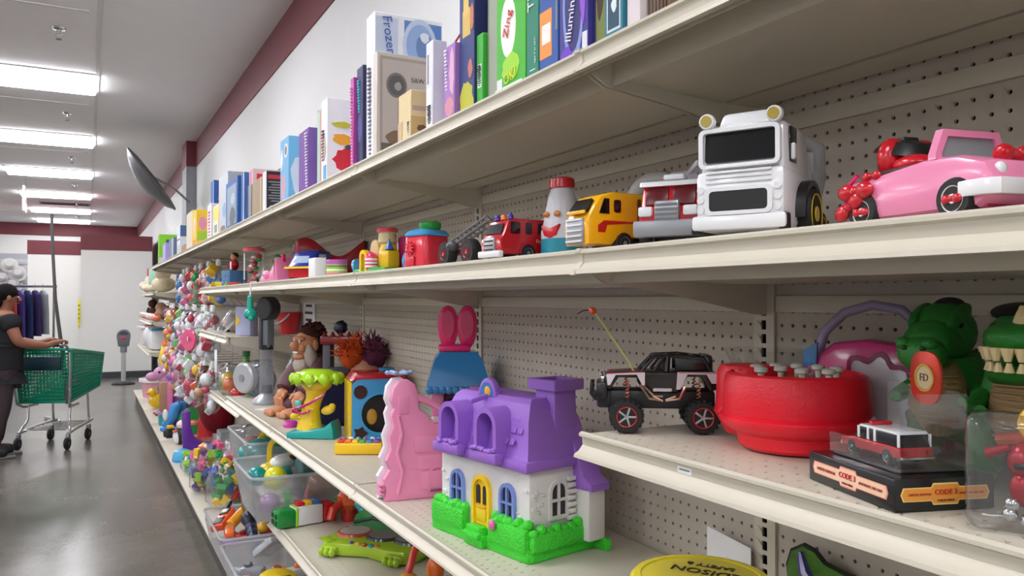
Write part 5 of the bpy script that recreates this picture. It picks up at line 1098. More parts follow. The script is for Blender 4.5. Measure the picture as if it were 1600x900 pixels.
b = B(); b.cyl((-.02, -.05, .11), (-.01, 0, .11), .085, n=28, bev=.01); b.to('wheel', mat((186, 188, 194), .35, .3), t)
B().cyl((-.021, -.055, .11), (-.02, -.05, .11), .02, n=16).to('hub', SILVER, t)
b = B(); b.ell((.03, .02, .1), (.11, .07, .1), lump=.09, seed=13); b.to('bag', BAG, t)
b = B(); b.ell((.05, .05, .09), (.07, .06, .085), lump=.06, seed=2); b.to('grey_stuffing', fabric((140, 142, 150)), t)
t = thing('bagged_plush', 'grey plush in a clear bag behind the toy hoover', 'toy bag', (.99, 4.12, Z3), -60, G3)
b = B(); b.ell((0, 0, .12), (.085, .07, .12), lump=.06, seed=22); b.to('plush', fabric((130, 132, 140)), t)
b = B(); b.ell((0, -.01, .15), (.10, .085, .15), lump=.09, seed=23); b.to('bag', BAG, t)
t = thing('white_flyer', 'white and pink flyers lying flat by the hoover base', 'flyer', (.80, 4.05, Z3), -60, G3)
B().box((0, 0, .002), (.13, .07, .003)).to('sheet', WHT, t); B().box((.03, .01, .0045), (.09, .05, .002), rot=(0, 0, .3)).to('pink_sheet', matte((230, 120, 120)), t)
# near end of the third shelf, below the short shelf
t = thing('yellow_tin', 'round yellow tin with black lettering on its lid', 'tin', (.815, .925, Z3), -58); t.scale = (1, 1, .9)
b = B(); b.lathe([(.1, 0), (.102, .004), (.102, .13)], 40); b.to('can', gloss((225, 205, 30)), t)
b = B(); b.lathe([(.1045, .118), (.1055, .122), (.1055, .142), (.1, .148), (.09, .1485), (.088, .1465), (.0, .1465)], 40); b.to('lid', gloss((236, 218, 36)), t)
for body, s_, v in (('EDISON', .03, .022), ('SAFETY &', .018, .052)): text(body, s_, mat((40, 40, 24), .5), t, (0, v, .1472), (0, 0, PI), .0006)
t = thing('fish_puzzle', 'green puzzle fish with purple swirl leaning on the pegboard', 'toy', (1.072, .915, Z3), -80); t.scale = (.85, 1, .78)
fo = [(-.075, .08), (-.08, .12), (-.07, .155), (-.045, .172), (-.02, .165), (.0, .145), (.04, .135), (.08, .12), (.1, .08), (.09, .03), (.05, .0), (-.05, .0)]
b = B(); b.prism([(u * 1.05, v * 1.03) for u, v in fo], -.004, .004); b.to('rim', mat((20, 24, 18), .5), t)
B().prism(fo, -.0065, -.003).to('fish', mat((70, 120, 35), .5, var=.5, scale=60), t)
B().tube([(-.05, -.007, .16), (-.04, -.007, .12), (-.015, -.007, .09), (.02, -.007, .06)], [.006, .012, .012, .006], 8).to('swirl', gloss((80, 60, 150)), t)
t = thing('white_card', 'small white card standing behind the yellow tin', 'card', (1.085, 1.13, Z3), -80)
B().prism([(-.07, 0), (.03, 0), (.03, .085), (-.07, .105)], -.001, .001).to('card', WHT, t)
# ------------------------------------------------------------------ bins, bags and toys low on the gondola
def bin_(label, x0, x1, y0, y1, z0, h, tp=.86):
    t = thing('storage_bin', label, 'storage bin', ((x0 + x1) / 2, (y0 + y1) / 2, z0), 0, 'frosted plastic bins')
    W, D = x1 - x0, y1 - y0
    def R(k, z, r=.035): return [(u, v, z) for u, v in rrect(W * k, D * k, r, 4)]
    b = B(); n = len(R(1, 0)); rg = [R(tp, .002), R(tp + (1 - tp) * .06, .012), R(1 - .02, h * .62), R(1 - .005, h * .66), R(1, h)]
    b.loft(rg, cap=False); b.f.append(tuple(range(n))); b.to('tub', FROST, t)
    b = B(); b.tube([(u, v, h) for u, v in rrect(W + .008, D + .008, .038, 4)], .007, 8, closed=True); b.to('rim', clear_mat('frosted_rim', (235, 238, 240), .4, .3, .6), t)
    return t
GB6 = 'loose toys lying in the bins'
def item(name, label, cat, loc, rz, parts, group=GB6, rot=None):
    t = thing(name, label, cat, loc, rz, group, rot)
    for nm, m, b in parts: b.to(nm, m, t)
    return t
bin_('frosted bin holding a teal dome toy, under the long shelf', .69, 1.02, 3.98, 4.60, Z5 + .003, .23)
bin_('frosted bin of balls and cups sticking out below the palm tree toy', .605, .985, 3.38, 3.86, Z5 + .003, .19)
bin_('frosted bin of toy flashlights and walkie-talkies on the base deck', .60, .90, 4.18, 4.86, ZD + .003, .16)
bin_('frosted bin with a yellow disc at the bottom frame edge', .585, .90, 3.42, 4.10, ZD + .003, .16)
# contents of the upper bin
item('dome_toy', 'teal rounded plastic toy lying in the upper bin', 'toy', (.80, 4.20, .70), 20, [('shell', gloss((25, 150, 145)), B().ell((0, 0, .03), (.13, .11, .06))), ('seat', gloss((20, 120, 120)), B().box((0, 0, -.03), (.2, .18, .04), .01))])
item('yellow_plane', 'yellow and green toy with a curved tail in the upper bin', 'toy', (.88, 4.40, .74), 30, [('body', gloss((225, 180, 30)), B().tube([(-.08, 0, 0), (-.03, 0, .05), (.03, 0, .06), (.08, 0, .03)], [.02, .03, .028, .015], 12)), ('wing', gloss((110, 170, 40)), B().box((0, -.03, .03), (.18, .04, .015), .006))])
item('toy_net', 'clear film bag of pinkish pieces at the back of the upper bin', 'toy bag', (.80, 4.48, .70), 0, [('film', BAG, B().ell((0, 0, .06), (.11, .09, .06), lump=.1, seed=6)), ('pieces', gloss((205, 150, 140)), B().ell((0, 0, .03), (.07, .06, .03), lump=.08, seed=7))])
# contents of the protruding bin
def ball(label, p, r, c, nm='toy_ball', cat='ball'): return item(nm, label, cat, p, 0, [('ball', gloss(c), B().ell((0, 0, 0), (r, r, r), 20, 14)), ('seam', gloss(tuple(int(v * .85) for v in c)), B().lathe([(r * 1.001, -.002), (r * 1.012, 0), (r * 1.001, .002)], 24, cap=False))])
ball('lime-yellow ball in the protruding bin', (.72, 3.50, .735), .05, (215, 215, 40)); ball('teal ball beside the lime ball in the bin', (.655, 3.57, .735), .042, (25, 150, 150)); ball('lilac ball seen low through the bin wall', (.69, 3.475, .635), .045, (180, 130, 185))
ball('tan ball seen through the near wall of the bin', (.90, 3.47, .70), .052, (175, 125, 105)); ball('small yellow ball behind the lime ball', (.715, 3.645, .73), .045, (225, 200, 50)); ball('small teal ball between lime ball and cup', (.775, 3.565, .735), .032, (30, 150, 145))
item('game_controller', 'white toy game piece with a dark eye in the bin', 'toy', (.79, 3.66, .77), 30, [('shell', WHITE, B().ell((0, 0, 0), (.075, .05, .035))), ('eye', mat((70, 40, 40), .4), B().ell((.02, -.035, .02), (.022, .016, .014)))])
item('teal_cup', 'grey-green patterned cup lying on its side in the bin', 'toy cup', (.90, 3.59, .755), 15, [('cup', mat((95, 140, 140), .4), B().cyl((-.07, 0, 0), (.06, -.01, .01), .045, .052, 24, .005)), ('ribs', mat((70, 105, 108), .4), B().lathe([(.052, 0), (.054, .004), (.052, .008)], 24, Matrix.Translation((.0, 0, 0)) @ Matrix.Rotation(PI / 2, 4, 'Y'), cap=False))])
item('toy_arch', 'yellow plastic arch standing in the bin', 'toy', (.80, 3.78, .74), -20, [('arch', gloss((245, 205, 40)), B().quadframe(arch(.12, .13, 10), arch(.075, .105, 10), -.015, .015))])
item('green_snake', 'shiny green toy dragon lying over the bin edge', 'toy', (.90, 3.78, .80), 0, [('body', gloss((25, 140, 60)), B().tube([(-.12, .06, .02), (-.07, .02, .035), (-.02, .04, .03), (.03, .0, .03), (.08, -.02, .005)], [.01, .024, .026, .022, .012], 12)), ('crest', gloss((60, 180, 70)), B().prism([(-.08, .04), (-.06, .062), (-.04, .048), (-.02, .066), (.0, .05), (.02, .064), (.05, .03)], .012, .02))])
item('pink_shovel', 'pink toy shovel seen through the bin wall', 'toy', (.845, 3.48, .61), 0, [('blade', gloss((235, 110, 130)), B().box((0, 0, 0), (.12, .06, .05), .015)), ('handle', gloss((235, 110, 130)), B().cyl((0, 0, .02), (.02, .01, .1), .012, n=10))])
item('green_peg', 'green toy peg seen through the bin wall', 'toy', (.762, 3.455, .60), 0, [('peg', gloss((60, 180, 90)), B().box((0, 0, .03), (.03, .03, .09), .008)), ('cap', gloss((50, 160, 80)), B().ell((0, 0, .08), (.02, .02, .014)))])
item('blue_brick', 'dark blue toy block at the back of the bin', 'toy', (.90, 3.68, .64), 20, [('block', NAVY, B().box((0, 0, 0), (.1, .1, .08), .01)), ('stud', NAVY, B().cyl((0, 0, .04), (0, 0, .055), .02, n=12))])
# contents of the flashlight bin
def torch(label, p, d, r, c, c2):
    d = Vector(d); t = thing('toy_flashlight', label, 'flashlight', p, 0, GB6); q = d.to_track_quat('Z', 'Y').to_matrix().to_4x4(); L = d.length
    B().lathe([(r * .8, 0), (r * .85, L * .6), (r * .9, L * .7), (r * 1.35, L * .84), (r * 1.35, L * .97), (r * 1.2, L)], 18, q).to('barrel', c, t)
    for k in (.1, .3, .5): B().lathe([(r * .86, L * k), (r * .95, L * k + .006), (r * .95, L * k + .02), (r * .86, L * k + .026)], 18, q, cap=False).to('grip_ring', c2, t)
    B().cyl(q @ Vector((0, 0, L)), q @ Vector((0, 0, L + .003)), r * 1.1, n=18).to('lens', GLASS_D, t)
torch('dark navy flashlight standing in the bin', (.765, 4.23, .25), (.0, .18, .10), .03, mat((25, 30, 50), .3), mat((45, 55, 90), .3))
torch('olive-brown banded toy tube in the bin', (.78, 4.34, .27), (.02, .28, .10), .028, mat((85, 78, 50), .4), mat((140, 125, 80), .35, .4))
torch('black toy barrel with a chrome end in the bin', (.80, 4.66, .31), (.1, -.05, .03), .02, BLACK, CHROME)
t = thing('walkie_talkie', 'orange and black toy walkie-talkie on the bin rim', 'toy', (.67, 4.58, .285), 60, GB6, rot=(.25, -.25, -.55))
B().box((0, 0, .02), (.075, .2, .04), .012).to('case', gloss((235, 85, 45)), t); B().box((0, .05, .042), (.05, .06, .006), .002).to('screen_bezel', BLACK, t); B().box((0, .05, .046), (.032, .034, .003)).to('screen', mat((190, 190, 180), .3), t)
B().box((0, -.05, .042), (.05, .07, .004), .002).to('speaker_grille', BLACK, t); B().cyl((-.02, .09, .02), (-.02, .19, .03), .014, .010, 10).to('aerial', BLACK, t)
item('orange_pistol', 'orange toy blaster with grey bands in the bin', 'toy', (.665, 4.37, .285), 82, [('body', gloss((240, 115, 40)), B().box((0, 0, 0), (.16, .05, .05), .014)), ('band', GREY, B().box((.01, 0, .0), (.02, .053, .053), .008)), ('grip', gloss((240, 115, 40)), B().box((.06, 0, -.04), (.03, .03, .06), .008))])
item('orange_dart', 'orange-yellow toy part behind the navy flashlight', 'toy', (.74, 4.55, .285), 40, [('part', gloss((240, 160, 40)), B().cyl((-.07, 0, 0), (.08, .03, .04), .03, n=14, bev=.006)), ('tip', ORG, B().ell((.085, .032, .043), (.026, .026, .026)))])
item('purple_yoyo', 'striped pink and purple toy top in the bin corner', 'toy', (.65, 4.27, .25), 0, [('core', gloss((140, 60, 160)), B().lathe([(.02, -.02), (.045, 0), (.045, .02), (.02, .035)], 20)), ('band', gloss((235, 120, 60)), B().lathe([(.0455, .004), (.047, .01), (.0455, .016)], 20, cap=False))])
item('red_toy_part', 'red plastic toy part on the far side of the flashlight bin', 'toy', (.86, 4.34, .29), 40, [('part', gloss((205, 60, 50)), B().box((0, 0, 0), (.1, .06, .06), .015)), ('yellow_cap', gloss((235, 180, 50)), B().ell((-.05, 0, .02), (.03, .028, .03)))])
# contents of the front bin
item('yellow_frisbee', 'yellow disc with dark lettering lying in the front bin', 'toy', (.75, 3.60, .26), 0, [('disc', gloss((240, 205, 30)), B().lathe([(.075, 0), (.085, .008), (.08, .02), (.05, .028), (.001, .03)], 28, cap=False)), ('lettering', INK, B().box((.01, -.03, .031), (.08, .012, .001)))], rot=(.15, .0, 0))
item('card_pack', 'clear pack of white and grey printed cards in the front bin', 'toy pack', (.76, 4.0, .27), 30, [('pack', mat((205, 208, 212), .35), B().box((0, 0, .06), (.1, .03, .14), .004)), ('label', WHT, B().box((.01, -.017, .07), (.05, .002, .09))), ('film', BAG, B().box((0, 0, .065), (.115, .045, .16), .015))], rot=(.9, .2, .5))
item('white_game_piece', 'white toy console piece with red button in the front bin', 'toy', (.83, 3.66, .265), 20, [('case', WHITE, B().box((0, 0, 0), (.1, .07, .04), .012)), ('red_button', ORG, B().ell((.03, 0, .025), (.022, .018, .016)))])
item('pink_ball_toy', 'pale pink ball pressed against the front bin wall', 'ball', (.64, 3.74, .22), 0, [('ball', gloss((235, 150, 150)), B().ell((0, 0, 0), (.04, .04, .04))), ('valve', WHITE, B().ell((0, -.03, .027), (.006, .006, .006)))])
item('blue_jacket_doll', 'indigo and orange soft toy slumped beside the front bin', 'plush toy', (.97, 3.75, ZD), -30, [('body', fabric((58, 48, 120)), B().ell((0, 0, .13), (.06, .06, .14))), ('scarf', fabric((215, 90, 50)), B().ell((-.01, -.02, .2), (.05, .05, .025))), ('legs', fabric((45, 40, 70)), B().ell((0, -.06, .05), (.07, .07, .04)))], 'toys on the base deck')

# more loose pieces filling the two deck bins
for k, (x, y, z, c, nm, lab) in enumerate((
    (.80, 4.28, .22, (60, 60, 66), 'black_gadget', 'black toy gadget wedged deep in the flashlight bin'), (.70, 4.72, .24, (190, 60, 120), 'pink_gadget', 'magenta toy piece at the far end of the flashlight bin'),
    (.84, 4.76, .24, (240, 150, 40), 'amber_gadget', 'amber toy piece in the far corner of the flashlight bin'), (.76, 4.44, .22, (205, 60, 50), 'red_gadget', 'red toy piece under the olive tube'),
    (.70, 3.90, .22, (150, 155, 162), 'grey_gadget', 'grey toy piece in the front bin'), (.66, 3.56, .22, (90, 150, 200), 'blue_gadget', 'sky blue toy piece in the near corner of the front bin'),
    (.80, 3.80, .22, (230, 120, 60), 'orange_gadget', 'orange toy piece in the middle of the front bin'), (.84, 3.52, .21, (120, 190, 90), 'green_gadget', 'light green toy piece behind the yellow disc'))):
    item(nm, lab, 'toy', (x, y, z), 37 * k, [('body', gloss(c), B().box((0, 0, 0), (.11, .065, .05), .016)), ('knob', gloss(tuple(int(v * .7) for v in c)), B().cyl((.02, 0, .02), (.025, .005, .045), .02, n=12, bev=.004)), ('barrel', gloss(tuple(min(255, int(v * 1.15)) for v in c)), B().cyl((.05, 0, 0), (.11, .01, .01), .017, .014, 12))])
# shelf 5: block toy, piano, dangling toys
t = thing('block_launcher', 'white, green and red block-shaped toy on the lower shelf edge', 'toy', (.80, 3.33, Z5 + .002), 8, 'toys on the lower shelf')
B().box((.01, 0, .04), (.12, .075, .075), .006).to('white_body', WHITE, t)
g_ = B().box((-.085, 0, .038), (.08, .08, .074), .012).to('green_end', gloss((20, 140, 60)), t); B().box((-.042, 0, .04), (.012, .079, .077), .003).to('lime_band', LIME, t)
for u in (-.018, .018):
    for v in (.025, .052): B().box((-.126, u, v), (.003, .022, .018), .002).to('socket', mat((10, 70, 30), .6), g_)
B().box((.1, 0, .04), (.07, .08, .078), .016, taper=(.8, .9)).to('red_end', gloss((200, 30, 35)), t)
for k, c in enumerate(((210, 35, 40), (245, 195, 40), (60, 120, 190))): B().box((-.02 + k * .035, 0, .085), (.032, .04, .02), .005).to('top_block', gloss(c), t)
t = thing('animal_piano', 'lime green frog-shaped toy piano with round drum pads', 'toy piano', (.955, 2.83, Z5 + .002), -52, 'toys on the lower shelf')
LG = gloss((165, 200, 40))
ol = [(-.2, -.06), (-.17, -.105), (-.09, -.11), (0, -.085), (.09, -.11), (.17, -.105), (.2, -.06), (.205, .03), (.17, .085), (.09, .1), (0, .09), (-.09, .1), (-.17, .085), (-.205, .03)]
b = B(); b.prism(ol, 0, .05, .014, 'z'); b.to('body', LG, t)
for k, (u, c) in enumerate(((-.12, (200, 80, 70)), (.01, (70, 65, 75)), (.13, (70, 65, 75)))):
    B().lathe([(.062, .046), (.067, .05), (.064, .058), (.056, .060)], 28, Matrix.Translation((u, .022, 0)), cap=True).to('pad_rim', gloss(c), t)
    B().lathe([(.056, .060), (.001, .062)], 28, Matrix.Translation((u, .022, 0)), cap=False).to('drum_pad', mat((180, 172, 165) if k == 0 else (120, 118, 115), .6), t)
for sx in (-1, 1):
    ft = B().box((sx * .135, -.11, .022), (.07, .03, .034), .012).to('foot', LG, t)
    for k in range(3): B().ell((sx * .135 + (k - 1) * .022, -.13, .018), (.012, .016, .016), 10, 8).to('toe', LG, ft)
for k, c in enumerate(((90, 60, 140), (240, 180, 60), (200, 60, 60), (50, 150, 180), (225, 110, 60))): B().ell((-.06 + k * .028, -.086, .048), (.011, .009, .007), 10, 6).to('button', gloss(c), t)
B().ell((-.18, .06, .05), (.014, .012, .008)).to('red_key', RED, t)
for k in range(7): B().box((-.19 + k * .009, -.075 - .004 * k, .05), (.005, .04, .006), .002, rot=(0, 0, -.5)).to('ridge', LG, t)
t = thing('rattle_ball', 'orange faceted rattle ball with blue and green arms on the lower shelf', 'toy', (.985, 3.30, Z5), 0, 'toys on the lower shelf')
b = B(); b.ell((0, 0, .09), (.055, .055, .055), 8, 5); b.to('ball', gloss((225, 90, 40)), t, ang=5)
for k, c in enumerate(((50, 120, 190), (60, 160, 70), (215, 60, 50), (60, 160, 170))):
    a = PI / 2 * k + .4; B().tube([(.04 * math.cos(a), .04 * math.sin(a), .08), (.085 * math.cos(a), .085 * math.sin(a), .06), (.1 * math.cos(a), .1 * math.sin(a), .02)], [.016, .02, .018], 10).to('arm', gloss(c), t)
B().cyl((0, 0, .0), (0, 0, .05), .035, n=14).to('stand', gloss((200, 50, 40)), t)
t = thing('green_leaf_toy', 'dark green leaf-shaped toy behind the frog piano', 'toy', (1.05, 3.12, Z5), -60, 'toys on the lower shelf')
b = B(); b.prism([(-.12, 0), (-.1, .05), (-.02, .1), (.08, .09), (.12, .03), (.12, 0)], -.03, .03, .01); b.to('leaf', gloss((45, 135, 65)), t)
B().tube([(-.1, -.032, .02), (0, -.034, .05), (.1, -.032, .04)], .006, 8).to('vein', mat((30, 40, 60), .4), t)
t = thing('flower_spinner', 'red-stemmed spinner toy with a yellow bead on a green disc', 'toy', (.86, 2.27, Z5), 0, 'toys on the lower shelf')
B().lathe([(.075, 0), (.08, .012), (.07, .024), (.02, .03)], 24).to('green_disc', gloss((110, 190, 50)), t)
b = B(); b.tube([(0, 0, .03), (.0, .01, .1), (.03, .03, .16), (.06, .05, .2)], .012, 10); b.to('stem', gloss((215, 60, 50)), t)
B().ell((0, .006, .085), (.032, .032, .022), 14, 8).to('bead', gloss((235, 160, 60)), t)
B().lathe([(.05, .0), (.055, .03), (.045, .05)], 18, Matrix.Translation((.06, -.075, 0))).to('blue_cup', gloss((60, 160, 190)), t)
t = thing('orange_rattle', 'orange rattle beside the flower spinner', 'toy', (.95, 2.28, Z5), 0, 'toys on the lower shelf')
B().ell((0, 0, .1), (.028, .028, .045)).to('head', ORG, t); B().cyl((0, 0, 0), (0, 0, .07), .012, .01, 10).to('handle', gloss((150, 90, 180)), t); B().ell((.05, -.02, .05), (.035, .035, .035)).to('clear_bead', CLEAR, t)
# ---- bags of building blocks on the base deck
GD6 = 'toys on the base deck'
BC = [(200, 30, 45), (245, 200, 40), (40, 150, 70), (50, 90, 180), (230, 90, 140), (150, 200, 50), (70, 60, 140)]
def brick_mesh():
    b = B(); b.box((0, 0, .016), (.05, .034, .03), .002, 1)
    for u in (-.013, .013): b.cyl((u, 0, .03), (u, 0, .037), .008, n=8)
    return b
_BM = {}
def block_bag(label, loc, rx, ry, h, n, seed, cols):
    rd = random.Random(seed); t = thing('block_bag', label, 'toy bag', loc, 0, GD6)
    for k in range(n):
        a = rd.uniform(0, 2 * PI); r = math.sqrt(rd.random()) * .8; z = rd.uniform(.03, h * .86); sc = 1 - .35 * (z / h)
        c = rd.choice(cols)
        if c not in _BM: _BM[c] = brick_mesh().mesh('toy_brick', gloss(c))
        o = mobj('toy_brick', _BM[c], t, (rx * r * sc * math.cos(a), ry * r * sc * math.sin(a), z)); o.rotation_euler = (rd.uniform(0, 6), rd.uniform(0, 6), rd.uniform(0, 6)); o.scale = (1.35,) * 3
    b = B(); b.lathe([(rx * .7, .002), (rx, .05), (rx * .98, h * .5), (rx * .7, h * .8), (rx * .3, h * .95), (rx * .35, h * 1.05)], 18, sy=ry / rx, cap=False)
    rd2 = random.Random(seed + 1); b.v = [(x * (1 + rd2.uniform(-.07, .07)), y * (1 + rd2.uniform(-.07, .07)), z) for x, y, z in b.v]; b.to('bag', BAG, t)
block_bag('tall clear bag of red, blue and yellow toy bricks at the deck edge', (.77, 6.02, ZD), .13, .12, .36, 46, 1, BC)
block_bag('clear bag of large toy bricks leaning on the flashlight bin', (.83, 5.52, ZD), .14, .13, .37, 46, 2, BC[:4])
block_bag('clear bag of pink and white toy bricks behind the other two', (.90, 5.86, ZD), .11, .1, .40, 30, 3, [(230, 90, 140), (235, 235, 238), (240, 170, 190)])
block_bag('bag of lime and blue toy bricks beside the purple rocker', (.76, 6.70, ZD), .11, .12, .17, 24, 4, [(150, 200, 50), (40, 150, 70), (80, 150, 210), (235, 235, 240)])
block_bag('low bag of dark red toy bricks behind the flashlight bin', (.98, 5.2, ZD), .12, .12, .25, 26, 5, [(150, 25, 35), (120, 20, 30)])
item('empty_shelf_tray', 'grey slotted plastic organiser behind the bricks', 'tray', (1.0, 6.55, ZD), 0, [('tray', mat((150, 154, 158), .4), B().box((0, 0, .17), (.18, .2, .34), .01)), ('slot', mat((210, 212, 214), .4), B().box((-.092, 0, .25), (.004, .14, .1)))], GD6)
item('navy_bag_toy', 'navy soft bag lying behind the purple rocker', 'toy bag', (.95, 6.95, ZD), 0, [('bag', fabric((35, 38, 80)), B().ell((0, 0, .1), (.12, .13, .1), lump=.06, seed=4)), ('strap', fabric((60, 60, 70)), B().tube([(-.08, -.05, .15), (0, -.06, .22), (.08, -.05, .15)], .01, 8))], GD6)
# ---- deck toys further down the aisle
t = thing('purple_rocker', 'purple curved toy slide standing on the base deck', 'toy slide', (.91, 7.50, ZD), -4, GD6); t.scale = (1.15, 1, 1.05)
pts = [(-.14, 0), (-.15, .36), (-.09, .37), (-.085, .24), (-.06, .15), (0, .1), (.08, .1), (.14, .13), (.15, .1), (.13, .03), (.1, 0)]
b = B(); b.prism(pts, -.06, .06, .008); b.to('slide', gloss((112, 55, 165)), t); B().box((-.1, -.12, .02), (.13, .06, .035), .012).to('foot_bar', gloss((125, 70, 185)), t)
item('blue_dome', 'light blue dome-shaped toy cup at the deck edge', 'toy', (.72, 7.24, ZD), 0, [('dome', gloss((80, 180, 225)), B().lathe([(.075, 0), (.078, .05), (.06, .09), (.02, .105)], 20)), ('base_ring', gloss((60, 150, 210)), B().lathe([(.08, 0), (.083, .01), (.08, .02)], 20, cap=False))], GD6)
item('penguin_toy', 'black and white toy penguin lying on the deck', 'toy', (.80, 8.1, ZD), -60, [('body', BLACK, B().ell((0, 0, .08), (.07, .07, .09))), ('belly', WHITE, B().ell((-.01, -.03, .075), (.055, .05, .07))), ('beak', ORG, B().ell((0, -.075, .13), (.02, .025, .012))), ('head', mat((235, 220, 215), .5), B().ell((0, 0, .18), (.05, .05, .045)))], GD6)
item('black_truck_toy', 'small black toy truck next to the penguin', 'toy truck', (.735, 8.55, ZD), -80, [('body', mat((30, 30, 32), .4), B().box((0, 0, .06), (.12, .07, .06), .01)), ('yellow_top', YEL, B().box((.01, 0, .105), (.07, .06, .03), .008)), ('axle_front', TYRE, B().cyl((-.04, -.045, .03), (-.04, .045, .03), .03, n=14)), ('axle_rear', TYRE, B().cyl((.04, -.045, .03), (.04, .045, .03), .03, n=14))], GD6)
item('red_robot', 'tall red plastic toy figure behind the purple slide', 'toy', (1.0, 8.05, ZD), -20, [('torso', gloss((205, 25, 35)), B().box((0, 0, .13), (.14, .1, .24), .02, taper=(.8, .9))), ('head', gloss((215, 30, 40)), B().box((0, 0, .33), (.12, .1, .15), .03)), ('arm', gloss((225, 120, 100)), B().ell((-.1, -.04, .2), (.06, .03, .025)))], GD6)
item('red_bag_cloth', 'dark red cloth bag slumped against the pegboard', 'toy bag', (1.0, 7.25, .42), 0, [('cloth', fabric((120, 18, 32)), B().ell((0, 0, .1), (.14, .28, .17), lump=.06, seed=9)), ('grey_flap', fabric((120, 115, 115)), B().box((-.1, -.05, .16), (.03, .1, .2), .01)), ('hook', CHROME, B().tube([(.1, 0, .28), (.05, 0, .3), (.0, 0, .27)], .004, 6))], GD6)
item('green_disc', 'green plastic disc leaning behind the blue dolphin', 'toy', (.95, 8.6, ZD), 0, [('disc', gloss((30, 150, 70)), B().prism(arc((0, .14), .13, 0, 360, 24)[:-1], -.02, .02, .006)), ('rim', gloss((20, 120, 55)), B().tube([(.13 * math.cos(a), 0, .14 + .13 * math.sin(a)) for a in [2 * PI * i / 24 for i in range(24)]], .01, 6, closed=True)), ('stand', gloss((225, 120, 100)), B().box((0, .03, .02), (.1, .08, .04), .01))], GD6)
item('dolphin_slide', 'blue curved toy dolphin ride on the deck', 'toy', (.80, 8.95, ZD), -30, [('body', gloss((70, 150, 220)), B().tube([(-.1, 0, .05), (-.05, 0, .1), (0, 0, .17), (.02, 0, .25), (.07, 0, .29)], [.03, .05, .055, .05, .03], 14)), ('base', gloss((60, 135, 210)), B().box((-.02, 0, .025), (.2, .12, .05), .02)), ('fin', WHITE, B().ell((-.06, -.05, .17), (.03, .02, .06)))], GD6)
item('brown_tower', 'tan cardboard tower toy on a teal stand', 'toy', (.775, 9.45, ZD), 0, [('stand', gloss((40, 165, 165)), B().box((0, 0, .06), (.16, .14, .12), .01)), ('tower', matte((175, 135, 105)), B().box((0, 0, .29), (.14, .12, .34), .006)), ('ledge', mat((150, 130, 190), .4), B().box((.02, -.02, .13), (.2, .16, .03), .008))], GD6)
t = thing('castle_playset', 'pink and tan doll castle playset with towers on the deck', 'toy castle', (.92, 9.1, ZD), -20, GD6)
for u in (-.13, .13): B().box((u, 0, .25), (.06, .12, .5), .01).to('tower', gloss((215, 110, 160)), t)
B().box((0, 0, .44), (.26, .14, .05), .01).to('bridge', mat((205, 160, 90), .5), t); B().box((0, .03, .2), (.2, .05, .35), .008).to('back_wall', gloss((200, 120, 190)), t)
for u in (-.13, .0, .13): B().lathe([(.045, .48), (.02, .56), (.001, .62)], 12, Matrix.Translation((u, 0, 0)), cap=False).to('spire', gloss((120, 80, 180)), t)
b = B(); b.ell((0, -.06, .36), (.09, .05, .035), lump=.1, seed=3); b.to('cloud', WHITE, t); B().box((.0, -.07, .18), (.1, .06, .25), .02).to('blue_door', gloss((40, 120, 180)), t)
t = thing('purple_castle', 'purple pony castle with lilac balcony against the pegboard', 'toy castle', (1.02, 8.35, .50), -20, GD6)
B().box((0, 0, .08), (.2, .12, .16), .01).to('balcony', gloss((185, 130, 200)), t); B().lathe([(.12, .16), (.09, .22), (.03, .32)], 18).to('roof', gloss((120, 85, 175)), t)
for u in (-.08, .0, .08): B().cyl((u, -.05, 0), (u, -.05, .16), .012, n=8).to('column', gloss((235, 170, 205)), t)
B().tube([(.0, .06, .1), (.04, .1, .1)], .006, 6).to('hook', CHROME, t)
t = thing('toy_unicorn', 'lilac-pink toy unicorn with magenta mane standing on the deck', 'toy unicorn', (.84, 10.25, ZD), -85, GD6)
PU = gloss((225, 160, 205))
b = B(); b.tube([(.0, .06, .0), (.0, .05, .12), (0, .03, .25), (0, .0, .38), (0, -.04, .47)], [.10, .10, .085, .07, .06], 18); b.ell((0, -.06, .49), (.07, .09, .08)); b.ell((0, -.15, .455), (.05, .08, .055)); b.to('body', PU, t)
b = B(); b.tube([(0, .02, .56), (0, .08, .46), (0, .1, .36), (0, .1, .28)], [.03, .06, .06, .03], 12); b.to('mane', gloss((165, 30, 110)), t)
b = B(); b.cyl((0, -.07, .55), (0, -.1, .66), .02, .003, 10); b.to('horn', mat((225, 215, 220), .3), t)
for sx in (-1, 1): B().cyl((sx * .045, -.03, .55), (sx * .05, -.02, .62), .02, .004, 8).to('ear', PU, t); B().ell((sx * .066, -.09, .51), (.01, .016, .014)).to('eye', BLACK, t); B().ell((sx * .06, -.05, .02), (.05, .09, .03)).to('foot', gloss((150, 60, 90)), t)
item('yellow_duck', 'yellow toy duck tucked under the unicorn', 'toy', (.78, 10.85, ZD), -70, [('body', YEL, B().ell((0, 0, .1), (.08, .1, .09))), ('head', YEL, B().ell((0, -.06, .21), (.05, .05, .05))), ('bill', ORG, B().ell((0, -.115, .2), (.025, .03, .012)))], GD6)
item('pink_tub', 'pink plastic tub with a white rim at the far end of the deck', 'tub', (.87, 12.2, ZD), 0, [('tub', gloss((225, 165, 180)), B().lathe([(.17, 0), (.2, .22)], 24, sy=1.3)), ('rim', mat((232, 226, 228), .4), B().lathe([(.2, .21), (.225, .22), (.225, .26), (.2, .265), (.19, .25)], 24, sy=1.3))], GD6)
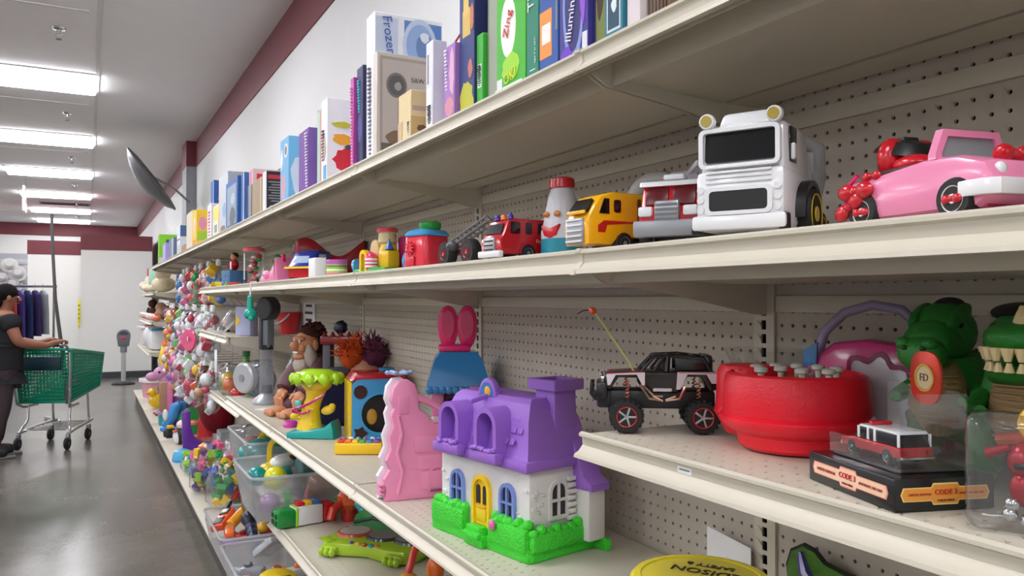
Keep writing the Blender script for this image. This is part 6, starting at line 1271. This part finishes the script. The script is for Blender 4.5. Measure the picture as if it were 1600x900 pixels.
item('red_cart_toy', 'dark red toy wagon between tub and unicorn', 'toy', (.95, 11.3, ZD), -80, [('box', gloss((125, 20, 40)), B().box((0, 0, .17), (.35, .2, .14), .03)), ('wheel_front', TYRE, B().cyl((-.1, -.11, .07), (-.1, .11, .07), .07, n=16)), ('wheel_rear', TYRE, B().cyl((.1, -.11, .07), (.1, .11, .07), .07, n=16))], GD6)
item('blue_table_toy', 'blue and red toy table against the back wall of the deck', 'toy', (.97, 9.85, ZD), 0, [('top', gloss((45, 80, 180)), B().box((0, 0, .42), (.2, .4, .04), .01)), ('red_panel', gloss((220, 50, 50)), B().box((-.04, 0, .28), (.1, .3, .24), .02)), ('base', gloss((60, 100, 190)), B().box((0, 0, .08), (.16, .3, .16), .02))], GD6)
item('winnie_cup', 'yellow hanging toy bell above the unicorn', 'toy', (.80, 9.75, .78), 0, [('bell', gloss((235, 200, 50)), B().lathe([(.085, 0), (.08, .12), (.05, .2), (.02, .22)], 18)), ('strap', ORG, B().cyl((0, 0, .21), (0, 0, .27), .06, .04, 14)), ('hook', CHROME, B().tube([(0, 0, .26), (.1, 0, .29), (.3, 0, .29)], .005, 6))], GD6)
# ---- rows of hanging bags on the peg hooks
tier = {0: ('top', 1.76, .30), 1: ('middle', 1.42, .34), 2: ('lower', 1.02, .34)}
PAL = [((60, 150, 90), (210, 60, 60)), ((210, 70, 60), (230, 225, 225)), ((235, 190, 50), (60, 120, 190)), ((190, 60, 70), (220, 180, 180)), ((70, 120, 170), (190, 195, 205)), ((130, 200, 110), (230, 230, 235)),
       ((225, 120, 165), (240, 225, 230)), ((150, 110, 190), (230, 160, 190)), ((225, 230, 235), (190, 70, 90)), ((230, 100, 60), (235, 190, 60)), ((110, 70, 50), (190, 150, 120)), ((40, 45, 60), (200, 50, 55))]
CN = ['green and red', 'red and white', 'yellow and blue', 'dark red and pink', 'blue and grey', 'pale green and white', 'pink and cream', 'lilac and pink', 'white and crimson', 'orange and yellow', 'brown and tan', 'black and red']
ORD = ['first', 'second', 'third', 'fourth', 'fifth', 'sixth', 'seventh', 'eighth', 'ninth', 'tenth', 'eleventh', 'twelfth']
def hang_bag(ti, k, y, x, pal, seed):
    nm, z, h = tier[ti]; rd = random.Random(seed)
    t = thing('hanging_toy_bag', 'hanging bag of %s toys, %s in the %s peg row' % (CN[pal], ORD[k], nm), 'toy bag', (x, y, z), 0, 'bagged toys on the %s peg row' % nm)
    B().tube([(XW - x, 0, .03), (-.03, 0, .03), (-.045, 0, .045)], .004, 6).to('peg_hook', CHROME, t)
    B().box((0, 0, .015), (.02, .12, .05), .003).to('header_card', WHT, t)
    w = rd.uniform(.075, .10)
    for q in range(13):
        c = PAL[pal][q % 2]; r = rd.uniform(.026, .046); p = (rd.uniform(-.05, .03), rd.uniform(-w * .75, w * .75), -h * (.14 + .80 * q / 12))
        (B().ell(p, (r, r * rd.uniform(.7, 1.2), r * rd.uniform(.7, 1.4)), 10, 7) if q % 3 else B().box(p, (r * 1.6, r * 1.4, r * 1.8), .006, rot=(rd.random(), rd.random(), 0))).to('toy_piece', gloss(c), t)
    b = B(); b.lathe([(.02, -.0), (w * .9, -.06), (w * 1.05, -h * .5), (w * 1.0, -h * .9), (w * .5, -h)], 16, sx=.62, cap=False)
    b.v = [(a * (1 + rd.uniform(-.12, .12)), c * (1 + rd.uniform(-.1, .1)), d) for a, c, d in b.v]; b.to('bag', BAG, t)
for k, (y, pal, x) in enumerate(((6.25, 2, .86), (6.62, 3, .84), (7.02, 0, .83), (7.45, 1, .84), (7.9, 6, .82), (8.4, 4, .84))): hang_bag(0, k, y, x, pal, 40 + k)
for k, (y, pal, x) in enumerate(((6.08, 8, .80), (6.34, 5, .78), (6.6, 6, .80), (6.9, 8, .77), (7.22, 11, .80), (7.55, 6, .78), (7.9, 5, .78), (8.3, 4, .80), (8.8, 9, .78), (9.3, 7, .8))): hang_bag(1, k, y, x, pal, 60 + k)
for k, (y, pal, x) in enumerate(((6.08, 8, .80), (6.34, 10, .78), (6.6, 9, .80), (6.9, 8, .77), (7.22, 5, .80), (7.58, 8, .78), (7.98, 6, .77), (8.45, 7, .78), (8.95, 9, .78), (9.5, 6, .8))): hang_bag(2, k, y, x, pal, 80 + k)
t = thing('pink_frisbee', 'round pink plastic toy with a white label among the hanging bags', 'toy', (.675, 6.35, 1.20), 0)
B().cyl((-.01, -.005, 0), (.01, .005, 0), .085, n=28, bev=.006).to('disc', gloss((225, 80, 130)), t); B().box((-.014, -.004, .01), (.002, .06, .03)).to('label', WHT, t); B().tube([(0, 0, .08), (.1, 0, .1), (.36, 0, .1)], .004, 6).to('hook', CHROME, t)
# wire basket rows behind
for i, (z, lab) in enumerate(((1.44, 'upper wire shelf edge behind the middle bags'), (.93, 'lower wire rack behind the bagged toys'))):
    t = thing('wire_rack', lab, 'wire rack', (1.02, 6.42, z), 0, 'wire racks on the pegboard')
    for k in range(4): B().cyl((-.02 * k, -.42, .02 * k), (-.02 * k, 3.2, .02 * k), .003, n=6).to('wire', SILVER, t)
    for k in range(12): B().tube([(.08, -.4 + k * .32, -.01), (0, -.4 + k * .32, 0), (-.06, -.4 + k * .32, .06)], .003, 6).to('cross_wire', SILVER, t)
# ---- things on the short shelves past the hoover
item('lavender_box', 'pale lavender carton on the short shelf', 'box', (.84, 4.92, Z4 + .002), -60, [('carton', matte((175, 180, 215)), B().box((0, 0, .085), (.13, .06, .17), .003)), ('yellow_corner', YEL, B().prism([(-.06, .05), (-.06, .12), (-.02, .09)], -.032, -.029))], 'things on the short shelf')
item('film_roll', 'clear film bundle hanging over the short shelf edge', 'packaging', (.75, 5.12, Z4 + .002), 20, [('film', BAG, B().tube([(-.06, 0, -.1), (-.05, 0, .0), (.0, .0, .06), (.06, .0, .13)], [.012, .02, .03, .035], 10)), ('tail', WHT, B().box((-.062, 0, -.16), (.004, .03, .14), .001))], 'things on the short shelf')
item('grey_sorter', 'grey and tan toy bundle at the far end of the short shelf', 'toy', (.88, 5.40, Z4 + .002), 0, [('bundle', mat((150, 140, 138), .5), B().ell((0, 0, .07), (.1, .13, .07), lump=.08, seed=3)), ('pink_bit', gloss((215, 160, 170)), B().ell((-.08, .0, .06), (.03, .05, .03))), ('dark_bit', BLACK, B().box((-.06, .14, .03), (.06, .08, .06), .02))], 'things on the short shelf')
item('blue_canister', 'blue cylindrical toy canister under the short shelf', 'toy', (.95, 5.0, .862), 0, [('can', gloss((35, 65, 150)), B().cyl((0, 0, 0), (0, 0, .24), .06, n=20, bev=.004)), ('band', mat((70, 110, 190), .3), B().cyl((0, 0, .1), (0, 0, .16), .061, n=20)), ('lid', GREY, B().cyl((0, 0, .24), (0, 0, .27), .055, n=20, bev=.004))], 'things on the short shelf')
item('green_bottle', 'translucent green bottle next to the blue canister', 'bottle', (.90, 5.28, .862), 0, [('bottle', mat((110, 180, 90), .3), B().lathe([(.045, 0), (.048, .02), (.046, .2), (.02, .25), (.018, .28)], 18)), ('cap', gloss((40, 140, 60)), B().cyl((0, 0, .275), (0, 0, .31), .024, n=14))], 'things on the short shelf')
item('tomato_toy', 'red and green toy vegetables in front of the blue canister', 'toy', (.82, 5.1, .862), 0, [('tomato', RED, B().ell((0, 0, .06), (.045, .045, .04))), ('leaf', GREEN, B().ell((0, .01, .03), (.07, .06, .03)))], 'things on the short shelf')
item('bagged_balls', 'bag of orange and yellow balls under the short shelf', 'toy bag', (.87, 5.62, .862), 0, [('bag', BAG, B().ell((0, 0, .1), (.11, .2, .11), lump=.1, seed=4)), ('orange_ball', ORG, B().ell((-.03, -.08, .07), (.05, .05, .05))), ('yellow_ball', YEL, B().ell((-.02, .03, .1), (.05, .05, .05))), ('green_ball', GREEN, B().ell((-.03, .12, .06), (.045, .045, .045)))], 'things on the short shelf')
# ---- far low bays
GF = 'soft toys on the far low shelves'
item('cream_plush_bear', 'large cream plush animal on the top far shelf', 'plush toy', (.86, 10.5, 1.593), -70, [('body', fabric((232, 215, 185)), B().ell((0, 0, .1), (.16, .14, .1), lump=.03, seed=2)), ('head', fabric((235, 220, 192)), B().ell((.02, -.02, .25), (.1, .1, .1), lump=.03, seed=3)), ('arm', fabric((230, 212, 180)), B().ell((-.15, -.08, .05), (.1, .06, .045)))], GF).location.y = 11.0
item('cream_plush_dog', 'cream plush dog lying at the far end of the top far shelf', 'plush toy', (.80, 12.3, 1.593), -80, [('body', fabric((228, 214, 190)), B().ell((0, 0, .07), (.2, .12, .07), lump=.03, seed=5)), ('head', fabric((232, 218, 195)), B().ell((-.16, -.05, .1), (.07, .07, .06)))], GF)
item('green_book', 'pale green board book upright on the top far shelf', 'book', (.80, 11.75, 1.593), -60, [('cover', matte((150, 195, 170)), B().box((0, 0, .16), (.2, .03, .32), .003)), ('pages', WHT, B().box((.005, 0, .16), (.19, .022, .31)))], GF)
item('red_bottle_toy', 'small red and white toy at the far shelf tip', 'toy', (.82, 12.85, 1.593), 0, [('body', mat((226, 205, 195), .5), B().lathe([(.08, 0), (.07, .2), (.03, .26)], 14)), ('cap', gloss((205, 50, 70)), B().cyl((0, 0, .25), (0, 0, .36), .04, n=12))], GF)
item('brown_monkey', 'dark brown plush monkey sitting on the middle far shelf', 'plush toy', (.84, 12.3, 1.223), -70, [('body', fabric((70, 45, 35)), B().ell((0, 0, .09), (.08, .07, .09))), ('head', fabric((75, 48, 38)), B().ell((0, -.02, .22), (.06, .06, .06))), ('arm', fabric((70, 45, 35)), B().ell((-.08, -.04, .1), (.03, .03, .07)))], GF)
item('tan_plush', 'tan plush heap beside the brown monkey', 'plush toy', (.95, 11.5, 1.223), -70, [('heap', fabric((165, 130, 105)), B().ell((0, 0, .1), (.22, .14, .1), lump=.06, seed=8)), ('head', fabric((175, 145, 120)), B().ell((-.06, -.06, .17), (.08, .07, .07)))], GF)
for k in range(6):
    item('baby_shoe_toy', 'small coral toy in the row on the middle far shelf, %s from the near end' % ORD[k], 'toy', (.775, 11.0 + k * .38, 1.223), -80 + 10 * k, [('body', gloss([(225, 120, 90), (235, 170, 150), (205, 190, 200)][k % 3]), B().ell((0, 0, .045), (.11, .06, .045), lump=.04, seed=k)), ('trim', WHT, B().ell((-.04, -.02, .07), (.05, .04, .025)))], 'coral toys on the far shelf')
item('toy_sink', 'white toy kitchen sink with a blue basin on the lower far shelf', 'toy kitchen', (.84, 11.5, .843), -85, [('cabinet', WHITE, B().box((0, 0, .13), (.5, .26, .26), .05)), ('basin', gloss((70, 160, 215)), B().box((.12, -.02, .265), (.2, .2, .03), .01)), ('pan_lid', mat((222, 220, 222), .4), B().ell((-.2, -.1, .16), (.12, .06, .13)))], GF)
item('pink_tray', 'white and pink toy tray on the edge of the lower far shelf', 'tray', (.80, 12.6, .843), -80, [('tray', WHITE, B().box((0, 0, .26), (.5, .24, .04), .015)), ('pink_pad', gloss((225, 80, 130)), B().box((-.02, -.02, .285), (.2, .12, .02), .006)), ('box', mat((226, 222, 220), .5), B().box((0, .02, .12), (.4, .18, .23), .02))], GF)
# ------------------------------------------------------------------ shopper, cart and far fittings
CG = mat((0, 148, 116), .38, var=.05)
t = thing('shopping_cart', 'green plastic shopping cart with chrome frame and tall pole', 'shopping cart', (-.37, 9.25, 0), -22)
def panel(nx, ny, P0, P1, P2, P3, name, k=.33):
    """lattice wall between four corners (bottom a->b, top d->c)"""
    P0, P1, P2, P3 = map(Vector, (P0, P1, P2, P3)); nrm = (P1 - P0).cross(P3 - P0).normalized()
    def f(u, v, d): return tuple((P0 * (1 - u) + P1 * u) * (1 - v) + (P3 * (1 - u) + P2 * u) * v + nrm * d)
    v, q = perf(nx, ny, 1 / nx, 1 / ny, k / nx, k / ny, .006, 0, 0, f, 4)
    return B().raw(v, q).to(name, CG, t)
rb, rt, fb, ft_ = .47, 1.0, .55, .90
A = [(-.24, .02, rb), (.24, .02, rb), (.27, -.02, rt), (-.27, -.02, rt)]; F_ = [(-.19, .86, fb), (.19, .86, fb), (.215, .90, ft_), (-.215, .90, ft_)]
panel(16, 14, A[0], A[1], A[2], A[3], 'basket_rear'); panel(26, 14, A[1], F_[1], F_[2], A[2], 'basket_side'); panel(26, 14, F_[0], A[0], A[3], F_[3], 'basket_side'); panel(14, 10, F_[1], F_[0], F_[3], F_[2], 'basket_front'); panel(14, 24, A[0], A[1], F_[1], F_[0], 'basket_floor')
b = B(); b.tube([A[3], A[2], F_[2], F_[3]], .016, 8, closed=True); b.to('basket_rim', CG, t)
b = B(); b.tube([A[0], A[1], F_[1], F_[0]], .014, 8, closed=True); b.to('basket_base_rim', CG, t)
for p_, q_ in ((A[1], A[2]), (A[0], A[3]), (F_[1], F_[2]), (F_[0], F_[3])): B().tube([p_, q_], .014, 8).to('corner_post', CG, t)
B().box((-.03, -.03, .86), (.40, .02, .14), .01).to('seat_flap', mat((14, 52, 62), .5), t)
b = B(); b.tube([(-.25, -.02, .98), (-.25, -.1, 1.04), (-.24, -.13, 1.05), (.24, -.13, 1.05), (.25, -.1, 1.04), (.25, -.02, .98)], .013, 10); b.to('handle', CHROME, t)
B().cyl((-.2, -.13, 1.05), (.2, -.13, 1.05), .019, n=12).to('handle_grip', mat((20, 90, 75), .5), t)
for sx in (-1, 1):
    b = B(); b.tube([(sx * .25, -.02, .98), (sx * .26, -.04, .6), (sx * .25, -.02, .46), (sx * .22, .06, .42), (sx * .2, .3, .42)], .014, 10); b.to('side_frame', CHROME, t)
    b = B(); b.tube([(sx * .20, .12, .44), (sx * .20, .10, .28), (sx * .24, .02, .17), (sx * .24, -.02, .15)], .013, 10); b.to('rear_leg', CHROME, t)
    b = B(); b.tube([(sx * .24, -.02, .16), (sx * .23, .2, .18), (sx * .20, .64, .20), (sx * .18, .70, .2)], .014, 10); b.to('lower_rail', CHROME, t)
    b = B(); b.tube([(sx * .18, .62, .2), (sx * .18, .58, .5)], .012, 10); b.to('front_strut', CHROME, t)
    for yy in (.0, .6):
        xx = sx * (.235 if yy == 0 else .19)
        b = B(); b.box((xx, yy - .01, .13), (.035, .05, .06), .006); b.to('caster_fork', SILVER, t)
        wheel(t, (xx, yy - .025, .062), .062, .03, mat((120, 118, 118), .4), hr=.4)
for k in range(7): B().cyl((-.2, .04 + k * .1, .19), (.2, .04 + k * .1, .19), .005, n=6).to('lower_wire', CHROME, t)
b = B(); b.tube([(.215, .03, .45), (.17, .02, .9), (.10, .0, 1.5), (.075, -.01, 2.0), (.065, -.015, 2.36)], [.022, .02, .016, .015, .015], 10); b.to('anti_theft_pole', mat((92, 90, 92), .4, .3), t)

# ---- the shopper: one continuous skinned body, front toward local -y
def skin(nodes, edges, name, m, parent, sub=2, root=0):
    me = bpy.data.meshes.new(name); me.from_pydata([n[0] for n in nodes], edges, [])
    o = bpy.data.objects.new(name, me); COL.objects.link(o)
    o.modifiers.new('s', 'SKIN'); sm = o.modifiers.new('u', 'SUBSURF'); sm.levels = sub; sm.render_levels = sub
    for i, n in enumerate(nodes):
        r = n[1]; sv = me.skin_vertices[0].data[i]; sv.radius = (r, r) if not hasattr(r, '__len__') else r; sv.use_root = (i == root)
    dg = bpy.context.evaluated_depsgraph_get(); em = bpy.data.meshes.new_from_object(o.evaluated_get(dg)); bpy.data.objects.remove(o)
    em.materials.clear(); em.materials.append(m); em.name = name; em.polygons.foreach_set('use_smooth', [True] * len(em.polygons))
    p = bpy.data.objects.new(name, em); COL.objects.link(p); p.parent = parent
    return p
t = thing('person', 'shopper in black T-shirt and dark patterned leggings pushing the green cart', 'person', (-.70, 9.0, 0), 104)
SKN = mat((150, 98, 76), .55, var=.05)
N = [((0, .02, .90), .165), ((0, .02, 1.06), .17), ((0, .01, 1.20), .155), ((0, .0, 1.32), .11), ((0, -.01, 1.39), .055), ((0, -.03, 1.44), .052),
     ((0, -.04, 1.53), .088), ((0, -.035, 1.59), .07),
     ((.17, -.02, 1.30), .062), ((.22, -.10, 1.10), .052), ((.20, -.34, 1.06), .036), ((.19, -.40, 1.085), .026),
     ((-.17, -.02, 1.30), .062), ((-.22, -.08, 1.09), .052), ((-.16, -.33, 1.05), .036), ((-.15, -.40, 1.08), .026),
     ((.09, .02, .80), .105), ((.10, .0, .48), .072), ((.10, .03, .12), .045), ((.10, .02, .07), .04), ((.10, -.12, .045), .035),
     ((-.09, .02, .80), .105), ((-.10, .02, .48), .072), ((-.10, .10, .14), .045), ((-.10, .10, .07), .04), ((-.10, -.03, .045), .035)]
E_ = [(0, 1), (1, 2), (2, 3), (3, 4), (4, 5), (5, 6), (6, 7), (3, 8), (8, 9), (9, 10), (10, 11), (3, 12), (12, 13), (13, 14), (14, 15), (0, 16), (16, 17), (17, 18), (18, 19), (19, 20), (0, 21), (21, 22), (22, 23), (23, 24), (24, 25)]
# hands: palm and five fingers closing on the handle
def hand(base, sx, i0):
    x, y, z = base; idx = len(N); N.append(((x, y - .055, z + .012), (.034, .018))); E_.append((i0, idx))
    for k in range(4):
        u = x + sx * (.03 - k * .02); L = (.04, .048, .044, .034)[k]
        a = len(N); N.append(((u, y - .085, z + .018), .0095)); N.append(((u, y - .085 - L * .6, z + .006), .009)); N.append(((u, y - .082 - L * .62, z - .022), .008)); E_.extend([(idx, a), (a, a + 1), (a + 1, a + 2)])
    a = len(N); N.append(((x - sx * .04, y - .05, z + .0), .010)); N.append(((x - sx * .045, y - .085, z - .018), .009)); E_.extend([(idx, a), (a, a + 1)])
hand(N[11][0], 1, 11); hand(N[15][0], -1, 15)
skin(N, E_, 'body', SKN, t)
def sub(ids, g, name, m):
    mp = {i: k for k, i in enumerate(ids)}
    return skin([(N[i][0], (N[i][1] if not hasattr(N[i][1], '__len__') else N[i][1][0]) + g) for i in ids], [(mp[a], mp[b]) for a, b in E_ if a in mp and b in mp], name, m, t)
NB = len(N)
N += [((.205, -.055, 1.20), .06), ((-.205, -.045, 1.20), .06), ((0, .02, .83), .135)]; E_ += [(8, NB), (12, NB + 1), (0, NB + 2)]
sub([0, 1, 2, 3, 8, 12, NB, NB + 1, NB + 2], .03, 'shirt', fabric((46, 46, 50)))
sub([0, 16, 17, 18, 21, 22, 23], .014, 'leggings', mat((62, 50, 56), .85, var=.5, scale=70))
for ids in ((19, 20), (24, 25)):
    s_ = sub(list(ids), .022, 'shoe', mat((34, 34, 38), .6)); pz = N[ids[1]][0]; q = N[ids[0]][0]
    B().box(((pz[0] + q[0]) / 2, (pz[1] + q[1]) / 2, .012), (.085, .26, .022), .008).to('sole', mat((120, 118, 116), .6), s_)
b = B(); b.ell((0, -.018, 1.565), (.092, .10, .09), 18, 12); b.ell((0, .055, 1.50), (.075, .055, .085)); b.ell((0, .10, 1.53), (.05, .045, .05)); b.to('hair', fabric((24, 20, 20)), t)
B().box((.095, -.01, 1.56), (.012, .05, .045), .006, rot=(.4, 0, 0)).to('hair_clip', mat((180, 160, 165), .4), t)
for sx in (-1, 1):
    B().ell((sx * .034, -.118, 1.525), (.014, .008, .008)).to('eye', mat((230, 225, 220), .3), t); B().ell((sx * .034, -.125, 1.525), (.006, .004, .006)).to('pupil', BLACK, t)
    B().ell((sx * .088, -.03, 1.51), (.012, .02, .03)).to('ear', SKN, t); B().ell((sx * .034, -.119, 1.546), (.02, .007, .005)).to('eyebrow', fabric((24, 20, 20)), t)
B().ell((0, -.132, 1.498), (.014, .018, .02)).to('nose', SKN, t); B().ell((0, -.12, 1.464), (.024, .009, .008)).to('mouth', mat((140, 70, 66), .5), t)

# ---- parking meter coin bank
t = thing('parking_meter', 'grey parking meter on a silver post with a round black base', 'parking meter', (.585, 15.74, 0), -8)
B().lathe([(.19, 0), (.195, .02), (.15, .04), (.05, .055)], 28).to('base', mat((40, 40, 44), .4), t)
B().cyl((0, 0, .05), (0, 0, .62), .038, n=16).to('post', mat((180, 182, 184), .3, .5), t)
B().cyl((0, 0, .56), (0, 0, .68), .055, n=16, bev=.006).to('collar', GREY, t)
b = B(); b.prism([(-.085, .67), (.085, .67), (.11, .84)] + arc((0, .86), .11, 0, 180, 14) + [(-.11, .84)], -.06, .06, .012); hd = b.to('meter_head', mat((112, 112, 118), .4, .3), t)
b = B(); b.prism(arc((0, .86), .085, 10, 170, 12), -.066, -.058); b.to('window', mat((70, 72, 80), .15), hd)
B().box((0, -.064, .82), (.09, .006, .05), .003).to('red_label', mat((170, 70, 80), .5), hd)
t = thing('yellow_banner', 'narrow yellow sign at the corner of the white partition', 'sign', (-.125, 17.0, 1.05))
B().box((0, 0, .22), (.045, .03, .44), .004).to('board', gloss((230, 215, 40)), t); B().box((0, 0, -.05), (.03, .02, .08), .004).to('tail', gloss((215, 200, 60)), t)
for k in range(4): B().box((0, -.016, .1 + k * .08), (.028, .002, .03)).to('printed_mark', mat((130, 130, 50), .5), t)
# ---- clothes rack behind the shopper
rk = thing('clothes_rack', 'chrome garment rail behind the shopper', 'clothes rack', (-.78, 11.2, 0), 20)
for u in (-.45, .45): B().cyl((u, 0, .02), (u, 0, 1.66), .014, n=8).to('post', CHROME, rk); B().box((u, 0, .02), (.04, .5, .04), .008).to('foot', SILVER, rk)
B().cyl((-.48, 0, 1.66), (.48, 0, 1.66), .014, n=8).to('rail', CHROME, rk)
for k, (c, nm, L) in enumerate((((70, 75, 55), 'olive', .5), ((165, 60, 60), 'red', .52), ((70, 50, 120), 'purple', .62), ((40, 50, 90), 'navy', .66), ((60, 45, 95), 'indigo', .6), ((140, 142, 150), 'grey', .58))):
    t = thing('hanging_garment', '%s garment hanging on the rail behind the shopper' % nm, 'clothing', (-.78 + .94 * (-.1 + k * .085), 11.2 + .34 * (-.1 + k * .085), 1.66), 20, 'clothes on the rail')
    b = B(); b.loft([[(.03 * math.cos(a) * f_, w_ * math.sin(a), z_) for a in [2 * PI * i / 14 for i in range(14)]] for z_, w_, f_ in ((-.05, .04, .8), (-.1, .17, 1), (-.3, .19, 1.2), (-L, .21, 1.3))]); b.to('cloth', fabric(c), t)
    B().tube([(0, -.16, -.1), (0, 0, -.04), (0, .16, -.1)], .004, 6).to('hanger', SILVER, t); B().tube([(0, 0, -.04), (0, 0, .0), (0, .02, .018), (0, 0, .03)], .003, 6).to('hanger_hook', CHROME, t)
# ---- white hats and plates on the slat wall
for k, (x, z, r, nm) in enumerate(((-1.62, 2.32, .16, 'round white hat high'), (-1.45, 2.12, .17, 'cream woven hat right of the others'), (-1.75, 2.02, .15, 'white bonnet in the middle'), (-1.55, 1.85, .18, 'grey-white cap low'), (-1.8, 1.76, .16, 'pale shade lowest'))):
    t = thing('hanging_hat', '%s on the slat wall' % nm, 'hat', (x, 22.2, z), 0, 'hats on the slat wall')
    B().lathe([(r * 1.15, .03), (r * .8, .02), (r * .7, -.06), (r * .45, -.12), (.001, -.13)], 18, Matrix.Rotation(PI / 2 - .3, 4, 'X') @ Matrix.Rotation(PI, 4, 'X'), cap=False).to('crown', mat((205 - 8 * k, 203 - 8 * k, 200 - 6 * k), .8, var=.15), t)
    B().tube([(0, .14, 0), (0, .0, 0), (0, -.03, .02)], .006, 6).to('hook', SILVER, t)
